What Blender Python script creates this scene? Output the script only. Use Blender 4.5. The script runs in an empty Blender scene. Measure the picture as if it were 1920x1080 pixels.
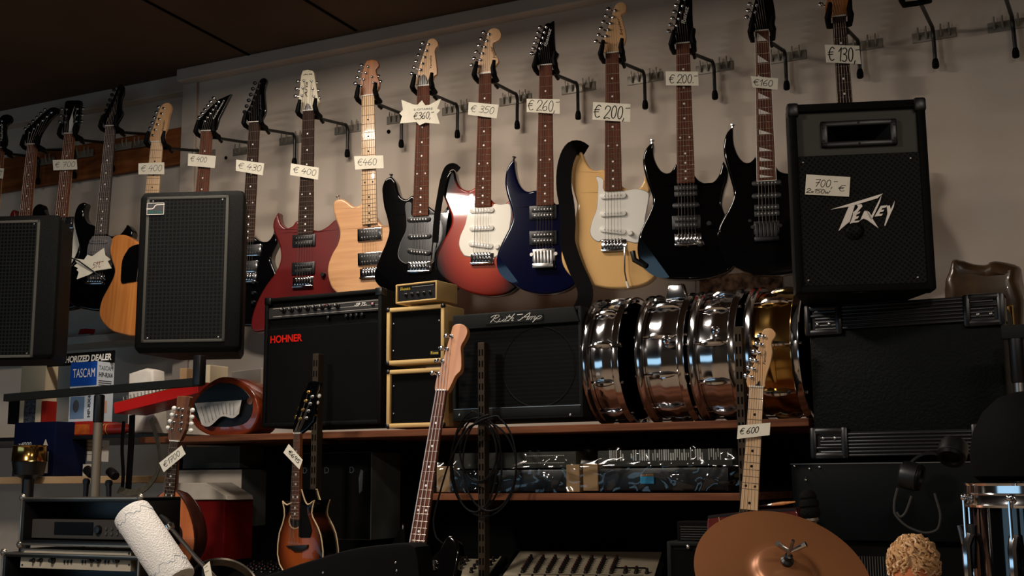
import bpy, bmesh, math, random
from mathutils import Vector, Matrix
from mathutils.geometry import tessellate_polygon
random.seed(7)
SC = bpy.context.scene
COL = SC.collection
R = math.radians

# ------------------------------------------------------------------ camera
FPX = 2250.0                       # focal length in pixels of a 1920 wide frame
PITCH, YAW, ROLL = R(9.08), R(26.5), R(-0.395)
DIST, EYE = 3.81, 1.45             # camera distance from the back wall, eye height
_v = Vector((-math.sin(YAW) * math.cos(PITCH), math.cos(YAW) * math.cos(PITCH), math.sin(PITCH)))
_r = Vector((math.cos(YAW), math.sin(YAW), 0))
_u = _r.cross(_v)
CR = _r * math.cos(ROLL) + _u * math.sin(ROLL)
CU = _u * math.cos(ROLL) - _r * math.sin(ROLL)
CV = _v
CAM = Vector((0, -DIST, EYE))
cd = bpy.data.cameras.new('camera')
cd.sensor_width = 36
cd.lens = FPX / 1920 * 36
cam = bpy.data.objects.new('camera', cd)
COL.objects.link(cam)
cam.matrix_world = Matrix(((CR.x, CU.x, -CV.x, CAM.x), (CR.y, CU.y, -CV.y, CAM.y), (CR.z, CU.z, -CV.z, CAM.z), (0, 0, 0, 1)))
cd.clip_end = 50
SC.camera = cam

# ------------------------------------------------------------------ light
W = bpy.data.worlds.new('world')
SC.world = W
W.use_nodes = True
W.node_tree.nodes['Background'].inputs[0].default_value = (0.55, 0.62, 0.75, 1)
W.node_tree.nodes['Background'].inputs[1].default_value = 0.004

def area(name, loc, target, sx, sy, power, color, spread=180):
    l = bpy.data.lights.new(name, 'AREA')
    l.shape = 'RECTANGLE'
    l.size, l.size_y = sx, sy
    l.energy = power
    l.color = color
    l.spread = R(spread)
    o = bpy.data.objects.new(name, l)
    COL.objects.link(o)
    o.location = loc
    d = Vector(target) - Vector(loc)
    o.rotation_euler = d.to_track_quat('-Z', 'Y').to_euler()
    return o
area('assumed_ceiling_light', (-2.3, -1.2, 3.09), (-2.3, -1.2, 0), 1.0, .2, 32, (1, .87, .74))  # assumed ceiling lamp out of view, inferred from hanger shadows and wall brightness
area('assumed_front_light', (-2.2, -3.32, 3.09), (-2.2, -3.32, 0), .3, .5, 74, (1, .89, .78))  # assumed unseen lamp, placed so its glare lands on the sunburst guitar
area('added_rear_light', (.75, -5.5, 3.09), (.75, -5.5, 0), .2, .3, 60, (1, .89, .78))  # added unseen lamp for more front light, kept out of the guitar reflections
area('fill_light_right', (1.35, -3.2, 3.09), (1.35, -3.2, 0), .9, .3, 36, (1, .87, .74))  # unseen fill lamp added to brighten the right loudspeaker and wall
area('assumed_window_light', (-4.3, -4.9, 1.1), (-1.6, -.5, 1.5), 3.4, .9, 13, (.45, .75, 1))  # assumed unseen window: bluish area light added for blue reflections on guitar bevels
SC.view_settings.view_transform = 'Standard'
SC.view_settings.look = 'None'
SC.view_settings.gamma = 1
SC.view_settings.exposure = 0.0

# ------------------------------------------------------------------ pixel rays and frames
def ray(px, py):
    return (CV + CR * ((px - 960) / FPX) - CU * ((py - 540) / FPX)).normalized()

def P(px, py, y):
    d = ray(px, py)
    return CAM + d * ((y - CAM.y) / d.y)

def PZ(px, py, z):
    d = ray(px, py)
    return CAM + d * ((z - CAM.z) / d.z)

XW, YW, ZW = Vector((1, 0, 0)), Vector((0, 1, 0)), Vector((0, 0, 1))

class Fr:
    """local frame: x right, y into the thing, z up"""
    def __init__(s, o, x=XW, z=ZW):
        s.o = Vector(o)
        s.x = Vector(x).normalized()
        z = Vector(z)
        s.z = (z - s.x * z.dot(s.x)).normalized()
        s.y = s.z.cross(s.x)
    @property
    def M(s):
        a, b, c, o = s.x, s.y, s.z, s.o
        return Matrix(((a.x, b.x, c.x, o.x), (a.y, b.y, c.y, o.y), (a.z, b.z, c.z, o.z), (0, 0, 0, 1)))
    def uv(s, px, py, yl=0.0):
        d = ray(px, py)
        oo = s.o + s.y * yl
        t = (oo - CAM).dot(s.y) / d.dot(s.y)
        q = CAM + d * t - s.o
        return (q.dot(s.x), q.dot(s.z))
    def uvs(s, pts, yl=0.0):
        return [s.uv(a, b, yl) for a, b in pts]
    def at(s, x, y, z):
        return s.o + s.x * x + s.y * y + s.z * z

def yawfr(px, py, y, yaw):
    a = R(yaw)
    return Fr(P(px, py, y), Vector((math.cos(a), math.sin(a), 0)), ZW)

REG = dict(A=(0, 130, 4), B=(0, 380, 4), C=(0, 600, 4), D=(0, 810, 4), E=(440, 100, 4), F=(440, 350, 4), G=(440, 550, 4), H=(440, 810, 4),
           I=(840, 0, 4), J=(840, 260, 4), K=(840, 520, 4), L=(800, 810, 4), M=(1190, 0, 4), N=(1440, 170, 4), O=(1190, 260, 4),
           P=(1240, 520, 4), Q=(1440, 480, 4), R=(1240, 780, 4), S=(1440, 810, 4), T=(1600, 0, 6), U=(760, 50, 8.31), V=(480, 540, 6.75),
           W=(500, 880, 5.4), X=(200, 640, 4.91), Y=(1070, 520, 3.724), Z=(1660, 730, 4))

def q(reg, pts):
    ox, oy, k = REG[reg]
    return [(ox + a / k, oy + b / k) for a, b in pts]

def q1(reg, a, b):
    return q(reg, [(a, b)])[0]

# ------------------------------------------------------------------ mesh building
def spline(pts, n=4, closed=True):
    m = len(pts)
    out = []
    for i in range(m if closed else m - 1):
        if closed:
            p0, p1, p2, p3 = pts[(i - 1) % m], pts[i], pts[(i + 1) % m], pts[(i + 2) % m]
        else:
            p0, p1, p2, p3 = pts[max(i - 1, 0)], pts[i], pts[i + 1], pts[min(i + 2, m - 1)]
        for k in range(n):
            t = k / n
            out.append(tuple(0.5 * ((2 * b) + (c - a) * t + (2 * a - 5 * b + 4 * c - d) * t * t + (3 * b - a - 3 * c + d) * t ** 3)
                             for a, b, c, d in zip(p0, p1, p2, p3)))
    if not closed:
        out.append(tuple(pts[-1]))
    return out

class MB:
    def __init__(s):
        s.v = []
        s.f = []
        s.mi = []
        s.cur = 0
    def mat(s, i):
        s.cur = i
        return s
    def add(s, vs, fs):
        o = len(s.v)
        fs = list(fs)
        s.mi += [s.cur] * len(fs)
        s.v += [tuple(p) for p in vs]
        s.f += [tuple(i + o for i in f) for f in fs]
        return s
    def bm(s, bm):
        bm.verts.index_update()
        s.add([v.co.copy() for v in bm.verts], [[v.index for v in f.verts] for f in bm.faces])
        bm.free()
        return s
    def box(s, x0, x1, y0, y1, z0, z1, b=0.0, seg=2):
        bm = bmesh.new()
        vs = [bm.verts.new((x, y, z)) for x in sorted((x0, x1)) for y in sorted((y0, y1)) for z in sorted((z0, z1))]
        for f in ((0, 1, 3, 2), (4, 6, 7, 5), (0, 4, 5, 1), (2, 3, 7, 6), (0, 2, 6, 4), (1, 5, 7, 3)):
            bm.faces.new([vs[i] for i in f])
        if b > 0:
            bmesh.ops.bevel(bm, geom=bm.edges[:], offset=b, segments=seg, affect='EDGES', profile=0.5, clamp_overlap=True)
        return s.bm(bm)
    def prism(s, pts, y0, y1, b=0.0, seg=3, back=True):
        """outline (x, z) with thickness from y0 (front) to y1 and rounded rims"""
        pts = [Vector(p[:2]) for p in pts]
        ar = sum(a.x * c.y - c.x * a.y for a, c in zip(pts, pts[1:] + pts[:1]))
        if ar < 0:
            pts = pts[::-1]
        n = len(pts)
        nr = []
        for i in range(n):
            d1 = (pts[i] - pts[i - 1]); d2 = (pts[(i + 1) % n] - pts[i])
            d1 = d1.normalized() if d1.length > 1e-9 else d2.normalized()
            d2 = d2.normalized() if d2.length > 1e-9 else d1
            n1, n2 = Vector((d1.y, -d1.x)), Vector((d2.y, -d2.x))
            m = n1 + n2
            m = m.normalized() if m.length > 1e-6 else n1
            nr.append(m / max(m.dot(n1), .6))
        rings = []
        if b > 0:
            for k in range(seg + 1):
                t = math.pi / 2 * k / seg
                rings.append((b * (1 - math.sin(t)), y0 + b * (1 - math.cos(t))))
            if back:
                for k in range(seg + 1):
                    t = math.pi / 2 * (seg - k) / seg
                    rings.append((b * (1 - math.sin(t)), y1 - b * (1 - math.cos(t))))
            else:
                rings.append((0, y1))
        else:
            rings = [(0, y0), (0, y1)]
        lim = [1.0] * n
        if b > 0 and n > 12:
            for i in range(n):
                for _ in range(7):
                    t = pts[i] - nr[i] * (b * lim[i])
                    near = min((t - (a + (c - a) * max(0, min(1, (t - a).dot(c - a) / max((c - a).length_squared, 1e-12))))).length for a, c in zip(pts, pts[1:] + pts[:1]))
                    if near > .86 * b * lim[i]:
                        break
                    lim[i] *= .6
            for _ in range(2):
                lim = [min(lim[i], (lim[i - 1] + lim[i] + lim[(i + 1) % n]) / 3 + .1) for i in range(n)]
        vs, fs = [], []
        for ins, y in rings:
            vs += [(p.x - m.x * ins * l_, y, p.y - m.y * ins * l_) for p, m, l_ in zip(pts, nr, lim)]
        k_ = (len(rings) - 1) * n
        if n > 12:
            tri = tessellate_polygon([[Vector((p.x, p.y, 0)) for p in pts]])
            for a, c, d in tri:
                if (pts[c] - pts[a]).cross(pts[d] - pts[a]) < 0:
                    c, d = d, c
                fs += [(a, c, d), (k_ + a, k_ + d, k_ + c)]
        else:
            fs += [tuple(range(n)), tuple(range(k_, k_ + n))[::-1]]
        for r in range(len(rings) - 1):
            for i in range(n):
                j = (i + 1) % n
                fs.append((r * n + j, r * n + i, r * n + n + i, r * n + n + j))
        return s.add(vs, fs)
    def tube(s, pts, r, seg=8, cap=True):
        pts = [Vector(p) for p in pts]
        rs = r if isinstance(r, (list, tuple)) else [r] * len(pts)
        n = len(pts)
        T = []
        for i in range(n):
            d = (pts[min(i + 1, n - 1)] - pts[max(i - 1, 0)])
            T.append(d.normalized() if d.length > 1e-9 else Vector((0, 0, 1)))
        up = Vector((0, 0, 1)) if abs(T[0].z) < 0.9 else Vector((0, 1, 0))
        a = T[0].cross(up).normalized()
        vs, fs = [], []
        for i in range(n):
            a = (a - T[i] * a.dot(T[i])).normalized()
            b = T[i].cross(a)
            for k in range(seg):
                t = 2 * math.pi * k / seg
                vs.append(pts[i] + (a * math.cos(t) + b * math.sin(t)) * rs[i])
        for i in range(n - 1):
            for k in range(seg):
                k2 = (k + 1) % seg
                fs.append((i * seg + k, i * seg + k2, (i + 1) * seg + k2, (i + 1) * seg + k))
        if cap:
            fs.append(tuple(range(seg))[::-1])
            fs.append(tuple(range((n - 1) * seg, n * seg)))
        return s.add(vs, fs)
    def lathe(s, prof, o=(0, 0, 0), axis=(0, 0, 1), seg=24, cap=True):
        """profile [(radius, height along axis)]"""
        ax = Vector(axis).normalized()
        a = ax.orthogonal().normalized()
        b = ax.cross(a)
        o = Vector(o)
        vs, fs = [], []
        for r, h in prof:
            for k in range(seg):
                t = 2 * math.pi * k / seg
                vs.append(o + ax * h + (a * math.cos(t) + b * math.sin(t)) * max(r, 1e-5))
        for i in range(len(prof) - 1):
            for k in range(seg):
                k2 = (k + 1) % seg
                fs.append((i * seg + k, i * seg + k2, (i + 1) * seg + k2, (i + 1) * seg + k))
        if prof[0] == prof[-1]:
            cap = False
        if cap and prof[0][0] > 1e-4:
            fs.append(tuple(range(seg))[::-1])
        if cap and prof[-1][0] > 1e-4:
            fs.append(tuple(range((len(prof) - 1) * seg, len(prof) * seg)))
        return s.add(vs, fs)
    def cyl(s, a, b, r, seg=12):
        return s.tube([a, b], r, seg)
    def ball(s, c, rx, ry, rz, seg=10, rings=6):
        vs, fs = [], []
        for i in range(rings + 1):
            p = math.pi * i / rings
            for k in range(seg):
                t = 2 * math.pi * k / seg
                vs.append((c[0] + rx * math.sin(p) * math.cos(t), c[1] + ry * math.sin(p) * math.sin(t), c[2] + rz * math.cos(p)))
        for i in range(rings):
            for k in range(seg):
                k2 = (k + 1) % seg
                fs.append((i * seg + k, (i + 1) * seg + k, (i + 1) * seg + k2, i * seg + k2))
        return s.add(vs, fs)
    def strip(s, pts, wdir, w, nrm=None, th=0.0):
        """flat band along pts, width along wdir (vector or list of vectors)"""
        pts = [Vector(p) for p in pts]
        wd = wdir if isinstance(wdir, list) else [wdir] * len(pts)
        vs, fs = [], []
        n = len(pts)
        for i, p in enumerate(pts):
            d = (pts[min(i + 1, n - 1)] - pts[max(i - 1, 0)]).normalized()
            ww = Vector(wd[i]).normalized() * w / 2
            nn = d.cross(ww).normalized() * th / 2
            vs += [p - ww - nn, p + ww - nn, p + ww + nn, p - ww + nn]
        for i in range(n - 1):
            for k in range(4):
                k2 = (k + 1) % 4
                fs.append((i * 4 + k, i * 4 + k2, i * 4 + 4 + k2, i * 4 + 4 + k))
        fs.append((3, 2, 1, 0))
        fs.append(tuple((n - 1) * 4 + k for k in range(4)))
        return s.add(vs, fs)
    def grid(s, fn, nu, nv, th=0.0):
        vs = [fn(i / nu, j / nv) for i in range(nu + 1) for j in range(nv + 1)]
        fs = [(i * (nv + 1) + j, (i + 1) * (nv + 1) + j, (i + 1) * (nv + 1) + j + 1, i * (nv + 1) + j + 1) for i in range(nu) for j in range(nv)]
        return s.add(vs, fs)
    def ink(s, strokes, w, y):
        """pen strokes [(x, z)...] as thin ribbons at depth y, facing -y"""
        for st in strokes:
            for (a, b) in zip(st[:-1], st[1:]):
                d = Vector((b[0] - a[0], b[1] - a[1]))
                if d.length < 1e-7:
                    continue
                d.normalize()
                n = Vector((-d.y, d.x)) * w / 2
                e = d * w * 0.35
                vs = [(a[0] - n.x - e.x, y, a[1] - n.y - e.y), (b[0] - n.x + e.x, y, b[1] - n.y + e.y), (b[0] + n.x + e.x, y, b[1] + n.y + e.y), (a[0] + n.x - e.x, y, a[1] + n.y - e.y)]
                s.add(vs, [(0, 1, 2, 3)])
        return s
    def build(s, name, mat, parent=None, M=None, sm=True, ang=35, wn=False):
        me = bpy.data.meshes.new(name)
        me.from_pydata(s.v, [], s.f)
        mats = mat if isinstance(mat, (list, tuple)) else [mat]
        for mm in mats:
            me.materials.append(mm)
        if len(mats) > 1:
            me.polygons.foreach_set('material_index', s.mi)
        me.validate()
        if sm:
            for p in me.polygons:
                p.use_smooth = True
            me.set_sharp_from_angle(angle=R(ang))
        o = bpy.data.objects.new(name, me)
        COL.objects.link(o)
        if wn:
            m = o.modifiers.new('normals', 'WEIGHTED_NORMAL')
            m.keep_sharp = True
        if M is not None:
            o.matrix_world = M
        if parent is not None:
            o.parent = parent
        return o

def tag(o, label, cat, group=None, kind=None):
    o['label'] = label
    o['category'] = cat
    if group:
        o['group'] = group
    if kind:
        o['kind'] = kind
    return o

def thing(name, label, cat, M, group=None):
    o = bpy.data.objects.new(name, None)
    o.empty_display_size = 0.05
    COL.objects.link(o)
    o.matrix_world = M
    return tag(o, label, cat, group)

def struct(o, label):
    o['kind'] = 'structure'
    o['label'] = label
    return o

def copychild(src, parent, loc=None, M=None):
    c = src.copy()
    COL.objects.link(c)
    c.parent = parent
    if M is not None:
        c.matrix_local = M
    elif loc is not None:
        c.location = loc
    return c

_txtcache = {}
def text_into(mb, s, x0, x1, z0, z1, y, shear=0.0, bold=0.0, ext=0.0):
    """lettering fitted into a rectangle, facing -y"""
    key = (s, shear, bold)
    if key not in _txtcache:
        c = bpy.data.curves.new('t', 'FONT')
        c.body = s
        c.shear = shear
        c.offset = bold
        o = bpy.data.objects.new('t', c)
        COL.objects.link(o)
        dg = bpy.context.evaluated_depsgraph_get()
        me = bpy.data.meshes.new_from_object(o.evaluated_get(dg))
        _txtcache[key] = ([v.co.copy() for v in me.vertices], [tuple(p.vertices) for p in me.polygons])
        bpy.data.objects.remove(o)
        bpy.data.curves.remove(c)
        bpy.data.meshes.remove(me)
    vs, fs = _txtcache[key]
    if not vs:
        return mb
    ax0, ax1 = min(v.x for v in vs), max(v.x for v in vs)
    ay0, ay1 = min(v.y for v in vs), max(v.y for v in vs)
    mb.add([(x0 + (v.x - ax0) / (ax1 - ax0) * (x1 - x0), y, z0 + (v.y - ay0) / max(ay1 - ay0, 1e-6) * (z1 - z0)) for v in vs], fs)
    return mb

def _ell(cx, cy, rx, ry, n=12, a0=90, a1=450):
    return [(cx + rx * math.cos(R(a0 + (a1 - a0) * k / n)), cy + ry * math.sin(R(a0 + (a1 - a0) * k / n))) for k in range(n + 1)]
GL = {
    '0': [_ell(.25, .5, .22, .5)], '1': [[(.05, .7), (.3, 1), (.22, 0)]],
    '2': [[(0, .72), (.08, .95), (.3, 1), (.48, .85), (.42, .6), (0, 0), (.3, .06), (.55, 0)]],
    '3': [[(.05, .92), (.3, 1), (.48, .82), (.35, .6), (.15, .54), (.42, .45), (.48, .2), (.3, 0), (.02, .06)]],
    '4': [[(.28, 1), (0, .42), (.55, .45)], [(.42, .72), (.32, 0)]],
    '5': [[(.55, 1), (.15, .98), (.08, .56), (.35, .6), (.48, .35), (.35, .05), (.02, 0)]],
    '6': [[(.42, 1), (.12, .65), (0, .28), (.15, .02), (.4, .08), (.45, .32), (.28, .45), (.04, .3)]],
    '7': [[(0, .95), (.5, 1), (.2, 0)], [(.08, .5), (.45, .55)]],
    '9': [[(.45, .75), (.25, .55), (.05, .7), (.1, .95), (.35, 1), (.46, .75), (.35, 0)]],
    '€': [[(.6, .88), (.4, 1), (.2, .85), (.1, .5), (.2, .12), (.4, 0), (.6, .1)], [(0, .6), (.5, .64)], [(-.02, .42), (.45, .46)]],
    '-': [[(.02, .85), (.4, .88)]], '_': [[(.02, .5), (.5, .55)]], ',': [[(.1, .08), (.02, -.18)]], '.': [[(.05, .05), (.1, 0)]],
    'x': [[(0, .4), (.35, 0)], [(.35, .42), (0, 0)]], 'W': [[(0, .55), (.1, 0), (.25, .4), (.38, 0), (.6, .7)]], ' ': [],
    'r': [[(0, .45), (.08, .38), (.1, 0)], [(.1, .3), (.2, .45), (.32, .42)]], 'o': [_ell(.17, .22, .15, .22)],
    'R': [[(.18, .95), (.1, 0)], [(-.12, .75), (.05, 1), (.35, 1), (.45, .8), (.3, .55), (.12, .5), (.3, .2), (.55, -.02), (.68, .08)]],
    'u': [[(0, .42), (-.02, .1), (.1, 0), (.25, .12), (.34, .42), (.3, .05), (.42, .02)]],
    't': [[(.15, .9), (.06, .1), (.15, 0), (.28, .1)], [(0, .6), (.3, .64)]],
    'h': [[(.16, 1), (.02, 0)], [(.05, .25), (.2, .45), (.3, .38), (.26, .05), (.4, .02)]],
    'A': [[(-.1, .05), (.05, .05), (.45, 1), (.55, 0)], [(.1, .4), (.6, .42)]],
    'm': [[(.05, .42), (0, 0)], [(.03, .28), (.16, .44), (.22, .36), (.18, 0)], [(.21, .28), (.34, .44), (.42, .36), (.38, .04), (.5, .03)]],
    'p': [[(.08, .42), (-.06, -.38)], [(.05, .3), (.2, .45), (.34, .34), (.28, .08), (.1, 0)]],
}
ADV = {'€': .72, ' ': .3, ',': .14, '.': .14, '-': .45, '1': .4, 'x': .42, 'W': .65, '_': .55, 'A': .66, 'm': .5, 'R': .66, 'u': .4, 't': .3, 'h': .38, 'p': .4}

def hand(s, x0, z0, h, wsc=1.0, slant=.15, jit=.03):
    """handwritten pen strokes starting at (x0, z0)"""
    out = []
    x = 0
    rnd = random.Random(s)
    for ch in s:
        jx, jz = rnd.uniform(-jit, jit), rnd.uniform(-jit, jit)
        for st in GL.get(ch, []):
            st2 = spline(st, 3, closed=False) if len(st) > 3 else st
            out.append([(x0 + (x + jx + a[0] + slant * a[1]) * h * wsc, z0 + (a[1] + jz) * h) for a in st2])
        x += ADV.get(ch, .6)
    return out, x * h * wsc
# ------------------------------------------------------------------ materials
def s2l(c):
    return tuple(((x / 255) / 12.92 if x / 255 <= .04045 else ((x / 255 + .055) / 1.055) ** 2.4) for x in c)

def mat(name, rgb, rough=.5, metal=0.0, coat=0.0, spec=.5, trans=0.0, alpha=1.0, bump=0.0, bscale=200.0, btype='NOISE', lin=False):
    m = bpy.data.materials.new(name)
    m.use_nodes = True
    nt = m.node_tree
    b = nt.nodes['Principled BSDF']
    c = rgb if lin else s2l(rgb)
    b.inputs['Base Color'].default_value = (*c, 1)
    b.inputs['Roughness'].default_value = rough
    b.inputs['Metallic'].default_value = metal
    b.inputs['Coat Weight'].default_value = coat
    b.inputs['Coat Roughness'].default_value = .04
    b.inputs['Specular IOR Level'].default_value = spec if rough < .42 else spec * .16
    b.inputs['Transmission Weight'].default_value = trans
    b.inputs['Alpha'].default_value = alpha
    if bump:
        tc = nt.nodes.new('ShaderNodeTexCoord')
        if btype == 'NOISE':
            t = nt.nodes.new('ShaderNodeTexNoise')
            t.inputs['Scale'].default_value = bscale
            t.inputs['Detail'].default_value = 4
            out = t.outputs[0]
        else:
            t = nt.nodes.new('ShaderNodeTexVoronoi')
            t.inputs['Scale'].default_value = bscale
            out = t.outputs['Distance']
        nt.links.new(tc.outputs['Object'], t.inputs['Vector'])
        bn = nt.nodes.new('ShaderNodeBump')
        bn.inputs['Strength'].default_value = bump
        bn.inputs['Distance'].default_value = .002
        nt.links.new(out, bn.inputs['Height'])
        nt.links.new(bn.outputs[0], b.inputs['Normal'])
    return m

def _mixcol(m, tex_builder, c1, c2, p1=.35, p2=.65):
    nt = m.node_tree
    tc = nt.nodes.new('ShaderNodeTexCoord')
    fac = tex_builder(nt, tc)
    cr = nt.nodes.new('ShaderNodeValToRGB')
    cr.color_ramp.elements[0].color = (*s2l(c1), 1)
    cr.color_ramp.elements[1].color = (*s2l(c2), 1)
    cr.color_ramp.elements[0].position = p1
    cr.color_ramp.elements[1].position = p2
    nt.links.new(fac, cr.inputs[0])
    nt.links.new(cr.outputs[0], nt.nodes['Principled BSDF'].inputs['Base Color'])
    return m

def wood(name, c1, c2, scale=(60, 60, 3), rough=.4, coat=0.0, detail=5):
    m = mat(name, c1, rough, coat=coat)
    def tb(nt, tc):
        mp = nt.nodes.new('ShaderNodeMapping')
        mp.inputs['Scale'].default_value = scale
        n = nt.nodes.new('ShaderNodeTexNoise')
        n.inputs['Scale'].default_value = 1.0
        n.inputs['Detail'].default_value = detail
        nt.links.new(tc.outputs['Object'], mp.inputs[0])
        nt.links.new(mp.outputs[0], n.inputs['Vector'])
        return n.outputs[0]
    return _mixcol(m, tb, c1, c2)

def noisy(name, c1, c2, scale=8, rough=.7, metal=0.0, bump=0.0, bscale=200, detail=4, coat=0.0, p=(.35, .65)):
    m = mat(name, c1, rough, metal=metal, bump=bump, bscale=bscale, coat=coat)
    def tb(nt, tc):
        n = nt.nodes.new('ShaderNodeTexNoise')
        n.inputs['Scale'].default_value = scale
        n.inputs['Detail'].default_value = detail
        nt.links.new(tc.outputs['Object'], n.inputs['Vector'])
        return n.outputs[0]
    return _mixcol(m, tb, c1, c2, *p)

def gridmat(name, chole, cmesh, cell, frac, diag=False, rough=.5, metal=0.0, axes=(0, 2)):
    """punched grille: square or diamond holes, object coordinates"""
    m = mat(name, cmesh, rough, metal=metal)
    nt = m.node_tree
    tc = nt.nodes.new('ShaderNodeTexCoord')
    mp = nt.nodes.new('ShaderNodeMapping')
    if diag:
        mp.inputs['Rotation'].default_value = (0, R(52), 0)
    mp.inputs['Scale'].default_value = (1 / cell,) * 3
    nt.links.new(tc.outputs['Object'], mp.inputs[0])
    sep = nt.nodes.new('ShaderNodeSeparateXYZ')
    nt.links.new(mp.outputs[0], sep.inputs[0])
    outs = []
    for ax in axes:
        f = nt.nodes.new('ShaderNodeMath'); f.operation = 'FRACT'
        nt.links.new(sep.outputs[ax], f.inputs[0])
        g = nt.nodes.new('ShaderNodeMath'); g.operation = 'GREATER_THAN'
        g.inputs[1].default_value = frac
        nt.links.new(f.outputs[0], g.inputs[0])
        outs.append(g)
    mul = nt.nodes.new('ShaderNodeMath'); mul.operation = 'MULTIPLY'
    nt.links.new(outs[0].outputs[0], mul.inputs[0]); nt.links.new(outs[1].outputs[0], mul.inputs[1])
    mx = nt.nodes.new('ShaderNodeMix'); mx.data_type = 'RGBA'
    mx.inputs[6].default_value = (*s2l(cmesh), 1)
    mx.inputs[7].default_value = (*s2l(chole), 1)
    nt.links.new(mul.outputs[0], mx.inputs[0])
    nt.links.new(mx.outputs[2], nt.nodes['Principled BSDF'].inputs['Base Color'])
    return m

def burst(name, cen, mid, edge, r, centre=(0, 0, 0), coat=1.0, stops=(.35, .62, .9)):
    """sunburst lacquer: rings of colour about a centre of the body"""
    m = mat(name, mid, .25, coat=coat, spec=.1)
    nt = m.node_tree
    tc = nt.nodes.new('ShaderNodeTexCoord')
    mp = nt.nodes.new('ShaderNodeMapping')
    mp.vector_type = 'POINT'
    sx, sz = 1 / r[0], 1 / r[1]
    mp.inputs['Scale'].default_value = (sx, 0, sz)
    mp.inputs['Location'].default_value = (-centre[0] * sx, 0, -centre[2] * sz)
    nt.links.new(tc.outputs['Object'], mp.inputs[0])
    ln = nt.nodes.new('ShaderNodeVectorMath'); ln.operation = 'LENGTH'
    nt.links.new(mp.outputs[0], ln.inputs[0])
    cr = nt.nodes.new('ShaderNodeValToRGB')
    e = cr.color_ramp.elements
    e[0].position, e[0].color = stops[0], (*s2l(cen), 1)
    e[1].position, e[1].color = stops[2], (*s2l(edge), 1)
    x = e.new(stops[1]); x.color = (*s2l(mid), 1)
    nt.links.new(ln.outputs['Value'], cr.inputs[0])
    nt.links.new(cr.outputs[0], nt.nodes['Principled BSDF'].inputs['Base Color'])
    return m

def film(name, tint, gloss=.35, rough=.08):
    """clear plastic film"""
    m = bpy.data.materials.new(name)
    m.use_nodes = True
    nt = m.node_tree
    nt.nodes.remove(nt.nodes['Principled BSDF'])
    tr = nt.nodes.new('ShaderNodeBsdfTransparent'); tr.inputs[0].default_value = (*tint, 1)
    gl = nt.nodes.new('ShaderNodeBsdfGlossy'); gl.inputs['Roughness'].default_value = rough
    gl.inputs[0].default_value = (.9, .9, .9, 1)
    fr = nt.nodes.new('ShaderNodeFresnel'); fr.inputs[0].default_value = 1.5
    ad = nt.nodes.new('ShaderNodeMath'); ad.operation = 'ADD'; ad.inputs[1].default_value = gloss * .06
    mx = nt.nodes.new('ShaderNodeMixShader')
    sc_ = nt.nodes.new('ShaderNodeMath'); sc_.operation = 'MULTIPLY'; sc_.inputs[1].default_value = .6
    nt.links.new(fr.outputs[0], sc_.inputs[0]); nt.links.new(sc_.outputs[0], ad.inputs[0]); nt.links.new(ad.outputs[0], mx.inputs[0])
    nt.links.new(tr.outputs[0], mx.inputs[1]); nt.links.new(gl.outputs[0], mx.inputs[2])
    nt.links.new(mx.outputs[0], nt.nodes['Material Output'].inputs[0])
    return m

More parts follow.
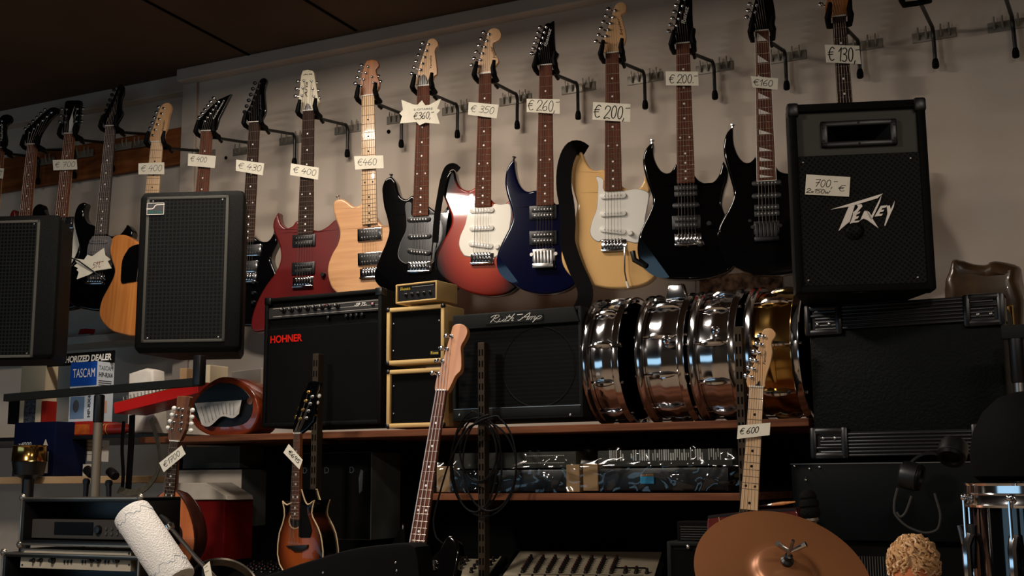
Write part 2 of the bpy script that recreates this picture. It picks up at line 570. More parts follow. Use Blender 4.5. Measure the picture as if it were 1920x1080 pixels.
M = dict(
    wall=noisy('wall_plaster', (214, 201, 187), (206, 193, 178), 3, .9, bump=.25, bscale=90),
    darkwall=noisy('dark_shop_wall', (52, 46, 40), (44, 39, 34), 3, .9),
    trim=noisy('trim_paint', (205, 192, 178), (196, 183, 169), 4, .6),
    ceil=noisy('ceiling_board', (96, 78, 64), (84, 68, 56), 2, .9),
    seam=mat('ceiling_gap', (8, 7, 6), .9),
    floor=noisy('floor_vinyl', (132, 116, 98), (118, 102, 86), 6, .6),
    board=wood('hanger_board_wood', (150, 92, 52), (118, 68, 36), (3, 40, 40), .5),
    whiteshelf=noisy('white_laminate', (205, 200, 190), (196, 190, 180), 5, .5),
    shelf=wood('shelf_chipboard', (120, 74, 50), (88, 52, 36), (4, 60, 60), .55),
    post=mat('post_steel', (62, 52, 42), .45, metal=.4), slot=mat('slot_dark', (3, 3, 3), .9),
    black=mat('gloss_black_lacquer', (5, 5, 6), .12, coat=1.0, spec=.08), blacksat=mat('satin_black', (9, 9, 10), .4),
    blackmatte=mat('matte_black', (8, 8, 8), .8), rubber=mat('black_rubber', (7, 7, 7), .6), plastic=mat('black_plastic', (10, 10, 11), .35),
    blue=mat('dark_blue_lacquer', (6, 9, 38), .14, coat=1.0, spec=.08), red=noisy('cherry_red_stain', (100, 12, 9), (82, 9, 7), 6, .35, coat=.3),
    cream=mat('cream_lacquer', (222, 178, 118), .22, coat=1.0, spec=.1), ivory=mat('ivory_headstock', (226, 214, 186), .35),
    maple=wood('maple', (222, 178, 130), (204, 156, 108), (40, 40, 3), .35, .4), amber=wood('amber_maple', (176, 108, 48), (150, 86, 36), (40, 40, 3), .35, .4),
    rose=wood('rosewood', (112, 66, 48), (84, 48, 36), (90, 90, 5), .62), ebony=wood('dark_rosewood', (58, 40, 33), (42, 29, 24), (90, 90, 5), .6),
    maplefb=wood('maple_fretboard', (232, 200, 162), (220, 182, 140), (50, 50, 4), .3, .5), greyfb=mat('grey_fretboard', (74, 66, 64), .25, coat=.6),
    flame=wood('flamed_maple', (212, 162, 114), (198, 146, 100), (5, 5, 70), .3, .7, 2), honey=wood('honey_spruce', (212, 138, 70), (186, 112, 52), (90, 40, 2), .35, .5),
    chrome=mat('chrome', (215, 215, 218), .12, metal=1.0), steel=mat('steel', (170, 168, 165), .3, metal=1.0), gold=mat('gold_plate', (210, 165, 90), .25, metal=1.0),
    brass=mat('brass_shell', (190, 150, 84), .16, metal=1.0), nickel=mat('string_wire', (135, 126, 118), .42, metal=.8), basswire=mat('bass_string_wire', (225, 218, 222), .4, metal=.5), fret=mat('fret_wire', (215, 205, 190), .25, metal=.9),
    dot=mat('pearl_dot', (236, 230, 220), .3), ddot=mat('dark_dot', (30, 20, 16), .5), white=mat('white_plastic', (226, 222, 212), .35), mint=mat('white_pickguard', (228, 222, 206), .3, coat=.3),
    blackguard=mat('black_pickguard', (6, 6, 7), .2, coat=.5), greyguard=mat('silver_pickguard', (120, 116, 116), .35, metal=.3), guardedge=mat('pickguard_edge', (120, 120, 120), .4),
    paper=noisy('tag_card', (232, 226, 208), (224, 217, 198), 30, .8), ink=mat('pen_ink', (28, 22, 24), .6), inkred=mat('red_ink', (120, 20, 24), .6),
    tolex=mat('black_tolex', (9, 10, 9), .55, bump=.5, bscale=700, btype='VOR'), tolexgreen=mat('dark_green_tolex', (10, 13, 11), .55, bump=.9, bscale=160),
    greytolex=mat('dark_grey_tolex', (26, 28, 27), .55, bump=.3, bscale=600), grillecloth=mat('black_grille_cloth', (7, 7, 7), .85, bump=.4, bscale=900),
    tan=mat('tan_tolex', (202, 170, 114), .5, bump=.25, bscale=700), speakergrid=gridmat('square_hole_grille', (2, 2, 2), (20, 22, 20), .0125, .3), mesh=gridmat('diamond_mesh_grille', (2, 2, 2), (24, 24, 21), .009, .34, diag=True, metal=.2),
    ribcloth=gridmat('ribbed_grille_cloth', (2, 2, 2), (9, 8, 7), .012, .35, axes=(2, 2)),
    panel=mat('control_panel', (52, 50, 48), .4, metal=.3), panelgrey=mat('grey_panel', (70, 69, 64), .5), logosilver=mat('silver_logo', (190, 182, 172), .35, metal=.3), logored=mat('red_logo', (190, 28, 18), .5),
    logowhite=mat('white_lettering', (225, 222, 215), .6), logogreen=mat('teal_logo', (30, 100, 90), .5), logogold=mat('gold_lettering', (196, 170, 60), .5),
    head=mat('coated_drumhead', (224, 204, 160), .6), whiteprint=mat('white_print', (215, 212, 205), .6),
    cardwhite=noisy('white_carton', (190, 180, 166), (176, 166, 152), 8, .85), cardgrey=noisy('grey_carton', (92, 94, 90), (80, 82, 78), 8, .85), cardtan=noisy('tan_carton', (170, 140, 104), (158, 128, 94), 8, .85),
    cardblue=mat('blue_print', (20, 66, 150), .5), cardnavy=mat('navy_carton', (9, 16, 42), .6), cardlight=mat('pale_blue_carton', (186, 194, 202), .6), cardred=mat('red_carton', (92, 10, 7), .6), cardorange=noisy('orange_carton', (176, 88, 34), (140, 60, 26), 40, .6),
    redpaint=mat('bright_red_paint', (190, 24, 18), .35), paperw=noisy('white_paper', (214, 208, 198), (200, 194, 184), 20, .85), towel=mat('white_paper_towel', (212, 208, 202), .9, bump=.8, bscale=240, btype='VOR'),
    printblue=mat('blue_print_line', (165, 178, 188), .8), clip=mat('zinc_clip', (150, 144, 132), .42, metal=.35), printgrey=mat('grey_print', (70, 72, 78), .8), bookcream=mat('cream_book', (206, 190, 160), .7), bookdark=noisy('dark_patterned_book', (30, 34, 46), (90, 94, 100), 120, .6), bookred=mat('red_book', (150, 34, 26), .6), bookblack=mat('black_book', (16, 15, 16), .6),
    violin=wood('violin_varnish', (150, 62, 26), (110, 40, 18), (6, 40, 40), .25, .7), walnut=wood('walnut', (120, 74, 44), (90, 52, 30), (60, 60, 4), .4, .3), spruce=wood('orange_spruce', (206, 122, 74), (186, 102, 58), (90, 30, 3), .4, .3), bowl=wood('dark_bowl_wood', (60, 28, 20), (40, 18, 14), (30, 30, 3), .3, .6),
    redwood=wood('red_mahogany', (96, 24, 14), (70, 16, 10), (60, 30, 3), .35, .4), bronze=None, foil=film('clear_plastic_film', (.86, .88, .88)), brownfilm=film('brown_plastic_film', (.42, .33, .22), .3, .15),
    leather=mat('black_leather', (12, 11, 11), .45), webbing=noisy('olive_webbing', (70, 66, 56), (56, 52, 44), 60, .8), metalgrey=mat('grey_painted_metal', (120, 110, 96), .4, metal=.5), casemetal=mat('case_aluminium', (150, 140, 126), .35, metal=.9), darkpanel=mat('dark_grey_front', (58, 54, 50), .5), beigepanel=noisy('beige_front', (168, 158, 140), (158, 148, 130), 10, .5), mixer=noisy('mixer_panel', (150, 140, 120), (140, 130, 110), 10, .5),
    hair=mat('golden_hair', (196, 152, 104), .35, spec=.6, bump=.8, bscale=140), skin=mat('tan_skin', (200, 120, 78), .5), redcap=mat('red_cap', (170, 40, 30), .4), blackamp=mat('blue_black_metal', (7, 10, 12), .55), foam=mat('black_foam', (16, 15, 13), .9, bump=1.0, bscale=300), cable=mat('black_cable', (22, 22, 22), .45), greycable=mat('grey_cable', (60, 58, 56), .5), pad=mat('beige_pad', (190, 165, 130), .7), screen=mat('dark_display', (10, 11, 13), .5), label=mat('blue_label', (60, 140, 180), .5),
)
M['bronze'] = noisy('cymbal_bronze', (150, 98, 62), (124, 80, 50), 2.2, .38, metal=.45, p=(.3, .7))
M['poster'] = noisy('photo_poster', (60, 44, 34), (180, 140, 110), 34, .5, detail=3)
M['darkcymbal'] = mat('dark_polished_metal', (88, 82, 74), .28, metal=1.0)
M['sunburst'] = burst('red_sunburst', (176, 66, 36), (140, 38, 24), (10, 6, 6), (.19, .27), (0.0, 0, -.565))
M['tobacco'] = burst('tobacco_sunburst', (196, 98, 40), (150, 62, 26), (9, 6, 5), (.13, .2), (0, 0, -.47), coat=.4, stops=(.3, .62, .95))
# ------------------------------------------------------------------ guitars on the wall
SCALE = .648
def fretz(n):
    return SCALE * (1 - 2 ** (-n / 12))

def disc(mb, x, z, r, y, seg=10):
    mb.add([(x + r * math.cos(2 * math.pi * k / seg), y, z + r * math.sin(2 * math.pi * k / seg)) for k in range(seg)], [tuple(range(seg))])

class Guitar:
    def __init__(g, name, label, cat, nut, Y, yaw=12, frac=None, tilt=0, group=None, pts2=False, scale=SCALE):
        """nut: pixel points nut left, nut right, board end left, board end right"""
        nl, nr_, el, er = nut
        nc = ((nl[0] + nr_[0]) / 2, (nl[1] + nr_[1]) / 2)
        a = R(yaw)
        xa = Vector((math.cos(a), math.sin(a), 0))
        za = Matrix.Rotation(R(tilt), 3, xa) @ ZW
        base = Fr(P(nc[0], nc[1], Y), xa, za)
        e = Vector(base.uv((el[0] + er[0]) / 2, (el[1] + er[1]) / 2))
        L = e.length
        zdir = base.x * (-e.x / L) + base.z * (-e.y / L)
        xdir = base.x * (-e.y / L) - base.z * (-e.x / L)
        g.fr = Fr(base.o, xdir, zdir)
        fr_ = frac or .715
        g.S = L / (fr_ * scale)
        g.L = L
        g.scale = scale
        g.root = thing(name, label, cat, g.fr.M, group)
        g.quad = g.fr.uvs([nl, nr_, er, el])
        g.name = name

    def neck(g, neckmat, fbmat, inlay='dot', inlaymat=None, binding=False, nfret=22, nstr=6, bodydepth=.010, fretmat=None, bridge_z=None, strings=True, heel=.03, rstr=.00055):
        (x0, z0), (x1, z1), (x2, z2), (x3, z3) = g.quad
        S = g.S
        w0 = (x1 - x0) / 2; w1 = (x2 - x3) / 2; c1 = (x2 + x3) / 2
        zl = -g.L
        g.w0, g.w1, g.c1 = w0, w1, c1
        out = [(-w0, 0), (w0, 0), (c1 + w1, zl), (c1 - w1, zl)]
        nb = MB()
        # rounded neck back: half ellipse section lofted along the neck
        vs, fs = [], []
        K = 9
        for zz, w, dep in ((.012, w0, .014), (-.02, w0, .016), (zl * .5, (w0 + w1) / 2, .018), (zl * .8, w1 * .97, .02), (zl - .0, w1, .026)):
            t = max(0, min(1, zz / zl))
            cx = c1 * t
            for k in range(K):
                an = math.pi * k / (K - 1)
                vs.append((cx - w * math.cos(an), .007 + dep * math.sin(an) ** .8, zz))
        for i in range(4):
            for k in range(K - 1):
                fs.append((i * K + k, i * K + k + 1, (i + 1) * K + k + 1, (i + 1) * K + k))
        fs.append(tuple(range(K))[::-1]); fs.append(tuple(range(4 * K, 5 * K)))
        nb.add(vs, fs)
        nk = nb.build('neck', neckmat, g.root)
        fm = MB().prism(out, .0022, .0075, .0012, 2, back=False)
        fm.mat(1)
        for n in range(1, nfret + 1):
            z = -g.scale * (1 - 2 ** (-n / 12)) * S
            if z < zl + .002:
                break
            t = z / zl
            w = w0 + (w1 - w0) * t
            fm.tube([(c1 * t - w, .0022, z), (c1 * t + w, .0022, z)], .0009, 5)
        im = fm.mat(2)
        zf = lambda n: -g.scale * (1 - 2 ** (-n / 12)) * S
        for n in (1, 3, 5, 7, 9, 12, 15, 17, 19, 21):
            z = (zf(n) + zf(n - 1)) / 2
            if z < zl + .006 or (n == 1 and inlay != 'shark'):
                continue
            t = z / zl; w = w0 + (w1 - w0) * t; cx = c1 * t
            if inlay == 'shark':
                h = (zf(n - 1) - zf(n)) * .38
                im.add([(cx - w * .7, .0019, z + h), (cx - w * .7, .0019, z - h), (cx + w * .75, .0019, z - h)], [(0, 1, 2)])
            elif n == 12:
                disc(im, cx - w * .55, z, .0032, .0019); disc(im, cx + w * .55, z, .0032, .0019)
            else:
                disc(im, cx, z, .0034, .0019)
        fm.build('fretboard', [fbmat, fretmat or M['fret'], inlaymat or M['dot']], nk)
        if binding:
            b = MB()
            b.prism([(-w0 - .0015, 0), (-w0, 0), (c1 - w1, zl), (c1 - w1 - .0015, zl)], .002, .008)
            b.prism([(w0 + .0015, 0), (w0, 0), (c1 + w1, zl), (c1 + w1 + .0015, zl)], .002, .008)
            b.prism([(c1 - w1 - .0015, zl), (c1 + w1 + .0015, zl), (c1 + w1 + .0015, zl - .002), (c1 - w1 - .0015, zl - .002)], .002, .008)
            b.build('binding', M['dot'], nk)
        MB().box(-w0 - .0005, w0 + .0005, -.0005, .008, 0, .004, .0006).build('nut', M['white'] if inlay != 'lock' else M['blacksat'], g.root)
        g.nstr, g.rstr = nstr, rstr
        return nk

    def head(g, px, m, logo=None, logomat=None, dy=.006, th=.015, n=3, logopos=None, extra=None):
        o = spline(g.fr.uvs(px, dy), n)
        h = MB().prism(o, dy, dy + th, .002, 2).build('headstock', m, g.root, wn=True)
        if logo:
            a, b, s = logopos     # start px, end px, height in m
            f = g.fr
            ua, ub = Vector(f.uv(*a, dy)), Vector(f.uv(*b, dy))
            d = ub - ua
            mb = MB()
            text_into(mb, logo, 0, d.length, 0, s, 0, shear=.25, bold=.01)
            an = math.atan2(d.y, d.x)
            ca, sa = math.cos(an), math.sin(an)
            mb.v = [(ua.x + v[0] * ca - v[2] * sa, dy - .0004, ua.y + v[0] * sa + v[2] * ca) for v in mb.v]
            mb.build('logo', logomat or M['ink'], h, sm=False)
        g.hd = h
        return h

    def tuners(g, runs, m=None, dy=.006, bmat=None, bsize=1.0):
        """runs of (post start px, post end px, button start px, button end px, count)"""
        m = m or M['chrome']
        g.posts = []
        for ps, pe, bs, be, n in runs:
            for i in range(n):
                t = i / max(n - 1, 1)
                pp = g.fr.uv(ps[0] + (pe[0] - ps[0]) * t, ps[1] + (pe[1] - ps[1]) * t, dy)
                bb = g.fr.uv(bs[0] + (be[0] - bs[0]) * t, bs[1] + (be[1] - bs[1]) * t, dy + .01)
                g.posts.append(pp)
                k = MB()
                k.lathe([(.0052, 0), (.0052, .002), (.0032, .003), (.0028, .007), (.0036, .0085), (.0005, .0095)], (pp[0], dy, pp[1]), (0, -1, 0), 10)
                d = Vector((bb[0] - pp[0], 0, bb[1] - pp[1])); ln = d.length; d.normalize()
                k.tube([(pp[0], dy + .017, pp[1]), (pp[0] + d.x * ln * .75, dy + .014, pp[1] + d.z * ln * .75), (bb[0], dy + .012, bb[1])], .0026, 7)
                if bmat is None:
                    k.ball((bb[0], dy + .012, bb[1]), .0085 * bsize, .0055 * bsize, .0078 * bsize, 10, 6)
                    k.build('tuning_peg', m, g.root)
                else:
                    o = k.build('tuning_peg', m, g.root)
                    MB().ball((bb[0], dy + .012, bb[1]), .009 * bsize, .0055 * bsize, .007 * bsize, 10, 6).build('peg_button', bmat, o)

    def strings(g, bz, bw=.0265, y=-.001, bx=0.0, order=None, m=None):
        (n, w) = (g.nstr, g.w0 * .8)
        posts = g.posts if order is None else [g.posts[i] for i in order]
        for i in range(n):
            t = i / (n - 1) * 2 - 1
            pt = [(bx + t * bw, y + .0, bz), (t * w, -.0006, .003)]
            if i < len(posts):
                pp = posts[i]
                pt.append((pp[0], .002, pp[1]))
            r = g.rstr * (1.25 - .5 * i / (n - 1))
            MB().tube(pt, r, 4).build('string', m or M['nickel'], g.root)

    def body(g, uv, m, y0=.011, th=.044, b=.008, n=4, sharp=False):
        o = uv if sharp else spline(uv, n)
        g.y0 = y0
        g.bd = MB().prism(o, y0, y0 + th, b, 5).build('body', m, g.root, wn=True)
        return g.bd

    def contour(g, p1, p2, ang=16):
        """plane off the lower left bout (the forearm bevel) beyond the line p1-p2"""
        a, b = Vector(g.fr.uv(*p1, g.y0)), Vector(g.fr.uv(*p2, g.y0))
        e = (b - a).normalized()
        out = Vector((e.y, -e.x))
        if out.x > 0:
            out = -out
        n = Vector((out.x * math.sin(R(ang)), -math.cos(R(ang)), out.y * math.sin(R(ang))))
        me = g.bd.data
        bm = bmesh.new()
        bm.from_mesh(me)
        r = bmesh.ops.bisect_plane(bm, geom=bm.verts[:] + bm.edges[:] + bm.faces[:], plane_co=(a.x, g.y0, a.y), plane_no=n, clear_outer=True)
        ed = [x for x in r['geom_cut'] if isinstance(x, bmesh.types.BMEdge)]
        f = bmesh.ops.contextual_create(bm, geom=ed)
        bmesh.ops.recalc_face_normals(bm, faces=bm.faces[:])
        for x in bm.faces:
            x.smooth = True
        for x in ed:
            if x.is_valid:
                x.smooth = False
        bm.to_mesh(me)
        bm.free()

    def guard(g, px, m, n=3, edge=None, uv=False):
        o = spline(px if uv else g.fr.uvs(px, g.y0), n)
        if edge:
            e = MB().prism(o, g.y0 - .0012, g.y0 + .001, 0).build('pickguard', edge, g.root)
            cx = sum(p[0] for p in o) / len(o); cz = sum(p[1] for p in o) / len(o)
            o2 = [(cx + (p[0] - cx) * .978, cz + (p[1] - cz) * .985) for p in o]
            MB().prism(o2, g.y0 - .0022, g.y0 - .001, .0006, 1, back=False).build('pickguard_face', m, e)
        else:
            MB().prism(o, g.y0 - .0022, g.y0 + .001, .0006, 1, back=False).build('pickguard', m, g.root)

    def pickup(g, px, kind='H', m=None, tilt=0.0, ring=None, pole=None, sc=1.0):
        x, z = g.fr.uv(px[0], px[1], g.y0)
        S = sc * max(.9, min(1.1, g.S))
        ca, sa = math.cos(R(tilt)), math.sin(R(tilt))
        def rot(mb):
            mb.v = [(x + (v[0] * ca - v[2] * sa) * S, v[1], z + (v[0] * sa + v[2] * ca) * S) for v in mb.v]
            return mb
        y = g.y0
        m = m or M['blacksat']
        if kind == 'H':
            k = MB()
            if ring is not False:
                k.box(-.045, .045, y - .006, y, -.0225, .0225, .002)
            k.box(-.036, .036, y - .010, y - .003, .001, .0185, .0015)
            k.box(-.036, .036, y - .010, y - .003, -.0185, -.001, .0015)
            pz = (.0095, -.0095); py = y - .0102
            if ring:
                k.mat(2).box(-.0365, .0365, y - .0104, y - .009, -.019, .019, .001)
                py = y - .0108
        else:
            k = MB()
            pts = [(-.034 + .009 * math.cos(R(a)), .009 * math.sin(R(a))) for a in range(90, 271, 30)] + [(.034 + .009 * math.cos(R(a)), .009 * math.sin(R(a))) for a in range(-90, 91, 30)]
            k.prism(pts, y - .0085, y, .002, 2, back=False)
            pz = (0,); py = y - .0088
        p = k.mat(1)
        for zz in pz:
            for i in range(6):
                disc(p, -.026 + i * .0104, zz, .0024, py, 8)
        rot(p).build('pickup', [ring or m, pole or M['steel'], m], g.root)

    def bridge(g, px, kind='trem', m=None, sc=1.0):
        x, z = g.fr.uv(px[0], px[1], g.y0)
        y = g.y0
        m = m or M['chrome']
        k = MB()
        if kind == 'lock':
            k.box(-.038, .038, y - .006, y, -.012, .03, .002)
            b = k
            for i in range(6):
                b.box(-.033 + i * .0112, -.0235 + i * .0112, y - .015, y - .005, -.03, .022, .002)
            b.box(-.036, .036, y - .02, y - .01, -.036, -.02, .003)
            b.cyl((.041, y - .008, .012), (.041, y, .012), .006); b.cyl((-.041, y - .008, .012), (-.041, y, .012), .006)
        else:
            k.box(-.041, .041, y - .004, y, -.018, .018, .0015)
            for i in range(6):
                k.box(-.032 + i * .0108, -.0222 + i * .0108, y - .011, y - .003, -.012, .013, .0018)
            k.box(-.041, .041, y - .012, y - .003, -.021, -.014, .002)
            for i in range(6):
                k.cyl((-.027 + i * .0108, y - .006, .015), (-.027 + i * .0108, y - .003, .02), .003, 6)
        k.v = [(x + v[0] * sc, v[1], z + v[2] * sc) for v in k.v]
        k.build('bridge', m, g.root)
        return z

    def knob(g, px, m, r=.0095, h=.014):
        x, z = g.fr.uv(px[0], px[1], g.y0)
        MB().lathe([(r, 0), (r, h * .3), (r * .8, h * .9), (r * .72, h)], (x, g.y0, z), (0, -1, 0), 16).build('knob', m, g.root)

    def strapbutton(g, px, d=(0, 1)):
        x, z = g.fr.uv(px[0], px[1], .03)
        dv = Vector((d[0], 0, d[1])).normalized()
        MB().lathe([(.004, -.004), (.004, .005), (.008, .008), (.008, .011), (.001, .012)], (x, .033, z), dv, 10).build('strap_button', M['chrome'], g.root)

def quadmap(c, u, v):
    """corners tl, tr, br, bl"""
    tl, tr, br, bl = c
    return (tl[0] * (1 - u) * (1 - v) + tr[0] * u * (1 - v) + br[0] * u * v + bl[0] * (1 - u) * v,
            tl[1] * (1 - u) * (1 - v) + tr[1] * u * (1 - v) + br[1] * u * v + bl[1] * (1 - u) * v)

def price_tag(fr, corners, txt, label, yl=-.009, pen=.0016, h=.5, x0=.08, z0=.28, slant=.15, m=None, curl=.0, extra=None, wide=.85):
    uv = fr.uvs(corners, yl)
    c = (sum(p[0] for p in uv) / 4, sum(p[1] for p in uv) / 4)
    xd = Vector(((uv[1][0] + uv[2][0] - uv[0][0] - uv[3][0]) / 2, (uv[1][1] + uv[2][1] - uv[0][1] - uv[3][1]) / 2))
    an = math.atan2(xd.y, xd.x)
    xw = fr.x * math.cos(an) + fr.z * math.sin(an)
    zw = fr.z * math.cos(an) - fr.x * math.sin(an)
    tf = Fr(fr.at(c[0], yl, c[1]), xw, zw)
    lq = tf.uvs(corners)
    lab = thing('price_tag', label, 'price tag', tf.M, None)
    MB().prism(lq, 0, .0006).build('card', M['paper'], lab, sm=False)
    W_ = xd.length
    H_ = (Vector(lq[0]) - Vector(lq[3])).length
    st, adv = hand(txt, 0, 0, 1, 1, slant)
    k = wide / max(adv, .1) if True else 1
    hh = h
    out = []
    for s_ in st:
        out.append([quadmap(lq, x0 + a * k, 1 - (z0 + b * hh)) for a, b in s_])
    if extra:
        for t2, ex, ez, eh, ew in extra:
            st2, adv2 = hand(t2, 0, 0, 1, 1, slant)
            for s_ in st2:
                out.append([quadmap(lq, ex + a * ew / adv2, 1 - (ez + b * eh)) for a, b in s_])
    MB().ink(out, pen, -.0005).build('handwriting', M['ink'], lab, sm=False)
    return lab, tf

def star_tag(fr, pts, label, yl=-.012, strokes=None, printed=None):
    uv = fr.uvs(pts, yl)
    c = (sum(p[0] for p in uv) / len(uv), sum(p[1] for p in uv) / len(uv))
    tf = Fr(fr.at(c[0], yl, c[1]), fr.x, fr.z)
    lab = thing('price_tag', label, 'price tag', tf.M, None)
    MB().prism(tf.uvs(pts), 0, .0006).build('card', M['paper'], lab, sm=False)
    return lab, tf

# ---- wall hangers
def hanger(label, bend, bottom, clip, wall_y, fr, w0, plate=True, grp='guitar hangers on the wall', yoke=None):
    """wall clip with a bent arm that carries a padded yoke"""
    b = P(bend[0], bend[1], wall_y - .03)
    e = P(bottom[0], bottom[1], wall_y - .03)
    e.x = b.x + (e.x - b.x) * .5
    h = thing('guitar_hanger', label, 'guitar hanger', Matrix.Translation(b), grp)
    L = lambda p: tuple(Vector(p) - b)
    if fr is not None:
        tip = fr.at(.012, .04, -.016)
    else:
        tip = P(yoke[0], yoke[1], wall_y - .27)
    d = (tip - b)
    arm = [e, e + (b - e) * .55, b - ZW * .02, b + d * .06, b + d * .2, tip]
    arm = spline([tuple(v) for v in arm], 4, closed=False)
    MB().tube([L(p) for p in arm], .0062, 8).build('arm', M['blacksat'], h)
    MB().lathe([(.0075, 0), (.0105, .004), (.0105, .018), (.0075, .03)], L(e - ZW * .012), (0, 0, 1), 10).build('end_cap', M['rubber'], h)
    if fr is not None:
        MB().tube([L(fr.at(.012 + (b - tip).normalized().x * .06, .04, -.02) + (b - tip).normalized() * .03), L(fr.at(.02, .05, -.03) + (b - tip).normalized() * .032)], .006, 6).build('stop_pin', M['blacksat'], h)
    if plate:
        c = P(clip[0], clip[1], wall_y - .004)
        k = MB()
        k.box(-.066, .066, 0, .004, -.016, .016, .0015)
        k.v = [tuple(Vector(v) + c - b) for v in k.v]
        k.build('clip_plate', M['clip'], h)
        for dx in (-.046, -.022, .022, .046):
            p = c - b + Vector((dx, 0, 0))
            MB().tube([tuple(p + Vector((0, -.003, -.008))), tuple(p + Vector((0, -.008, .004))), tuple(p + Vector((0, -.012, .016))), tuple(p + Vector((0, -.01, .03)))], [.004, .004, .003, .0024], 6).build('prong', M['clip'], h)
    # yoke
    if fr is None:
        f2 = Fr(tip + Vector((-.01, -.04, .016)), XW, ZW); w0 = .024
    else:
        f2 = fr
    w = w0 + .012
    y = MB()
    y.tube([L(f2.at(0, .04, -.014)), L(f2.at(-w, .036, -.014)), L(f2.at(-w - .001, 0, -.012)), L(f2.at(-w - .002, -.012, -.004)), L(f2.at(-w + .003, -.016, .012)), L(f2.at(-w + .008, -.016, .04))], [.009, .0095, .0095, .010, .009, .006], 8)
    y.tube([L(f2.at(0, .04, -.014)), L(f2.at(w, .036, -.014)), L(f2.at(w + .001, 0, -.012)), L(f2.at(w + .002, -.012, -.004)), L(f2.at(w - .001, -.016, .012)), L(f2.at(w + .003, -.016, .04))], [.009, .0095, .0095, .010, .009, .006], 8)
    y.build('yoke', M['rubber'], h)
    return h
INL = [5, 4, 3, 2, 1, 0]
THR = [2, 1, 0, 3, 4, 5]
GRP = 'guitars hanging in a row on the wall'
YG = -.28
G = {}
def run(reg, a, b, c, d, n=6):
    return (q1(reg, *a), q1(reg, *b), q1(reg, *c), q1(reg, *d), n)

# cream double-cut guitar; its outline also serves the bodies that stay hidden behind loudspeakers
g = G[12] = Guitar('electric_guitar', 'cream double-cutaway electric guitar with white pickguard and a black strap', 'guitar', [(1135, 99), (1159.5, 99), (1133, 356), (1165.5, 357)], YG, group=GRP)
cream_px = q('J', [(940, 80), (985, 75), (1010, 110), (1030, 160), (1060, 210), (1100, 235), (1145, 232), (1175, 235), (1240, 300), (1300, 350), (1340, 375), (1400, 385), (1440, 360), (1468, 310), (1478, 272), (1505, 330), (1515, 385), (1490, 440), (1470, 490), (1466, 540), (1490, 600), (1540, 690), (1580, 780), (1600, 870), (1590, 960), (1550, 1040), (1470, 1095), (1340, 1122), (1200, 1122), (1080, 1098), (980, 1070), (910, 1020), (862, 950), (848, 870), (862, 790), (895, 715), (935, 640), (958, 560), (968, 490), (950, 430), (930, 360), (912, 270), (902, 200), (903, 130)])
CUV = g.fr.uvs(cream_px, .011)
GEN = [(a / g.S, b / g.S) for a, b in CUV]
g.body(CUV, M['cream'])
g.neck(M['maple'], M['rose'])
g.head(q('I', [(1275, 20), (1320, 20), (1338, 55), (1328, 92), (1300, 108), (1308, 150), (1330, 235), (1334, 295), (1312, 350), (1280, 396), (1180, 396), (1152, 372), (1132, 350), (1160, 305), (1188, 235), (1222, 145), (1240, 65)]), M['maple'], 'Squier', M['ink'], logopos=(q1('I', 1318, 262), q1('I', 1288, 130), .011))
g.tuners([run('I', (1255, 82), (1170, 320), (1203, 68), (1112, 310))])
g.guard(q('J', [(1110, 290), (1125, 340), (1122, 450), (1112, 540), (1080, 620), (1065, 700), (1085, 750), (1130, 775), (1170, 758), (1340, 770), (1420, 785), (1470, 740), (1482, 600), (1510, 450), (1500, 400), (1420, 378), (1340, 388), (1300, 392), (1172, 392), (1165, 310), (1130, 285)]), M['white'], edge=M['guardedge'])
g.pickup(q1('J', 1240, 432), 'S', M['white']); g.pickup(q1('J', 1240, 565), 'S', M['white']); g.pickup(q1('J', 1238, 692), 'S', M['white'], -9)
bz = g.bridge(q1('J', 1245, 800)); g.strings(bz, order=INL)
g.knob(q1('J', 1370, 712), M['white'])
ar = g.fr.uvs(q('J', [(1325, 815), (1328, 900), (1330, 1000), (1345, 1075)]), .0)
MB().tube([(a, y, b) for (a, b), y in zip(ar, (.002, -.008, -.012, -.014))], .0028, 8).build('tremolo_arm', M['chrome'], g.root)
tp = g.fr.uv(*q1('K', 1358, 85), .0)
MB().tube([(ar[-1][0], -.014, ar[-1][1]), (tp[0], -.014, tp[1])], .004, 8).build('arm_tip', M['white'], g.root)
g.strapbutton(q1('J', 985, 75), (.1, 1))
sp = [(1094, 281), (1085, 276), (1074, 279), (1064, 295), (1058, 322), (1058, 355), (1063, 385), (1065, 420), (1064, 450), (1070, 475), (1081, 505), (1093, 530), (1098, 552), (1092, 575), (1076, 600)]
su = g.fr.uvs(sp, -.01)
pts = spline([(a, -.012 if 2 < i else .02 - .016 * i, b) for i, (a, b) in enumerate(su)], 3, closed=False)
wd = []
for i, p in enumerate(pts):
    d = Vector(pts[min(i + 1, len(pts) - 1)]) - Vector(pts[max(i - 1, 0)])
    wd.append(Vector((-d.z, .25 * d.length, d.x)))
MB().strip(pts, wd, .05, th=.003).build('strap', M['leather'], g.root)

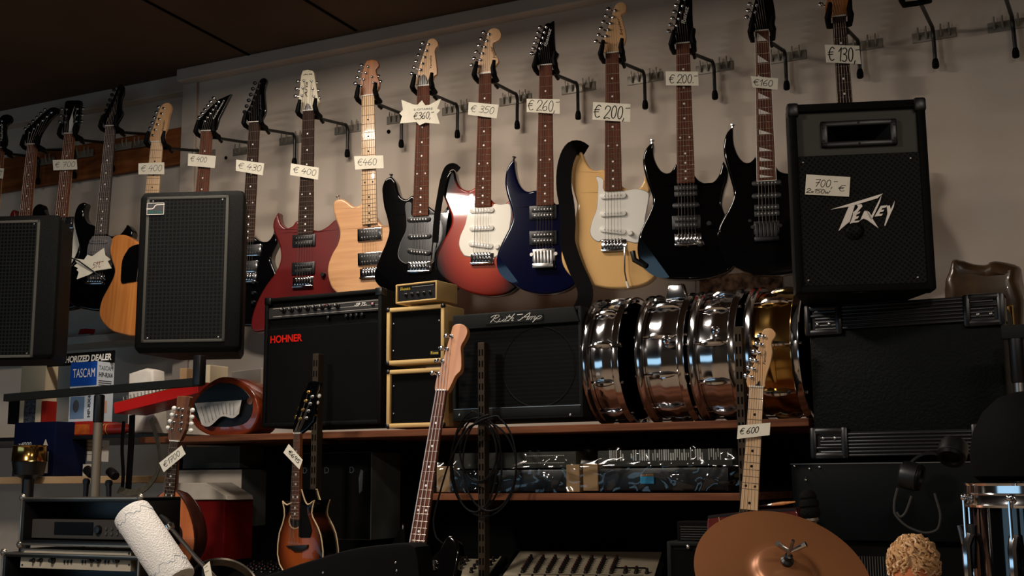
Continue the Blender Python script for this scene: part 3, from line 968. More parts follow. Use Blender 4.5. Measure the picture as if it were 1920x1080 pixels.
# blue
g = G[11] = Guitar('electric_guitar', 'dark blue electric guitar with pointed black headstock', 'guitar', [(1011, 122), (1034.5, 122), (1005, 385), (1037.5, 384)], YG, group=GRP)
g.body(g.fr.uvs(q('J', [(495, 155), (470, 170), (445, 210), (430, 260), (425, 330), (435, 400), (455, 470), (475, 540), (478, 600), (460, 660), (430, 720), (395, 790), (368, 860), (360, 920), (372, 985), (412, 1040), (480, 1085), (560, 1135), (680, 1165), (800, 1160), (900, 1130), (960, 1080), (985, 1000), (975, 900), (930, 800), (900, 710), (885, 640), (895, 560), (915, 490), (925, 420), (905, 380), (880, 400), (850, 460), (815, 490), (780, 460), (730, 400), (660, 385), (600, 395), (560, 375), (530, 330), (510, 270), (500, 210)]), .011), M['blue'])
g.contour(q1('J', 372, 870), q1('J', 560, 1120))
g.neck(M['maple'], M['rose'], inlay='dot', nfret=24)
g.head(q('I', [(730, 180), (765, 172), (790, 155), (797, 170), (800, 290), (808, 380), (830, 400), (820, 430), (798, 470), (775, 486), (685, 486), (648, 478), (650, 420), (690, 290)]), M['black'], 'Ibanez', M['whiteprint'], n=2, logopos=(q1('I', 740, 350), q1('I', 778, 215), .012))
g.tuners([run('I', (740, 205), (680, 405), (690, 205), (628, 400))])
g.pickup(q1('J', 715, 555), 'H'); g.pickup(q1('J', 715, 745), 'H')
bz = g.bridge(q1('J', 720, 895), 'lock', M['steel']); g.strings(bz, order=INL)
g.strapbutton(q1('J', 492, 158), (.2, 1))

# black superstrat with three pickups
g = G[13] = Guitar('electric_guitar', 'black electric guitar with chrome bridge and white-lettered black headstock', 'guitar', [(1267.5, 81), (1292.5, 81), (1269, 342), (1302.5, 342.5)], YG, group=GRP)
BUV13 = g.fr.uvs(q('O', [(140, 32), (105, 45), (75, 90), (60, 150), (65, 220), (85, 300), (115, 390), (132, 440), (128, 500), (100, 570), (65, 640), (35, 710), (20, 790), (20, 860), (40, 930), (90, 990), (160, 1030), (260, 1052), (400, 1057), (520, 1050), (640, 1020), (720, 980), (765, 910), (775, 820), (760, 720), (720, 640), (680, 570), (658, 510), (656, 460), (672, 380), (695, 310), (700, 240), (665, 168), (650, 205), (630, 270), (590, 320), (540, 333), (480, 310), (440, 265), (380, 240), (320, 200), (305, 190), (270, 245), (230, 255), (190, 230), (155, 170), (140, 110)]), .011)
g.body(BUV13, M['black'])
g.contour(q1('O', 40, 735), q1('O', 262, 1040))
g.neck(M['maple'], M['rose'], nfret=24)
g.head(q('M', [(335, 20), (303, 180), (277, 260), (270, 320), (310, 324), (410, 324), (448, 275), (458, 215), (440, 205), (434, 100), (432, -10), (422, -50), (390, -55), (352, -40)]), M['black'], 'Ibanez', M['logowhite'], n=2, logopos=(q1('M', 378, 180), q1('M', 408, 50), .015))
g.tuners([run('M', (375, -5), (303, 240), (328, -10), (255, 233))])
g.pickup(q1('O', 385, 395), 'H', ring=False); g.pickup(q1('O', 385, 502), 'S', M['blacksat']); g.pickup(q1('O', 388, 628), 'H')
bz = g.bridge(q1('O', 400, 755)); g.strings(bz, order=INL)
x, z = g.fr.uv(*q1('O', 490, 780), .0)
MB().lathe([(.011, 0), (.011, .012), (.004, .018)], (x, .011, z), (0, -1, 0), 12).build('tremolo_arm_socket', M['steel'], g.root)
g.knob(q1('O', 560, 640), M['blacksat'])
g.strapbutton(q1('O', 130, 34), (.1, 1))
x, z = g.fr.uv(*q1('J', 1395, 905), .0)
MB().tube([(x + .035, .02, z - .02), (x, .01, z), (x - .006, .012, z + .028)], .009, 8).build('strap_lock', M['blacksat'], g.root)

# black sharktooth guitar
g = G[14] = Guitar('electric_guitar', 'black electric guitar with triangular fret inlays, partly behind the right loudspeaker', 'guitar', [(1416, 57.5), (1441, 57.5), (1419.5, 337.5), (1455, 338)], YG, group=GRP)
g.body(g.fr.uvs(q('O', [(735, -83), (700, -60), (675, -10), (665, 60), (670, 130), (690, 210), (720, 310), (740, 390), (735, 450), (700, 530), (660, 600), (630, 670), (622, 750), (640, 830), (690, 910), (780, 970), (900, 1015), (1000, 1027), (1120, 1020), (1250, 990), (1340, 930), (1380, 850), (1375, 750), (1330, 660), (1280, 570), (1250, 480), (1260, 390), (1290, 300), (1310, 220), (1290, 130), (1260, 120), (1230, 200), (1180, 250), (1130, 255), (1080, 235), (1040, 180), (950, 150), (912, 120), (890, 150), (860, 175), (820, 172), (780, 130), (750, 60), (740, 0)]), .011), M['black'])
g.contour(q1('O', 635, 690), q1('O', 1000, 1000))
g.neck(M['maple'], M['rose'], inlay='shark', binding=True, nfret=24)
g.head(q('M', [(905, -10), (872, 120), (852, 190), (868, 225), (905, 232), (1005, 232), (1040, 200), (1057, 130), (1046, 40), (1035, -20), (1025, -100), (990, -140), (940, -130)]), M['black'], n=2)
g.tuners([run('M', (945, -110), (893, 140), (900, -120), (840, 127))])
g.pickup(q1('O', 990, 335), 'S', M['blacksat']); g.pickup(q1('O', 990, 430), 'S', M['blacksat']); g.pickup(q1('O', 992, 542), 'H', ring=False)
bz = g.bridge(q1('O', 990, 690), 'lock', M['blacksat']); g.strings(bz, order=INL)
g.knob(q1('O', 865, 620), M['blacksat'], .006, .01)
g.strapbutton(q1('O', 733, -80), (.1, 1))

# sunburst
g = G[10] = Guitar('electric_guitar', 'red sunburst electric guitar with white pickguard and white pickups', 'guitar', [(898, 138), (920.5, 138), (889, 387), (919.5, 387.5)], YG, group=GRP)
g.body(g.fr.uvs([(848, 318), (840, 324), (833, 340), (830, 362), (837, 382), (845, 402), (846, 418), (840, 434), (830, 452), (821, 470), (816, 488), (818, 507), (830, 521), (850, 534), (872, 546), (902, 554), (930, 555), (958, 548), (978, 530), (990, 508), (988, 485), (976, 462), (966, 440), (964, 420), (972, 400), (978, 380), (972, 358), (966, 350), (960, 366), (950, 379), (940, 383), (927, 380), (915, 368), (900, 358), (890, 352), (882, 356), (872, 356), (862, 349), (856, 336), (853, 322)], .011), M['sunburst'])
g.contour(q1('F', 1515, 640), q1('F', 1730, 795), 14)
g.neck(M['maple'], M['rose'])
g.head(q('U', [(1285, 80), (1330, 35), (1390, 20), (1450, 40), (1490, 100), (1485, 165), (1450, 215), (1400, 235), (1370, 258), (1365, 300), (1390, 390), (1430, 470), (1450, 520), (1445, 560), (1400, 625), (1335, 722), (1140, 722), (1108, 700), (1112, 640), (1135, 545), (1170, 445), (1210, 330), (1245, 220), (1268, 150)]), M['maple'], 'Fender', M['ink'], logopos=(q1('U', 1420, 480), q1('U', 1360, 300), .011))
g.tuners([run('U', (1310, 122), (1140, 620), (1215, 88), (1035, 600))])
g.guard(q('J', [(155, 430), (150, 520), (130, 640), (92, 730), (82, 800), (108, 860), (150, 886), (330, 890), (370, 880), (440, 800), (470, 640), (478, 560), (465, 490), (400, 495), (350, 488), (325, 512), (197, 512), (190, 420), (168, 415)]), M['mint'], edge=M['guardedge'])
g.pickup(q1('J', 257, 540), 'S', M['white']); g.pickup(q1('J', 255, 672), 'S', M['white']); g.pickup(q1('J', 248, 798), 'S', M['white'], -9)
bz = g.bridge(q1('J', 258, 900)); g.strings(bz, order=INL)
g.knob(q1('J', 375, 815), M['white'])
sp = [(860, 319), (854, 313), (846, 312), (838, 318), (831, 338), (826, 365), (821, 395), (818, 425), (816, 455)]
su = g.fr.uvs(sp, -.006)
pts = spline([(a, -.006, b) for a, b in su], 3, closed=False)
wd = []
for i, p in enumerate(pts):
    d = Vector(pts[min(i + 1, len(pts) - 1)]) - Vector(pts[max(i - 1, 0)])
    wd.append(Vector((-d.z, .5 * d.length, d.x)))
MB().strip(pts, wd, .022, th=.003).build('strap', M['leather'], g.root)

# black strat
g = G[9] = Guitar('electric_guitar', 'black electric guitar with black pickguard and natural maple headstock', 'guitar', [(782, 161), (804.5, 161), (773, 404), (802, 404.5)], YG, group=GRP)
g.body(g.fr.uvs([(733, 331), (722, 336), (716, 350), (716, 364), (719, 387), (724, 405), (728, 424), (728, 438), (722, 457), (712, 480), (704, 502), (701, 520), (706, 532), (720, 542), (745, 552), (780, 557), (815, 556), (845, 548), (862, 530), (866, 508), (858, 484), (846, 462), (842, 440), (848, 418), (853, 398), (848, 378), (843, 372), (837, 388), (828, 398), (818, 397), (808, 390), (795, 380), (780, 372), (772, 366), (762, 373), (752, 369), (746, 358), (742, 342)], .011), M['black'])
g.contour(q1('F', 1060, 615), q1('F', 1215, 760))
g.neck(M['maple'], M['rose'])
g.head(q('U', [(345, 225), (380, 192), (430, 182), (480, 205), (508, 255), (505, 295), (478, 328), (460, 372), (466, 450), (480, 550), (490, 650), (488, 738), (455, 762), (420, 835), (382, 905), (185, 905), (152, 872), (142, 848), (180, 760), (202, 680), (232, 560), (270, 450), (310, 330)]), M['maple'], 'Yamaha', M['ink'], logopos=(q1('U', 412, 650), q1('U', 410, 450), .008))
g.tuners([run('U', (365, 280), (212, 775), (268, 255), (100, 730))])
k = MB(); ps = g.fr.uvs(q('U', [(215, 905), (235, 800), (285, 745), (330, 800), (345, 905)]), .004)
k.prism(spline(ps, 2), .002, .0065, .001, 1).build('truss_rod_cover', M['blackguard'], g.root)
g.guard(q('F', [(1295, 118), (1280, 150), (1290, 250), (1285, 330), (1245, 420), (1225, 500), (1240, 550), (1282, 576), (1310, 572), (1480, 576), (1500, 500), (1550, 400), (1560, 300), (1530, 220), (1460, 210), (1448, 222), (1333, 222), (1328, 130)]), M['blackguard'], edge=M['guardedge'])
g.pickup(q1('F', 1385, 248), 'S', M['blacksat']); g.pickup(q1('F', 1388, 375), 'S', M['blacksat']); g.pickup(q1('F', 1385, 492), 'S', M['blacksat'], -8)
bz = g.bridge(q1('F', 1385, 602)); g.strings(bz, order=INL)
ar = g.fr.uvs(q('F', [(1470, 625), (1478, 560), (1490, 460), (1500, 400)]), .0)
MB().tube([(a, y, b) for (a, b), y in zip(ar, (.004, -.006, -.012, -.014))], .0025, 8).build('tremolo_arm', M['chrome'], g.root)
g.strapbutton((733, 332), (0, 1))

# natural flamed single-cut
g = G[8] = Guitar('electric_guitar', 'natural flamed-maple single-cutaway electric guitar with two chrome pickups', 'guitar', [(677.5, 179.5), (700.5, 179.5), (678, 419), (706, 420)], YG + .01, group=GRP)
g.body(g.fr.uvs(q('F', [(740, 118), (738, 170), (755, 240), (780, 310), (785, 370), (765, 440), (730, 500), (700, 580), (695, 650), (713, 730), (740, 775), (800, 820), (900, 845), (1005, 852), (1110, 845), (1210, 818), (1280, 765), (1312, 670), (1300, 570), (1260, 490), (1235, 420), (1228, 350), (1240, 285), (1245, 240), (1235, 215), (1200, 225), (1170, 275), (1120, 290), (1085, 268), (1050, 220), (1000, 150), (950, 125), (930, 140), (890, 145), (850, 115), (810, 92), (770, 92)]), .011), M['flame'])
g.neck(M['maple'], M['maplefb'], inlaymat=M['ddot'])
g.head(q('E', [(985, 62), (1020, 48), (1060, 52), (1080, 78), (1075, 102), (1058, 122), (1065, 160), (1085, 220), (1080, 262), (1052, 302), (1040, 320), (950, 320), (938, 290), (933, 250), (945, 200), (958, 140)]), M['amber'])
g.tuners([(q1('E', 1000, 102), q1('E', 950, 245), q1('E', 950, 90), q1('E', 905, 225), 4), (q1('E', 1030, 178), q1('E', 1043, 222), q1('E', 1075, 172), q1('E', 1090, 213), 2)])
g.pickup(q1('F', 1015, 360), 'H', ring=M['chrome']); g.pickup(q1('F', 1017, 542), 'H', ring=M['chrome'])
bz = g.bridge(q1('F', 1022, 648)); g.strings(bz, order=[3, 2, 1, 0, 4, 5])
x, z = g.fr.uv(*q1('F', 1008, 288), .011)
MB().box(x - .007, x + .007, .008, .012, z - .006, z + .006, .002).build('truss_rod_slot', M['blacksat'], g.root)
g.strapbutton(q1('F', 776, 90), (-.2, 1))

# red
g = G[7] = Guitar('electric_guitar', 'cherry red horned electric guitar with ivory headstock', 'guitar', [(567, 207.5), (588, 207.5), (557, 439), (586, 439)], YG + .008, group=GRP)
g.body(g.fr.uvs(q('F', [(326, 195), (305, 222), (290, 255), (284, 300), (295, 345), (318, 400), (338, 460), (343, 530), (325, 600), (285, 670), (232, 740), (180, 830), (142, 920), (122, 1000), (122, 1060), (150, 1090), (210, 1085), (300, 1060), (420, 1030), (560, 995), (700, 960), (800, 930), (850, 870), (830, 780), (780, 690), (755, 600), (760, 500), (785, 420), (800, 340), (798, 270), (775, 240), (740, 255), (700, 292), (640, 325), (590, 322), (520, 290), (465, 255), (430, 293), (385, 308), (345, 275), (330, 225)]), .011), M['red'])
g.neck(M['maple'], M['ebony'])
g.head(q('E', [(510, 130), (585, 130), (600, 180), (625, 330), (640, 362), (600, 425), (590, 432), (505, 432), (488, 402), (465, 375), (482, 330), (492, 220)]), M['ivory'], 'Aria', M['ink'], n=2, logopos=(q1('E', 545, 330), q1('E', 548, 215), .012))
lg = MB()
a0, b0 = g.fr.uv(*q1('E', 512, 166), .006), g.fr.uv(*q1('E', 582, 148), .006)
text_into(lg, 'Aria', a0[0], b0[0], a0[1], b0[1], .0055, shear=.3, bold=.02)
lg.build('maker_name', M['ink'], g.root, sm=False)
g.tuners([run('E', (522, 207), (507, 318), (473, 210), (455, 320), 3), run('E', (578, 210), (597, 325), (613, 222), (630, 335), 3)], M['steel'])
ps = g.fr.uvs(q('E', [(525, 432), (530, 395), (548, 375), (566, 395), (575, 432)]), .004)
MB().prism(spline(ps, 2), .002, .0065, .001, 1).build('truss_rod_cover', M['blackguard'], g.root)
g.pickup(q1('F', 522, 405), 'H'); g.pickup(q1('F', 517, 613), 'H')
bz = g.bridge(q1('F', 515, 715)); g.strings(bz, order=THR)
g.knob(q1('F', 668, 662), M['blacksat'])

def hidden_body(g, m, sx=1.0, sz=1.0, dz=0.0):
    g.body([(a * g.S * sx, (b + dz) * g.S * sz) for a, b in GEN], m)

# black with rosewood board, left of the red one
g = G[6] = Guitar('electric_guitar', 'black electric guitar behind the right edge of the square-grille loudspeaker', 'guitar', [(466, 229), (486, 229), (452, 452), (474.5, 453)], YG + .006, group=GRP)
hidden_body(g, M['black'])
g.neck(M['maple'], M['ebony'])
g.head(q('E', [(205, 187), (232, 188), (240, 215), (222, 285), (232, 400), (230, 440), (210, 490), (182, 512), (105, 512), (83, 482), (80, 450), (110, 400), (140, 320), (168, 250), (186, 205)]), M['black'], 'Jackson', M['printgrey'], n=2, logopos=(q1('E', 205, 425), q1('E', 202, 310), .010))
g.tuners([run('E', (188, 225), (112, 440), (150, 222), (72, 438))], M['blacksat'])
g.pickup(q1('F', 118, 478), 'H', ring=M['chrome']); g.pickup(q1('F', 92, 600), 'H', ring=M['chrome'])
bz = g.bridge(q1('F', 90, 680)); g.strings(bz, order=INL)
for px in ((112, 660), (108, 740), (105, 810)):
    g.knob(q1('F', px[0] + 40, px[1] + 60), M['blacksat'], .008)

g = G[5] = Guitar('electric_guitar', 'electric guitar with sharply pointed black headstock above the square-grille loudspeaker', 'guitar', [(376, 245.5), (397, 245.5), (358, 448), (383, 448)], YG, group=GRP)
hidden_body(g, M['black'], sx=.58)
g.neck(M['maple'], M['rose'])
g.head(q('A', [(1734, 183), (1690, 270), (1640, 370), (1620, 445), (1590, 465), (1500, 465), (1480, 425), (1478, 400), (1500, 370), (1560, 300), (1640, 225)]), M['black'], 'Jackson', M['whiteprint'], n=1, logopos=(q1('A', 1600, 390), q1('A', 1690, 235), .010))
g.tuners([run('A', (1640, 245), (1535, 390), (1600, 215), (1492, 360))])
g.strings(-.46 * g.S, order=INL)

g = G[4] = Guitar('electric_guitar', 'maple-necked guitar with honey brown body behind the left side of the square-grille loudspeaker', 'guitar', [(282.5, 266), (304, 266), (260, 462), (288, 462)], YG, group=GRP)
hb = [(830, 300), (840, 262), (880, 240), (940, 242), (985, 265), (1050, 300), (1120, 300), (1190, 270), (1250, 290), (1255, 350), (1225, 430), (1230, 510), (1260, 580), (1310, 660), (1350, 740), (1360, 820), (1330, 900), (1250, 960), (1100, 1000), (990, 1002), (930, 992), (840, 965), (780, 915), (745, 858), (742, 800), (762, 720), (805, 640), (845, 560), (856, 500), (832, 420), (820, 350)]
g.body(g.fr.uvs(q('B', hb), .011), M['honey'], th=.05)
g.neck(M['maple'], M['maplefb'], inlaymat=M['ddot'])
g.head(q('A', [(1250, 250), (1275, 257), (1284, 290), (1270, 335), (1260, 380), (1250, 440), (1230, 485), (1217, 548), (1130, 548), (1125, 500), (1142, 450), (1165, 390), (1195, 300), (1217, 265)]), M['maple'], 'Fender', M['ink'], n=2, logopos=(q1('A', 1225, 465), q1('A', 1240, 380), .009))
g.tuners([run('A', (1230, 293), (1150, 495), (1187, 283), (1110, 480))])
ps = g.fr.uvs(q('B', [(985, 330), (950, 370), (920, 430), (910, 520), (912, 600), (960, 600), (1060, 560), (1060, 330)]), .009)
MB().prism(spline(ps, 3), .006, .0105, .001, 1).build('pickguard', M['blackguard'], g.root)
g.strings(-.62 * g.S, order=INL)

g = G[3] = Guitar('electric_guitar', 'black electric guitar with silver pickguard between the two left loudspeakers', 'guitar', [(197, 236), (215.5, 236), (177, 438), (199, 439.5)], YG, group=GRP)
g.body(g.fr.uvs(q('B', [(628, -3), (590, 10), (562, 60), (550, 130), (560, 200), (577, 270), (592, 340), (582, 400), (560, 440), (520, 490), (498, 560), (488, 640), (500, 720), (560, 780), (650, 802), (730, 812), (810, 800), (890, 760), (940, 690), (945, 600), (910, 520), (880, 450), (880, 390), (920, 330), (975, 280), (992, 220), (955, 166), (938, 185), (900, 232), (850, 250), (805, 240), (740, 190), (690, 166), (652, 150), (628, 110), (627, 60), (640, 15)]), .011), M['black'])
g.neck(M['blacksat'], M['greyfb'], nfret=24)
g.head(q('A', [(905, 113), (925, 130), (925, 180), (907, 230), (905, 290), (918, 330), (890, 385), (862, 422), (785, 422), (775, 390), (775, 350), (800, 300), (845, 220), (870, 160), (885, 127)]), M['black'], n=2)
g.tuners([run('A', (895, 165), (815, 365), (852, 152), (778, 345))], M['blacksat'])
g.guard(q('B', [(660, 330), (690, 262), (710, 250), (790, 250), (825, 255), (850, 300), (830, 400), (838, 480), (700, 520), (655, 450)]), M['greyguard'])
g.pickup(q1('B', 745, 292), 'S', M['greyguard']); g.pickup(q1('B', 735, 375), 'S', M['greyguard'])
bz = g.bridge(q1('B', 715, 575)); g.strings(bz, order=INL)
ar = g.fr.uvs(q('B', [(790, 580), (720, 520), (620, 445), (525, 408)]), .0)
MB().tube([(a, y, b) for (a, b), y in zip(ar, (.0, -.02, -.028, -.03))], .0028, 8).build('tremolo_arm', M['blacksat'], g.root)

g = G[2] = Guitar('electric_guitar', 'electric guitar with square black three-a-side headstock behind the far left loudspeaker', 'guitar', [(119.5, 250), (138.7, 250.5), (101, 407), (125, 407)], YG, group=GRP, frac=.5)
g.body([(a * g.S * .92 + .005, b * g.S * .86) for a, b in GEN], M['black'])
g.neck(M['maple'], M['rose'])
g.head(q('A', [(485, 262), (500, 236), (560, 232), (606, 236), (604, 285), (590, 400), (576, 465), (555, 482), (480, 482), (468, 462), (472, 380)]), M['black'], n=2)
ps = g.fr.uvs(q('A', [(560, 275), (545, 330), (550, 470), (516, 470), (520, 390)]), .005)
MB().prism(ps, .0045, .0075).build('headstock_stripe', M['white'], g.root, sm=False)
g.tuners([run('A', (500, 300), (490, 395), (462, 298), (447, 395), 3), run('A', (580, 295), (572, 390), (620, 295), (610, 390), 3)], M['steel'])
g.guard(q('B', [(512, 128), (548, 130), (592, 250), (590, 340), (540, 450), (512, 466), (440, 450), (440, 140)]), M['mint'])
g.pickup(q1('B', 480, 150), 'H', ring=M['chrome']); g.pickup(q1('B', 478, 235), 'H', ring=M['chrome'])
g.strings(-.62 * g.S, order=THR)

g = G[1] = Guitar('electric_guitar', 'electric guitar with drooping black headstock above the far left loudspeaker', 'guitar', [(50, 270), (68, 271), (29, 450), (53.5, 450)], YG, group=GRP)
hidden_body(g, M['red'], sx=.62)
g.neck(M['maple'], M['rose'])
g.head(q('A', [(405, 284), (430, 290), (438, 308), (425, 335), (380, 372), (335, 435), (302, 490), (290, 530), (277, 562), (205, 562), (188, 530), (184, 465), (230, 420), (300, 350), (370, 292)]), M['black'], n=2)
g.tuners([run('A', (385, 322), (222, 472), (335, 300), (188, 445))])
g.strings(-.6 * g.S, order=INL)

g = G[0] = Guitar('electric_guitar', 'guitar with white-scripted black headstock cut by the left picture edge', 'guitar', [(-14, 277), (6, 277), (-34, 455), (-9, 455)], YG, group=GRP)
hidden_body(g, M['black'], sx=.58)
g.neck(M['maple'], M['rose'])
g.head(q('A', [(10, 350), (40, 338), (72, 342), (88, 372), (75, 402), (45, 420), (40, 480), (48, 530), (28, 590), (-58, 590), (-80, 540), (-60, 460), (-20, 390)]), M['black'], 'Hohner', M['whiteprint'], n=2, logopos=(q1('A', 22, 540), q1('A', 22, 400), .013))
g.tuners([run('A', (15, 385), (-52, 540), (-35, 370), (-100, 530))])
g.strings(-.6 * g.S, order=INL)

g = G[15] = Guitar('electric_guitar', 'amber-headed guitar mostly hidden behind the right loudspeaker', 'guitar', [(1560.5, 30.5), (1586, 30.5), (1576, 300), (1608, 300)], YG, group=GRP)
hidden_body(g, M['sunburst'])
g.neck(M['maple'], M['ebony'])
g.head(q('M', [(1440, 10), (1424, 70), (1440, 112), (1482, 124), (1583, 124), (1602, 85), (1626, 30), (1622, -60), (1640, -200), (1600, -260), (1520, -240), (1480, -120)]), M['amber'], n=2)
g.tuners([run('M', (1520, -220), (1462, 42), (1470, -230), (1398, 30))])
g.strings(-.6 * g.S, order=INL)

g = G[15]
g.pickup((1594, 322), 'S', M['white']); g.pickup((1596, 352), 'S', M['white']); bz = g.bridge((1599, 395))

# ---- hangers
HB = 'guitar hanger holding the '
hs = [
    (0, 'guitar at the left picture edge', (73, 295), (72, 341), (82, 303), .02),
    (1, 'guitar with the drooping black headstock', (141, 280), (140.5, 330), (154, 289), .02),
    (2, 'guitar with the square black headstock', (212, 269), (212, 317), (225, 275), .02),
    (3, 'black guitar between the left loudspeakers', (285, 252), (284, 303), (270, 268), .02),
    (4, 'maple-necked guitar beside the wall corner', (378, 283), (376, 335), (380, 290), 0),
    (5, 'guitar with the sharply pointed headstock', (468, 268), (466, 322), (460, 282), 0),
    (6, 'black guitar tagged 430', (553, 252), (552, 305), (548, 262), 0),
    (7, 'cherry red guitar', (652, 235), (651, 289), (653, 242), 0),
    (8, 'natural flamed-maple guitar', (753, 213), (752, 271), (752, 222), 0),
    (9, 'black guitar tagged with a star', (858, 197), (857, 253), (857, 205), 0),
    (10, 'red sunburst guitar', (970, 178), (969, 236), (966, 187), 0),
    (11, 'dark blue guitar', (1083, 157), (1084, 218), (1084, 165), 0),
    (12, 'cream guitar', (1208, 135), (1210, 198), (1209, 147), 0),
    (13, 'black guitar with the white-lettered headstock', (1338, 116), (1341, 180), (1339, 127), 0),
    (14, 'black guitar with triangular inlays', (1472, 97), (1475, 162), (1474, 107), 0),
    (15, 'amber-headed guitar', (1609, 77), (1613, 140), (1615, 86), 0),
]
for i, t, b, e, c, wy in hs:
    hanger(HB + t, b, e, c, wy, G[i].fr, G[i].w0)
hanger('empty black guitar hanger left of the rightmost one', (1749, 53), (1755, 121), (1751, 66), 0, None, 0, yoke=(1726, 6))
hanger('empty black guitar hanger at the top right picture corner', (1898, 34), (1906, 101), (1895, 46), 0, None, 0, yoke=(1880, -22))

# ---- price tags
T_ = 'white card price tag reading '
price_tag(G[0].fr, q('A', [(-60, 735), (30, 743), (22, 820), (-66, 812)]), '€ 500-', 'white card price tag cut off by the left picture edge')
price_tag(G[2].fr, q('A', [(395, 680), (575, 676), (580, 750), (400, 757)]), '€ 700', T_ + '€ 700 on the square-headed guitar neck')
price_tag(G[4].fr, q('A', [(1038, 705), (1232, 697), (1232, 787), (1038, 788)]), '€ 400', T_ + '€ 400 on the maple neck above the loudspeaker', h=.5)
price_tag(G[5].fr, q('A', [(1412, 630), (1620, 650), (1610, 740), (1408, 722)]), '€ 400', T_ + '€ 400 on the sharply pointed guitar neck', wide=.62, z0=.4, h=.42)
price_tag(G[6].fr, q('E', [(12, 797), (222, 825), (210, 915), (8, 880)]), '€ 430', T_ + '€ 430')
price_tag(G[7].fr, q('E', [(422, 825), (632, 858), (625, 948), (415, 912)]), '€ 400', T_ + '€ 400 on the cherry red guitar neck')
price_tag(G[8].fr, q('E', [(895, 772), (1113, 765), (1118, 860), (905, 872)]), '€460', T_ + '€ 460 on the maple fretboard', wide=.7)
price_tag(G[10].fr, q('I', [(155, 765), (380, 785), (365, 888), (150, 860)]), '€ 350', T_ + '€ 350 on the red sunburst guitar', wide=.8)
price_tag(G[11].fr, q('I', [(590, 740), (838, 745), (838, 853), (590, 840)]), '€ 260,-', T_ + '€ 260 on the dark blue guitar', h=.75, z0=.14, x0=.02, wide=.95, pen=.002)
price_tag(G[12].fr, q('I', [(1088, 765), (1368, 780), (1365, 915), (1083, 897)]), '€ 200,-', T_ + '€ 200 on the cream guitar', h=.7, z0=.14, x0=.02, wide=.95, pen=.0028)
price_tag(G[13].fr, q('M', [(232, 535), (475, 537), (480, 642), (235, 640)]), '€ 200.-', T_ + '€ 200 on the black guitar with white headstock letters', h=.6, z0=.18, wide=.88, pen=.002)
price_tag(G[14].fr, q('M', [(870, 570), (1075, 588), (1072, 673), (885, 655)]), '€160', T_ + '€ 160 over the triangular inlays', wide=.78, h=.55, z0=.22, x0=.04)
price_tag(G[15].fr, q('M', [(1425, 335), (1685, 343), (1697, 480), (1437, 468)]), '€ 130,-', T_ + '€ 130 above the right loudspeaker', h=.75, z0=.12, x0=.05, wide=.92, pen=.0028)
pts = q('E', [(1250, 348), (1345, 385), (1372, 385), (1405, 352), (1428, 388), (1450, 390), (1548, 340), (1518, 415), (1542, 425), (1515, 455), (1538, 530), (1430, 520), (1385, 540), (1362, 515), (1240, 525), (1255, 470), (1235, 450), (1262, 425)])
st, tf = star_tag(G[9].fr, pts, 'white star-shaped price card reading E-GITARRE € 360 on a rosewood neck')
uv = tf.uvs(q('E', [(1345, 432), (1485, 420), (1340, 495), (1490, 460)]))
mb = MB(); text_into(mb, 'E-GITARRE', uv[0][0], uv[1][0], uv[0][1], uv[0][1] + .008, -.0005)
mb.build('printed_heading', M['printgrey'], st, sm=False)
h_, ad = hand('€360,-', 0, 0, 1)
k = (uv[3][0] - uv[2][0]) / ad
MB().ink([[(uv[2][0] + a * k, uv[2][1] + b * .024) for a, b in s_] for s_ in h_], .0022, -.0005).build('handwriting', M['ink'], st, sm=False)
pts = q('B', [(553, 418), (630, 428), (655, 390), (690, 402), (780, 338), (790, 395), (830, 425), (808, 440), (838, 492), (720, 510), (670, 540), (575, 575), (590, 520), (575, 505), (585, 490), (555, 475), (578, 455)])
st, tf = star_tag(G[3].fr, pts, 'white star-shaped price card reading 511 stuck on the black guitar', yl=-.016)
uv = tf.uvs(q('B', [(692, 492), (770, 470)]))
h_, ad = hand('511,-', 0, 0, 1)
k = (uv[1][0] - uv[0][0]) / ad
an = .18
MB().ink([[(uv[0][0] + a * k, uv[0][1] + b * .022 + a * k * an) for a, b in s_] for s_ in h_], .0022, -.0005).build('handwriting', M['inkred'], st, sm=False)
# ------------------------------------------------------------------ room shell
xc = P(347, 200, 0).x
def wallbox(name, label, x0, x1, y0, y1, z0, z1, m):
    return struct(MB().box(x0, x1, y0, y1, z0, z1).build(name, m, sm=False), label)
wallbox('wall_back', 'beige plastered back wall behind the guitars', xc, 2.2, 0, .14, 0, 3.5, M['wall'])
wallbox('wall_alcove', 'beige wall set slightly back on the left', -6.2, xc, .06, .14, 0, 3.5, M['wall'])
wallbox('wall_left', 'far left wall', -6.3, -6.2, -6, .14, 0, 3.5, M['darkwall'])
wallbox('wall_right', 'right wall', 2.2, 2.3, -6, .14, 0, 3.5, M['darkwall'])
wallbox('wall_front', 'wall behind the viewer', -6.3, 2.3, -6.1, -6, 0, 3.5, M['darkwall'])
wallbox('floor', 'shop floor', -6.3, 2.3, -6.1, .14, -.1, 0, M['floor'])
zc = P(650, 65, -.06).z
zl = P(640, 103, 0).z
c = MB().box(-6.3, 2.3, -6.1, .14, zc, zc + .2)
struct(c.build('ceiling', M['ceil'], sm=False), 'dark panelled ceiling')
for a, b in (((575, 0), (668, 57)), ((398, 66), (468, 103))):
    p0, p1 = PZ(*a, zc), PZ(*b, zc)
    d = (p1 - p0).normalized()
    MB().strip([p0 - d * 1.2 - ZW * .002, p0 - ZW * .003, p1 - ZW * .002], Vector((1, 0, 0)), .012, th=.004).build('trim_ceiling_joint', M['seam'], sm=False)['kind'] = 'structure'
cr = MB().box(xc, 2.2, -.06, 0, zl, zc, .004)
struct(cr.build('trim_crown', M['trim'], sm=False), 'cream crown board along the ceiling')
zl2 = P(172, 214, .06).z
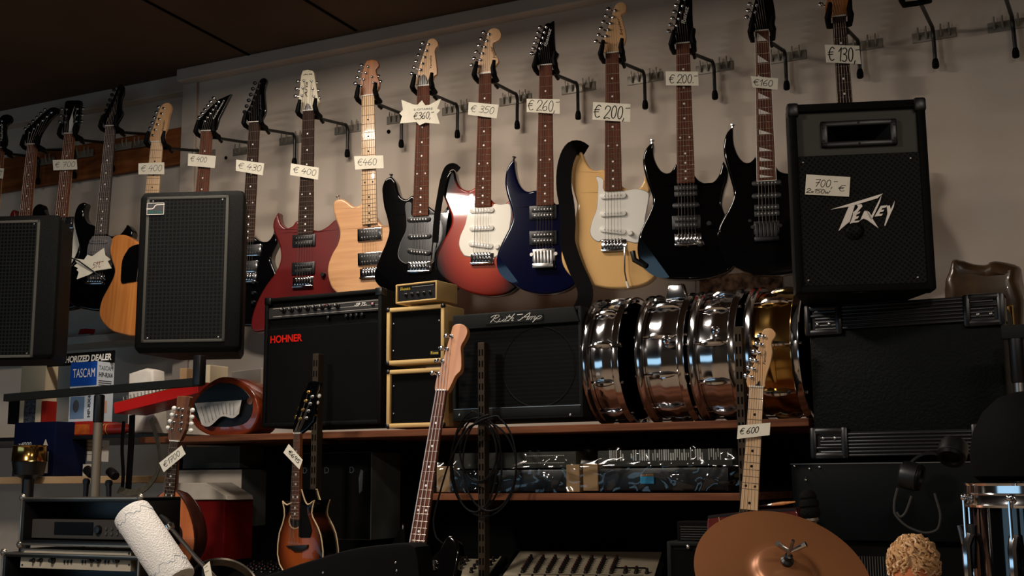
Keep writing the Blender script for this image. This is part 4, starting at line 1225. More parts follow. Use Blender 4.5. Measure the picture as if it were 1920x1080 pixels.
cr = MB().box(-6.2, xc, -.0, .06, zl2, zc, .004)
struct(cr.build('trim_crown_alcove', M['trim'], sm=False), 'cream crown board over the left alcove')
w0, w1 = P(349, 250, -.012).x, P(366, 250, -.012).x
struct(MB().box(xc - .005, w1, -.014, .001, 0, zl, .003).build('trim_corner', M['trim'], sm=False), 'corner board at the wall step')
b0, b1 = P(150, 270, .02).z, P(150, 335, .02).z
mb_ = MB().box(-6.19, xc - .012, .028, .06, b1, b0, .003).build('mounting_board', M['board'], sm=False)
tag(mb_, 'brown wooden board screwed along the left wall behind the hangers', 'board')
hole = MB().lathe([(.008, 0), (.008, .003)], P(729, 247, -.001), (0, -1, 0), 12).build('trim_wall_hole', M['seam']); hole['kind'] = 'structure'
hole = MB().lathe([(.007, 0), (.007, .003)], P(424, 296, -.001), (0, -1, 0), 12).build('trim_wall_hole', M['seam']); hole['kind'] = 'structure'

# ------------------------------------------------------------------ shelving
YS = -.80
zs = P(980, 799, YS).z             # top of the long shelf
zs2 = P(1100, 925, YS).z           # top of the lower shelf
def board(name, label, px0, px1, y0, y1, ztop, th, m):
    x0, x1 = P(px0, 800, y0).x, P(px1, 800, y0).x
    return tag(MB().box(x0, x1, y0, y1, ztop - th, ztop, .002).build(name, m, sm=False), label, 'shelf')
board('shelf_board', 'long brown shelf carrying the amplifiers and the chrome drums', 262, 1517, YS, -.30, zs, .02, M['shelf'])
board('shelf_board', 'short brown shelf holding the film-wrapped keyboards', 806, 1400, YS, -.35, zs2, .019, M['shelf'])
xa_, xb_ = P(335, 900, -.32).x, P(1900, 900, -.28).x
tag(MB().box(xa_, xb_, -.325, -.308, .02, zs - .0205).build('darkening_panel', M['blackmatte'], sm=False), 'added black panel keeping the space under the long shelf dark', 'panel')  # black sheet added to hide the lit wall and darken the space below
def upright(label, px, ptop, y):
    t = P(px, ptop, y)
    h = thing('shelf_upright', label, 'shelf upright', Matrix.Translation((t.x, y, 0)), 'slotted steel shelf uprights')
    k = MB().box(-.0105, .0105, -.001, .028, 0, t.z, .0015)
    z = t.z - .02
    while z > .9:
        for dx in (-.0048, .0048):
            k.mat(1).box(dx - .0022, dx + .0022, -.0016, .001, z - .018, z)
        z -= .032
    k.build('post', [M['post'], M['slot']], h, sm=False)
    for zz in (zs, zs2):
        MB().prism([(-.003, zz - .036), (.003, zz - .036), (.003, zz - .021), (-.003, zz - .021)], .028, .12).build('shelf_bracket', M['post'], h, sm=False)
    return h
upright('slotted steel upright in front of the red-lettered amplifier', 592, 663, YS - .03)
upright('slotted steel upright with cables looped over it', 902, 642, YS - .03)
upright('slotted steel upright between the chrome drums', 1383, 612, YS - .03)

# ------------------------------------------------------------------ amplifiers
def cabinet(fr, w, h, d, m, b=.006, name='cabinet', root=None, frame=.02, inset=.012, mi=None):
    """box with a recessed front"""
    k = MB()
    k.box(0, frame, 0, d, 0, h, b * .6)
    k.box(w - frame, w, 0, d, 0, h, b * .6)
    k.box(frame * .5, w - frame * .5, 0, d, 0, frame, b * .6)
    k.box(frame * .5, w - frame * .5, 0, d, h - frame, h, b * .6)
    k.box(.004, w - .004, inset + .003, d - .003, .004, h - .004)
    return k.build(name, m, root)

def lathe_part(name, m, parent, o, prof, axis=(0, -1, 0), seg=14):
    return MB().lathe(prof, o, axis, seg).build(name, m, parent)

# big black combo with red letters
fr = Fr(P(490, 802, -.76))
w, h = fr.uv(716, 540)
d = .27
t = thing('guitar_amplifier', 'large black combo amplifier with red block letters and a strip of knobs', 'amplifier', fr.M)
cabinet(fr, w, h, d, M['tolex'], root=t, frame=.014)
zg = fr.uv(600, 610)[1]
MB().box(.013, w - .013, .006, .014, .013, zg, .002).build('grille_cloth', M['grillecloth'], t, sm=False)
u0 = fr.uv(*q1('V', 150, 350)); u1 = fr.uv(*q1('V', 1560, 146))
zt, zb = fr.uv(*q1('V', 800, 215))[1], fr.uv(*q1('V', 800, 318))[1]
pk = MB().box(.014, w - .014, .005, .013, zb - .006, zt + .004, .001)
pk.mat(1).box(.03, w - .014, .0045, .005, zt, zt + .0015).box(.03, w - .014, .0045, .005, zb, zb + .0015).box(.2, w - .014, .0045, .005, zb + .012, zb + .0132)
cp = pk.build('control_panel', [M['panel'], M['logosilver']], t, sm=False)
mb = MB()
a = fr.uv(*q1('V', 1235, 232)); b = fr.uv(*q1('V', 1395, 190))
text_into(mb, '-SP 75-', a[0], b[0], a[1], a[1] + .0105, .0040, shear=.25, bold=.015)
mb.build('model_lettering', M['logowhite'], cp, sm=False)
for i, (x, y) in enumerate([(335, 280), (435, 272), (535, 265), (635, 255), (730, 248), (822, 240), (905, 232), (1015, 225)]):
    c = fr.uv(*q1('V', x + 10, y))
    k = MB().lathe([(.0085, 0), (.0085, .006), (.0065, .008), (.006, .016), (.0045, .017)], (c[0], .005, c[1]), (0, -1, 0), 14)
    k.mat(1).box(c[0] - .0008, c[0] + .0008, -.0125, -.011, c[1], c[1] + .006)
    k.build('knob', [M['blacksat'], M['logored'] if i == 6 else M['white']], t)
c = fr.uv(*q1('V', 1470, 200))
k = MB().box(c[0] - .006, c[0] + .006, .001, .006, c[1] - .006, c[1] + .006, .001)
k.mat(1).box(c[0] - .003, c[0] + .003, -.0005, .002, c[1] - .003, c[1] + .004, .001)
k.build('power_switch', [M['blacksat'], mat('pink_lens', (220, 150, 150), .3)], t)
for x in (900, 1130, 1190, 1260, 1330):
    c = fr.uv(*q1('V', x, 380 - (x - 900) * .09))
    lathe_part('jack_socket', M['blacksat'], t, (c[0], .006, c[1] + .002), [(.0055, 0), (.0055, .005), (.003, .006)])
a = fr.uv(*q1('V', 170, 700)); b = fr.uv(*q1('V', 575, 552))
mb = MB(); text_into(mb, 'HOHNER', a[0], b[0], a[1], a[1] + (b[1] - a[1]) * .8, .0045, bold=.03)
mb.build('logo', M['logored'], t, sm=False)
for sx in (.012, w - .012):
    MB().box(sx - .013, sx + .013, -.002, .03, h - .022, h + .003, .004).build('corner_protector', M['plastic'], t)

# tan mini stack
def tancab(label, bl, tr, y, logo, px_screws):
    fr = Fr(P(*bl, y)); w, h = fr.uv(*tr); d = .125
    t = thing('speaker_cabinet', label, 'speaker cabinet', fr.M, 'tan mini speaker cabinets')
    cabinet(fr, w, h, d, M['tan'], root=t, frame=.0135, inset=.014, b=.008)
    MB().box(.0125, w - .0125, .009, .016, .0125, h - .0125, .001).build('grille_cloth', M['grillecloth'], t, sm=False)
    for sx, sz in ((.022, .25), (.022, .72), (w - .022, .25), (w - .022, .72)):
        MB().ball((sx, .008, h * sz), .0028, .002, .0028, 8, 5).build('screw', M['steel'], t)
    for sx in (.006, w - .006):
        for sz in (.006, h - .006):
            MB().ball((sx, .004, sz), .0085, .008, .0085, 8, 6).build('corner_protector', M['blacksat'], t)
    if logo:
        a = fr.uv(*q1('G', 1470, 465), .008); b = fr.uv(*q1('G', 1530, 425), .008)
        k = MB().box(a[0] - .001, b[0] + .001, .0075, .009, a[1], b[1] - .001)
        k.mat(1); text_into(k, 'Ross', a[0] + .001, b[0] - .001, a[1] + .003, b[1] - .003, .0070, bold=.02)
        k.build('logo_plate', [M['blacksat'], M['logogold']], t, sm=False)
    return t
tancab('lower tan mini speaker cabinet standing on the shelf', (723, 803), (833, 688), -.765, False, None)
tancab('upper tan mini speaker cabinet with a small gold logo', (723, 685), (833, 569), -.765, True, None)
fr = yawfr(741, 570, -.765, -5)
w, h = fr.uv(819, 525); d = .11
t = thing('amplifier_head', 'small tan amplifier head on top of the mini speaker cabinets', 'amplifier', fr.M)
cabinet(fr, w, h, d, M['tan'], root=t, frame=.006, inset=.01, b=.006)
MB().box(.0055, w - .0055, .006, .012, .0055, h - .0055).build('front_panel', M['blacksat'], t, sm=False)
for i in range(5):
    lathe_part('knob', M['blacksat'], t, (w * (.24 + .145 * i), .006, h * .42), [(.0055, 0), (.0055, .003), (.004, .004), (.004, .010), (.003, .011)])
mb = MB(); text_into(mb, 'Ross', w * .1, w * .34, h * .68, h * .84, .0055, bold=.02); mb.build('logo', M['logogold'], t, sm=False)
MB().box(w * .38, w * .9, .0052, .006, h * .79, h * .81).build('panel_line', M['logowhite'], t, sm=False)

# grey combo with script logo
fr = Fr(P(848, 790, -.76))
w, h = fr.uv(1090, 573)
d = .25
t = thing('guitar_amplifier', 'dark grey combo amplifier with white script logo on its top strip', 'amplifier', fr.M)
cabinet(fr, w, h, d, M['greytolex'], root=t, frame=.012, inset=.02)
zt = fr.uv(960, 612)[1]; zb = fr.uv(960, 764)[1]
MB().prism([(.004, zt), (w - .004, zt), (w - .02, h - .002), (.004, h - .002)], -.004, .02, .003).build('top_strip', M['greytolex'], t)
MB().box(.006, w - .006, -.002, .02, .006, zb, .003).build('bottom_strip', M['greytolex'], t)
MB().box(.006, w - .006, -.0025, .0, zb - .001, zb + .0012).build('trim_line', M['steel'], t, sm=False)
MB().box(.011, w - .011, .012, .024, zb, zt).build('grille_cloth', M['ribcloth'], t, sm=False)
MB().lathe([(.118, 0), (.116, .0012), (.112, .0012), (.11, 0)], (w * .66, .0125, h * .47), (0, -1, 0), 48, cap=False).build('speaker_outline', M['ribcloth'], t)
a = fr.uv(*q1('K', 282, 356), -.006); b = fr.uv(*q1('K', 712, 258), -.006)
an = math.atan2(b[1] - a[1] - .012, b[0] - a[0])
st, adv = hand('Ruth-Amp', 0, 0, 1, 1, .35, .01)
kk = (b[0] - a[0]) / adv * .9
lg = MB()
ou = [(0, 0), (.2, -.0), (.45, .0), (.7, 0.0), (.98, 0.02), (1, .5), (.97, .8), (.72, .8), (.68, 1.05), (.55, 1.0), (.52, .7), (.3, .75), (.22, 1), (.05, 1.02), (.02, .6)]
Wl, Hl = (b[0] - a[0]), .03
lg.prism(spline([(a[0] + x * Wl, a[1] + z * Hl) for x, z in ou], 2), -.0065, -.004, .001, 1)
lg.mat(1).ink([[(a[0] + .012 + x * kk, a[1] + .006 + z * .0195) for x, z in s_] for s_ in st], .0017, -.0068)
lg.build('logo_plate', [M['greytolex'], M['logowhite']], t, sm=False)
for px in (862, 1070):
    c = fr.uv(px, 778)
    lathe_part('screw', M['steel'], t, (c[0], -.002, c[1]), [(.004, 0), (.003, .002), (.0005, .0025)])

# ------------------------------------------------------------------ loudspeakers
def pa_speaker(label, fr, w, h, d, chamf=.25, logo=None, grille='speakergrid'):
    t = thing('loudspeaker', label, 'loudspeaker', fr.M)
    bx = MB()
    # rounded trapezoid seen from above
    fp = [(0, .02), (.004, .006), (.014, 0), (w - .014, 0), (w - .004, .006), (w, .02), (w - d * chamf, d), (d * chamf, d)]
    n = len(fp)
    vs, fs = [], []
    for zz, s_ in ((0, .93), (.012, .985), (.02, 1), (h - .02, 1), (h - .012, .985), (h, .94)):
        for x, y in fp:
            vs.append((w / 2 + (x - w / 2) * s_, d / 2 + (y - d / 2) * s_, zz))
    for r in range(5):
        for i in range(n):
            j = (i + 1) % n
            fs.append((r * n + i, r * n + j, r * n + n + j, r * n + n + i))
    fs.append(tuple(range(n))[::-1]); fs.append(tuple(range(5 * n, 6 * n)))
    bx.add(vs, fs).build('cabinet', M['tolex'], t)
    return t
# square-grille loudspeaker
fr = yawfr(248, 662, -1.02, 22)
w, h = fr.uv(458, 356)
t = pa_speaker('black loudspeaker with square-hole grille and a small framed logo', fr, w, h, .24)
g0 = fr.uv(*q1('C', 1060, 172)); g1 = fr.uv(*q1('A', 1720, 945))
fmk = MB()
gx0, gz0, gx1, gz1 = g0[0], g0[1], g1[0], g1[1]
fmk.box(gx0, gx0 + .009, -.004, .004, gz0, gz1, .001).box(gx1 - .009, gx1, -.004, .004, gz0, gz1, .001).box(gx0, gx1, -.004, .004, gz0, gz0 + .009, .001).box(gx0, gx1, -.004, .004, gz1 - .009, gz1, .001)
fmk.build('grille_frame', M['panelgrey'], t)
MB().box(gx0 + .008, gx1 - .008, -.0025, .002, gz0 + .008, gz1 - .008).build('grille', M['speakergrid'], t, sm=False)
for sx in (gx0 + .02, gx1 - .02):
    for sz in (gz0 + .014, gz1 - .014):
        MB().ball((sx, -.003, sz), .0032, .002, .0032, 8, 5).build('screw', M['steel'], t)
a = fr.uv(*q1('B', 1105, 95)); b = fr.uv(*q1('B', 1238, 3))
k = MB().box(a[0], b[0], -.006, -.002, a[1], b[1], .001)
W_, H_ = b[0] - a[0], b[1] - a[1]
k.mat(1).box(a[0], b[0], -.0066, -.006, a[1], a[1] + .0015).box(a[0], b[0], -.0066, -.006, b[1] - .0015, b[1]).box(a[0], a[0] + .0015, -.0066, -.006, a[1], b[1]).box(b[0] - .0015, b[0], -.0066, -.006, a[1], b[1])
k.ink([[(a[0] + W_ * x, a[1] + H_ * z) for x, z in ((0, .5), (.3, .5), (.4, .56), (.47, .75), (.58, .84), (1, .86))]], .003, -.0067)
k.mat(2); text_into(k, 'SOLTON', a[0] + W_ * .1, b[0] - W_ * .1, a[1] + H_ * .1, a[1] + H_ * .32, -.0067, bold=.02)
k.build('logo_plate', [M['blacksat'], M['logosilver'], M['logogreen']], t, sm=False)
solt = (fr, w, h)
# far left loudspeaker
fr = yawfr(-118, 676, -1.02, 22)
w, h = fr.uv(112, 402)
t = pa_speaker('black loudspeaker with square-hole grille at the left picture edge', fr, w, h, .24)
g1 = fr.uv(*q1('B', 303, 130)); g0 = (.02, fr.uv(*q1('B', 303, 1160))[1])
fmk = MB()
gx0, gz0, gx1, gz1 = g0[0], g0[1], g1[0], g1[1]
fmk.box(gx0, gx0 + .009, -.004, .004, gz0, gz1, .001).box(gx1 - .009, gx1, -.004, .004, gz0, gz1, .001).box(gx0, gx1, -.004, .004, gz0, gz0 + .009, .001).box(gx0, gx1, -.004, .004, gz1 - .009, gz1, .001)
fmk.build('grille_frame', M['panelgrey'], t)
MB().box(gx0 + .008, gx1 - .008, -.0025, .002, gz0 + .008, gz1 - .008).build('grille', M['speakergrid'], t, sm=False)
for sz in (gz0 + .014, gz1 - .014):
    MB().ball((gx1 - .02, -.003, sz), .0032, .002, .0032, 8, 5).build('screw', M['steel'], t)
left_sp = fr

# loudspeaker with the lightning-style logo
fr = yawfr(1492, 547, -1.07, 19)
fr.o.z = P(1600, 567, -.87).z + .002
w = fr.uv(1757, 540)[0]; h = fr.uv(1600, 190)[1]
d = .25
t = thing('loudspeaker', 'black loudspeaker with jagged silver logo and horn, on the right', 'loudspeaker', fr.M)
pr = MB()
for x0, x1, z0, z1 in ((0, .02, 0, h), (w - .02, w, 0, h), (.01, w - .01, 0, .018), (.01, w - .01, h - .02, h)):
    pr.box(x0, x1, 0, .06, z0, z1, .006)
fp = [(.002, .03), (w - .002, .03), (w - .05, d), (.05, d)]
pr.add([(x, y, z) for z in (.002, h - .002) for x, y in fp], [(3, 2, 1, 0), (4, 5, 6, 7), (1, 2, 6, 5), (2, 3, 7, 6), (3, 0, 4, 7)])
pr.build('cabinet', M['tolex'], t)
for sx in (.012, w - .012):
    MB().box(sx - .014, sx + .014, -.003, .03, h - .03, h + .003, .006).build('corner_protector', M['plastic'], t)
zg = fr.uv(*q1('N', 700, 470))[1]
a = fr.uv(*q1('N', 405, 440)); b = fr.uv(*q1('N', 965, 195))
hx0, hx1, hz0, hz1 = a[0], b[0], a[1] + .006, b[1] - .002
hm = MB()
fx = .016; fz = .014
hm.box(hx0, hx0 + fx, .004, .016, hz0, hz1, .003).box(hx1 - fx, hx1, .004, .016, hz0, hz1, .003).box(hx0, hx1, .004, .016, hz0, hz0 + fz, .003).box(hx0, hx1, .004, .016, hz1 - fz, hz1, .003)
ix0, ix1, iz0, iz1 = hx0 + fx, hx1 - fx, hz0 + fz, hz1 - fz
cx, cz = (ix0 + ix1) / 2, (iz0 + iz1) / 2
hm.add([(ix0, .006, iz0), (ix1, .006, iz0), (ix1, .006, iz1), (ix0, .006, iz1), (cx - .012, .1, cz - .012), (cx + .012, .1, cz - .012), (cx + .012, .1, cz + .012), (cx - .012, .1, cz + .012)],
       [(0, 1, 5, 4), (1, 2, 6, 5), (2, 3, 7, 6), (3, 0, 4, 7), (4, 5, 6, 7)])
ho = hm.build('horn', M['plastic'], t)
bf = MB().box(.019, hx0 + .006, .014, .028, zg, h - .019).box(hx1 - .006, w - .019, .014, .028, zg, h - .019)
bf.box(hx0 + .006, hx1 - .006, .014, .028, zg, hz0 + .006).box(hx0 + .006, hx1 - .006, .014, .028, hz1 - .006, h - .019)
bf.box(.019, w - .019, .013, .028, .017, zg)
bf.build('baffle', M['panelgrey'], t, sm=False)
for sx, sz in ((.008, .2), (.008, .8), (.5, .04), (.5, .96), (.992, .2), (.992, .8)):
    X, Z = hx0 + .004 + (hx1 - hx0 - .008) * sx, hz0 + .004 + (hz1 - hz0 - .008) * sz
    MB().ball((X, .004, Z), .003, .002, .003, 8, 5).build('screw', M['blacksat'], ho)
MB().box(.019, w - .019, .006, .012, .017, zg, .001).build('grille', M['mesh'], t, sm=False)
c = fr.uv(*q1('N', 650, 1010)); c = (c[0], c[1] - .012)
MB().lathe([(.118, -.004), (.125, .0005), (.112, .0005), (.1, -.002)], (c[0] + .005, .006, c[1] - .02), (0, -1, 0), 40, cap=False).build('cone_surround', M['mesh'], t)
MB().ball((c[0], .006, c[1]), .022, .008, .022, 18, 10).build('dust_cap', M['mesh'], t)
lg = MB()
polys = [[(470, 892), (862, 772), (820, 808), (640, 862), (610, 870)], [(606, 868), (650, 862), (612, 985), (600, 992), (527, 1055)], [(664, 856), (700, 852), (708, 868), (660, 924), (634, 936), (638, 912), (660, 896), (676, 872)],
         [(640, 930), (692, 905), (686, 920), (664, 930), (658, 945), (682, 943), (672, 960), (652, 966), (648, 978), (690, 974), (680, 986), (612, 1000)],
         [(690, 975), (722, 903), (745, 903), (828, 1032), (745, 972), (716, 960)], [(735, 903), (756, 908), (775, 938), (852, 782), (838, 838), (778, 968), (765, 962)],
         [(798, 945), (845, 865), (897, 860), (880, 878), (856, 882), (848, 896), (872, 893), (862, 908), (840, 912), (832, 928), (862, 922), (850, 940)],
         [(890, 868), (912, 860), (920, 893), (950, 826), (942, 872), (878, 1016), (871, 1012), (896, 922)]]
for pl in polys:
    uv = fr.uvs(q('N', pl), .004)
    lg.prism(uv, .0022, .0055)
lg.build('logo', M['logosilver'], t, sm=False)
for sx, sz in ((.03, .03), (w - .04, .03), (.03, zg - .015), (w - .04, zg - .015)):
    MB().ball((sx, .005, sz), .003, .002, .003, 8, 5).build('screw', M['steel'], t)
price_tag(fr, q('N', [(287, 628), (617, 648), (608, 795), (277, 778)]), '700,-', 'white card price tag reading 700 and 2x150W on the loudspeaker grille', yl=.0015, h=.36, x0=.2, z0=.42, wide=.5, pen=.0013,
          extra=[('2x150W', .03, .1, .2, .52), ('€', .74, .26, .3, .17)])
peav = fr

# cabinet with moulded corners under it
fr = Fr(P(1524, 860, -.87)); w, h = fr.uv(1879, 549); d = .34
t = thing('bass_cabinet', 'big dark green leatherette cabinet with moulded corners, under the right loudspeaker', 'speaker cabinet', fr.M)
MB().box(.004, w - .004, .004, d, .004, h - .004, .01).build('cabinet', M['tolexgreen'], t)
for z0, z1 in ((h - .062, h - .002), (.004, .062)):
    k = MB()
    n = 7
    for i in range(n):
        zz = z0 + (z1 - z0) * i / n
        k.box(.02, w - .02, -.004, .006, zz, zz + (z1 - z0) / n * .62, .0015)
    k.box(.02, w - .02, 0, .02, z0, z1)
    k.build('ribbed_edge', M['plastic'], t)
for sx in (0, 1):
    for sz in (0, 1):
        X0 = -.004 if sx == 0 else w - .087; Z0 = -.002 if sz == 0 else h - .075
        k = MB()
        k.box(X0, X0 + .091, -.008, .05, Z0 if sz == 0 else Z0 + .06, Z0 + .017 if sz == 0 else Z0 + .077, .006)
        k.box(X0, X0 + .091, -.008, .05, Z0 + .058 if sz == 0 else Z0, Z0 + .075 if sz == 0 else Z0 + .017, .006)
        k.box(X0, X0 + .017, -.009, .05, Z0, Z0 + .077, .006)
        k.box(X0 + .074, X0 + .091, -.009, .05, Z0, Z0 + .077, .006)
        k.box(X0 + .01, X0 + .08, -.001, .04, Z0 + .01, Z0 + .07)
        zz = Z0 + .0375
        k.box(X0, X0 + .09, -.006, .01, zz + (.008 if sz else -.014), zz + (.014 if sz else -.008), .002)
        o = k.build('corner_protector', M['plastic'], t)
        for dx in (.032, .06):
            MB().ball((X0 + dx, -.003, Z0 + (.028 if sz else .05)), .005, .004, .005, 10, 6).build('screw', M['steel'], o)
bcab = fr

# ------------------------------------------------------------------ speaker stands
def tube_px(pts, r, y, m, name, parent, o, seg=10):
    return MB().tube([tuple(P(a, b, y) - o) for a, b in pts], r, seg).build(name, m, parent)
yb = -1.0
o = P(187, 733, yb)
t = thing('speaker_stand', 'black crossbar stand with a silver pole under the left loudspeakers', 'stand', Matrix.Translation(o))
a, b = P(12, 746, yb), P(376, 716, yb)
ax = (b - a).normalized()
k = MB()
vs = []
for p in (a, b):
    for dy, dz in ((-.012, -.012), (.012, -.012), (.012, .012), (-.012, .012)):
        vs.append(tuple(p - o + Vector((0, dy, dz))))
k.add(vs, [(3, 2, 1, 0), (4, 5, 6, 7), (0, 1, 5, 4), (1, 2, 6, 5), (2, 3, 7, 6), (3, 0, 4, 7)])
k.build('crossbar', M['greytolex'], t, sm=False)
MB().box(.166 * 0 + (b - o).x - .02, (b - o).x + .008, -.014, .014, (b - o).z - .01, P(360, 668, yb).z - o.z, .002).build('support_post', M['blacksat'], t)
pz = P(187, 795, yb).z - o.z
MB().lathe([(.013, -.012), (.0165, -.015), (.0165, pz + .01), (.013, pz)], (0, 0, 0), (0, 0, 1), 14).build('pole_sleeve', M['blacksat'], t)
MB().tube([(0, 0, pz + .02), (0, 0, -o.z + .02)], .0145, 14).build('pole', M['metalgrey'], t)
MB().lathe([(.14, .01), (.14, .02), (.02, .04)], (0, 0, -o.z - .005), (0, 0, 1), 20).build('base', M['blacksat'], t)
yb = -1.0
o = P(1904, 620, yb)
t = thing('speaker_stand', 'black crossbar stand with a chrome collar beside the leatherette cabinet', 'stand', Matrix.Translation(o))
MB().box(-.028, .5, -.014, .014, -.018, .012, .002).build('crossbar', M['greytolex'], t)
pz = P(1904, 715, yb).z - o.z
MB().lathe([(.012, -.015), (.0165, -.018), (.0165, pz), (.013, pz - .005)], (0, 0, 0), (0, 0, 1), 14).build('pole_sleeve', M['blacksat'], t)
MB().tube([(0, 0, pz + .01), (0, 0, -o.z + .02)], .0135, 14).build('pole', M['steel'], t)
MB().lathe([(.14, .01), (.14, .02), (.02, .04)], (0, 0, -o.z - .005), (0, 0, 1), 20).build('base', M['blacksat'], t)

# ------------------------------------------------------------------ drums lying on the shelf
def snare(label, px0, px1, shell, nl=10, rot=0, brown=False, lever=True, r=.164, rh=.182, yc=-.60, hoopm=None, rods=True):
    """drum with its axis along the shelf"""
    zc_ = zs + rh + .003
    x0 = P(px0, 690, yc - rh * .75).x; x1 = P(px1, 690, yc - rh * .75).x
    o = Vector(((x0 + x1) / 2, yc, zc_)); L = (x1 - x0) / 2
    t = thing('snare_drum', label, 'drum', Matrix.Translation(o), 'snare drums lying on their sides on the long shelf')
    AX = (1, 0, 0)
    MB().lathe([(r, -L + .01), (r, -.016), (r + .003, -.008), (r + .003, .008), (r, .016), (r, L - .01)], (0, 0, 0), AX, 64, cap=False).build('shell', shell, t)
    for s_ in (-1, 1):
        prof = [(r + .002, s_ * (L - .022)), (rh - .004, s_ * (L - .022)), (rh, s_ * (L - .019)), (rh - .003, s_ * (L - .014)), (rh - .005, s_ * (L - .004)), (rh, s_ * L), (rh - .006, s_ * (L + .001)), (r + .002, s_ * (L - .006))]
        MB().lathe(prof, (0, 0, 0), AX, 64, cap=False).build('hoop', hoopm or M['chrome'], t)
        MB().lathe([(.001, s_ * (L - .006)), (r + .003, s_ * (L - .006))], (0, 0, 0), AX, 48).build('drumhead', M['head'], t)
    for i in range(nl):
        a = 2 * math.pi * (i + rot) / nl
        e = Vector((0, -math.cos(a), math.sin(a)))
        tn = Vector((0, math.sin(a), math.cos(a)))
        k = MB()
        c = e * (r + .002)
        k.tube([c + Vector((-L * .5, 0, 0)), c + Vector((-L * .3, 0, 0)) + e * .006, c + e * .007, c + Vector((L * .3, 0, 0)) + e * .006, c + Vector((L * .5, 0, 0))], [.005, .0075, .009, .0075, .005], 8)
        k.build('lug', M['chrome'], t)
        c2 = e * (r + .006)
        for s_ in (-1, 1):
            k = MB().tube([c2 + Vector((s_ * L * .42, 0, 0)), c2 + Vector((s_ * (L + .002), 0, 0))], .0026, 6)
            k.tube([c2 + Vector((s_ * (L - .004), 0, 0)), c2 + Vector((s_ * (L + .006), 0, 0))], .0045, 8)
            k.build('tension_rod', M['chrome'], t)
    return t, o, L
A = snare('leftmost chrome snare drum on the shelf, beside the script-logo amplifier', 1101, 1170, M['chrome'], rot=.3)
B_ = snare('middle chrome snare drum on the shelf', 1201, 1292, M['chrome'], rot=.45)
C_ = snare('chrome snare drum on the shelf behind the slotted upright', 1299, 1388, M['chrome'], rot=.2)
D_ = snare('brass-coloured snare drum with chrome hoops, behind the maple headstock', 1402, 1506, M['brass'], rot=.05, nl=8)
t, o, L = A
k = MB(); p0 = P(1141, 638, o.y - .19) - o; p1 = P(1166, 650, o.y - .19) - o
k.tube([p0, p0 + (p1 - p0) * .4 + Vector((0, -.01, 0)), p1], [.0055, .004, .003], 8)
k.build('strainer_lever', M['blacksat'], t)
k = MB(); p0 = P(1200, 556, o.y + .02) - o
MB().prism([(-.03, .165), (-.02, .205), (.02, .208), (.035, .165)], -.03, .0, .004).build('strainer', M['chrome'], B_[0])
for (t, o, L), px in ((B_, (1252, 640)), (C_, (1344, 622))):
    p0 = P(*px, o.y - .175) - o
    k = MB().lathe([(.004, 0), (.009, .006), (.012, .014), (.009, .022), (.001, .025)], p0, (0, -1, .2), 14)
    k.build('strainer_knob', M['chrome'], t)
# poster and paper on the wall behind the drums
a, b = P(1312, 555, -.006), P(1465, 505, -.006)
tag(MB().box(a.x, b.x, -.004, -.001, a.z - .12, b.z).build('poster', M['poster'], sm=False), 'group photo poster on the wall behind the drums', 'poster')
a, b = P(1250, 562, -.006), P(1302, 505, -.006)
tag(MB().box(a.x, b.x, -.003, -.001, a.z - .1, b.z).build('paper_sheet', M['paperw'], sm=False), 'blank white sheet on the wall above the middle drum', 'paper')
# ------------------------------------------------------------------ instruments in front
def boxpx(name, label, cat, bl, tr, y, d, m, part='box_body', bev=.002, group=None, yaw=0):
    fr = yawfr(bl[0], bl[1], y, yaw)
    w, h = fr.uv(*tr)
    t = thing(name, label, cat, fr.M, group)
    MB().box(0, w, 0, d, 0, h, bev).build(part, m, t, sm=False)
    return t, fr, w, h

def solid(name, label, cat, bl, tr, y, d, m, bev=.002, group=None, yaw=0, mats=None, deco=None):
    fr = yawfr(bl[0], bl[1], y, yaw)
    w, h = fr.uv(*tr)
    k = MB().box(0, w, 0, d, 0, h, bev)
    if deco:
        deco(k, w, h, d)
    o = k.build(name, mats or m, None, fr.M, sm=False)
    tag(o, label, cat, group)
    return o, fr, w, h

# round-backed eight-string with the tag reading 1700
g = Guitar('bouzouki', 'round-bodied eight-string lute with walnut headstock and white pegs, at lower left', 'lute', [(317.5, 828), (333.75, 828), (302.5, 957), (323, 957)], -1.05, yaw=0, frac=.62)
bo = spline(g.fr.uvs(q('D', [(1240, 440), (1190, 480), (1142, 540), (1112, 600), (1096, 660), (1092, 750), (1110, 850), (1160, 950), (1230, 1020), (1300, 1042), (1370, 1020), (1430, 960), (1458, 880), (1464, 800), (1450, 690), (1410, 565), (1360, 482), (1310, 435)]), .009), 4)
k = MB()
n = len(bo); cx = sum(p[0] for p in bo) / n; cz = sum(p[1] for p in bo) / n
rings = [(1, .009), (1.0, .03), (.94, .06), (.8, .085), (.55, .1), (.2, .106)]
vs = [(cx + (x - cx) * s_, y, cz + (z - cz) * s_) for s_, y in rings for x, z in bo]
fs = [(r * n + i, r * n + n + i, r * n + n + (i + 1) % n, r * n + (i + 1) % n) for r in range(len(rings) - 1) for i in range(n)]
fs.append(tuple(range((len(rings) - 1) * n, len(rings) * n)))
ar = sum(a[0] * c[1] - c[0] * a[1] for a, c in zip(bo, bo[1:] + bo[:1]))
k.add(vs, fs if ar > 0 else [f[::-1] for f in fs])
k.build('bowl_body', M['bowl'], g.root)
g.y0 = .008
MB().prism(bo, .007, .0105, .001, 1).build('soundboard', M['spruce'], g.root)
MB().tube([(x, .0075, z) for x, z in bo] + [(bo[0][0], .0075, bo[0][1])], .0022, 5, cap=False).build('binding', M['bowl'], g.root)
c = g.fr.uv(*q1('D', 1252, 645), .007)
MB().lathe([(.001, 0), (.026, 0), (.026, .0006), (.001, .0007)], (c[0], .0068, c[1]), (0, -1, 0), 28).build('soundhole', M['slot'], g.root)
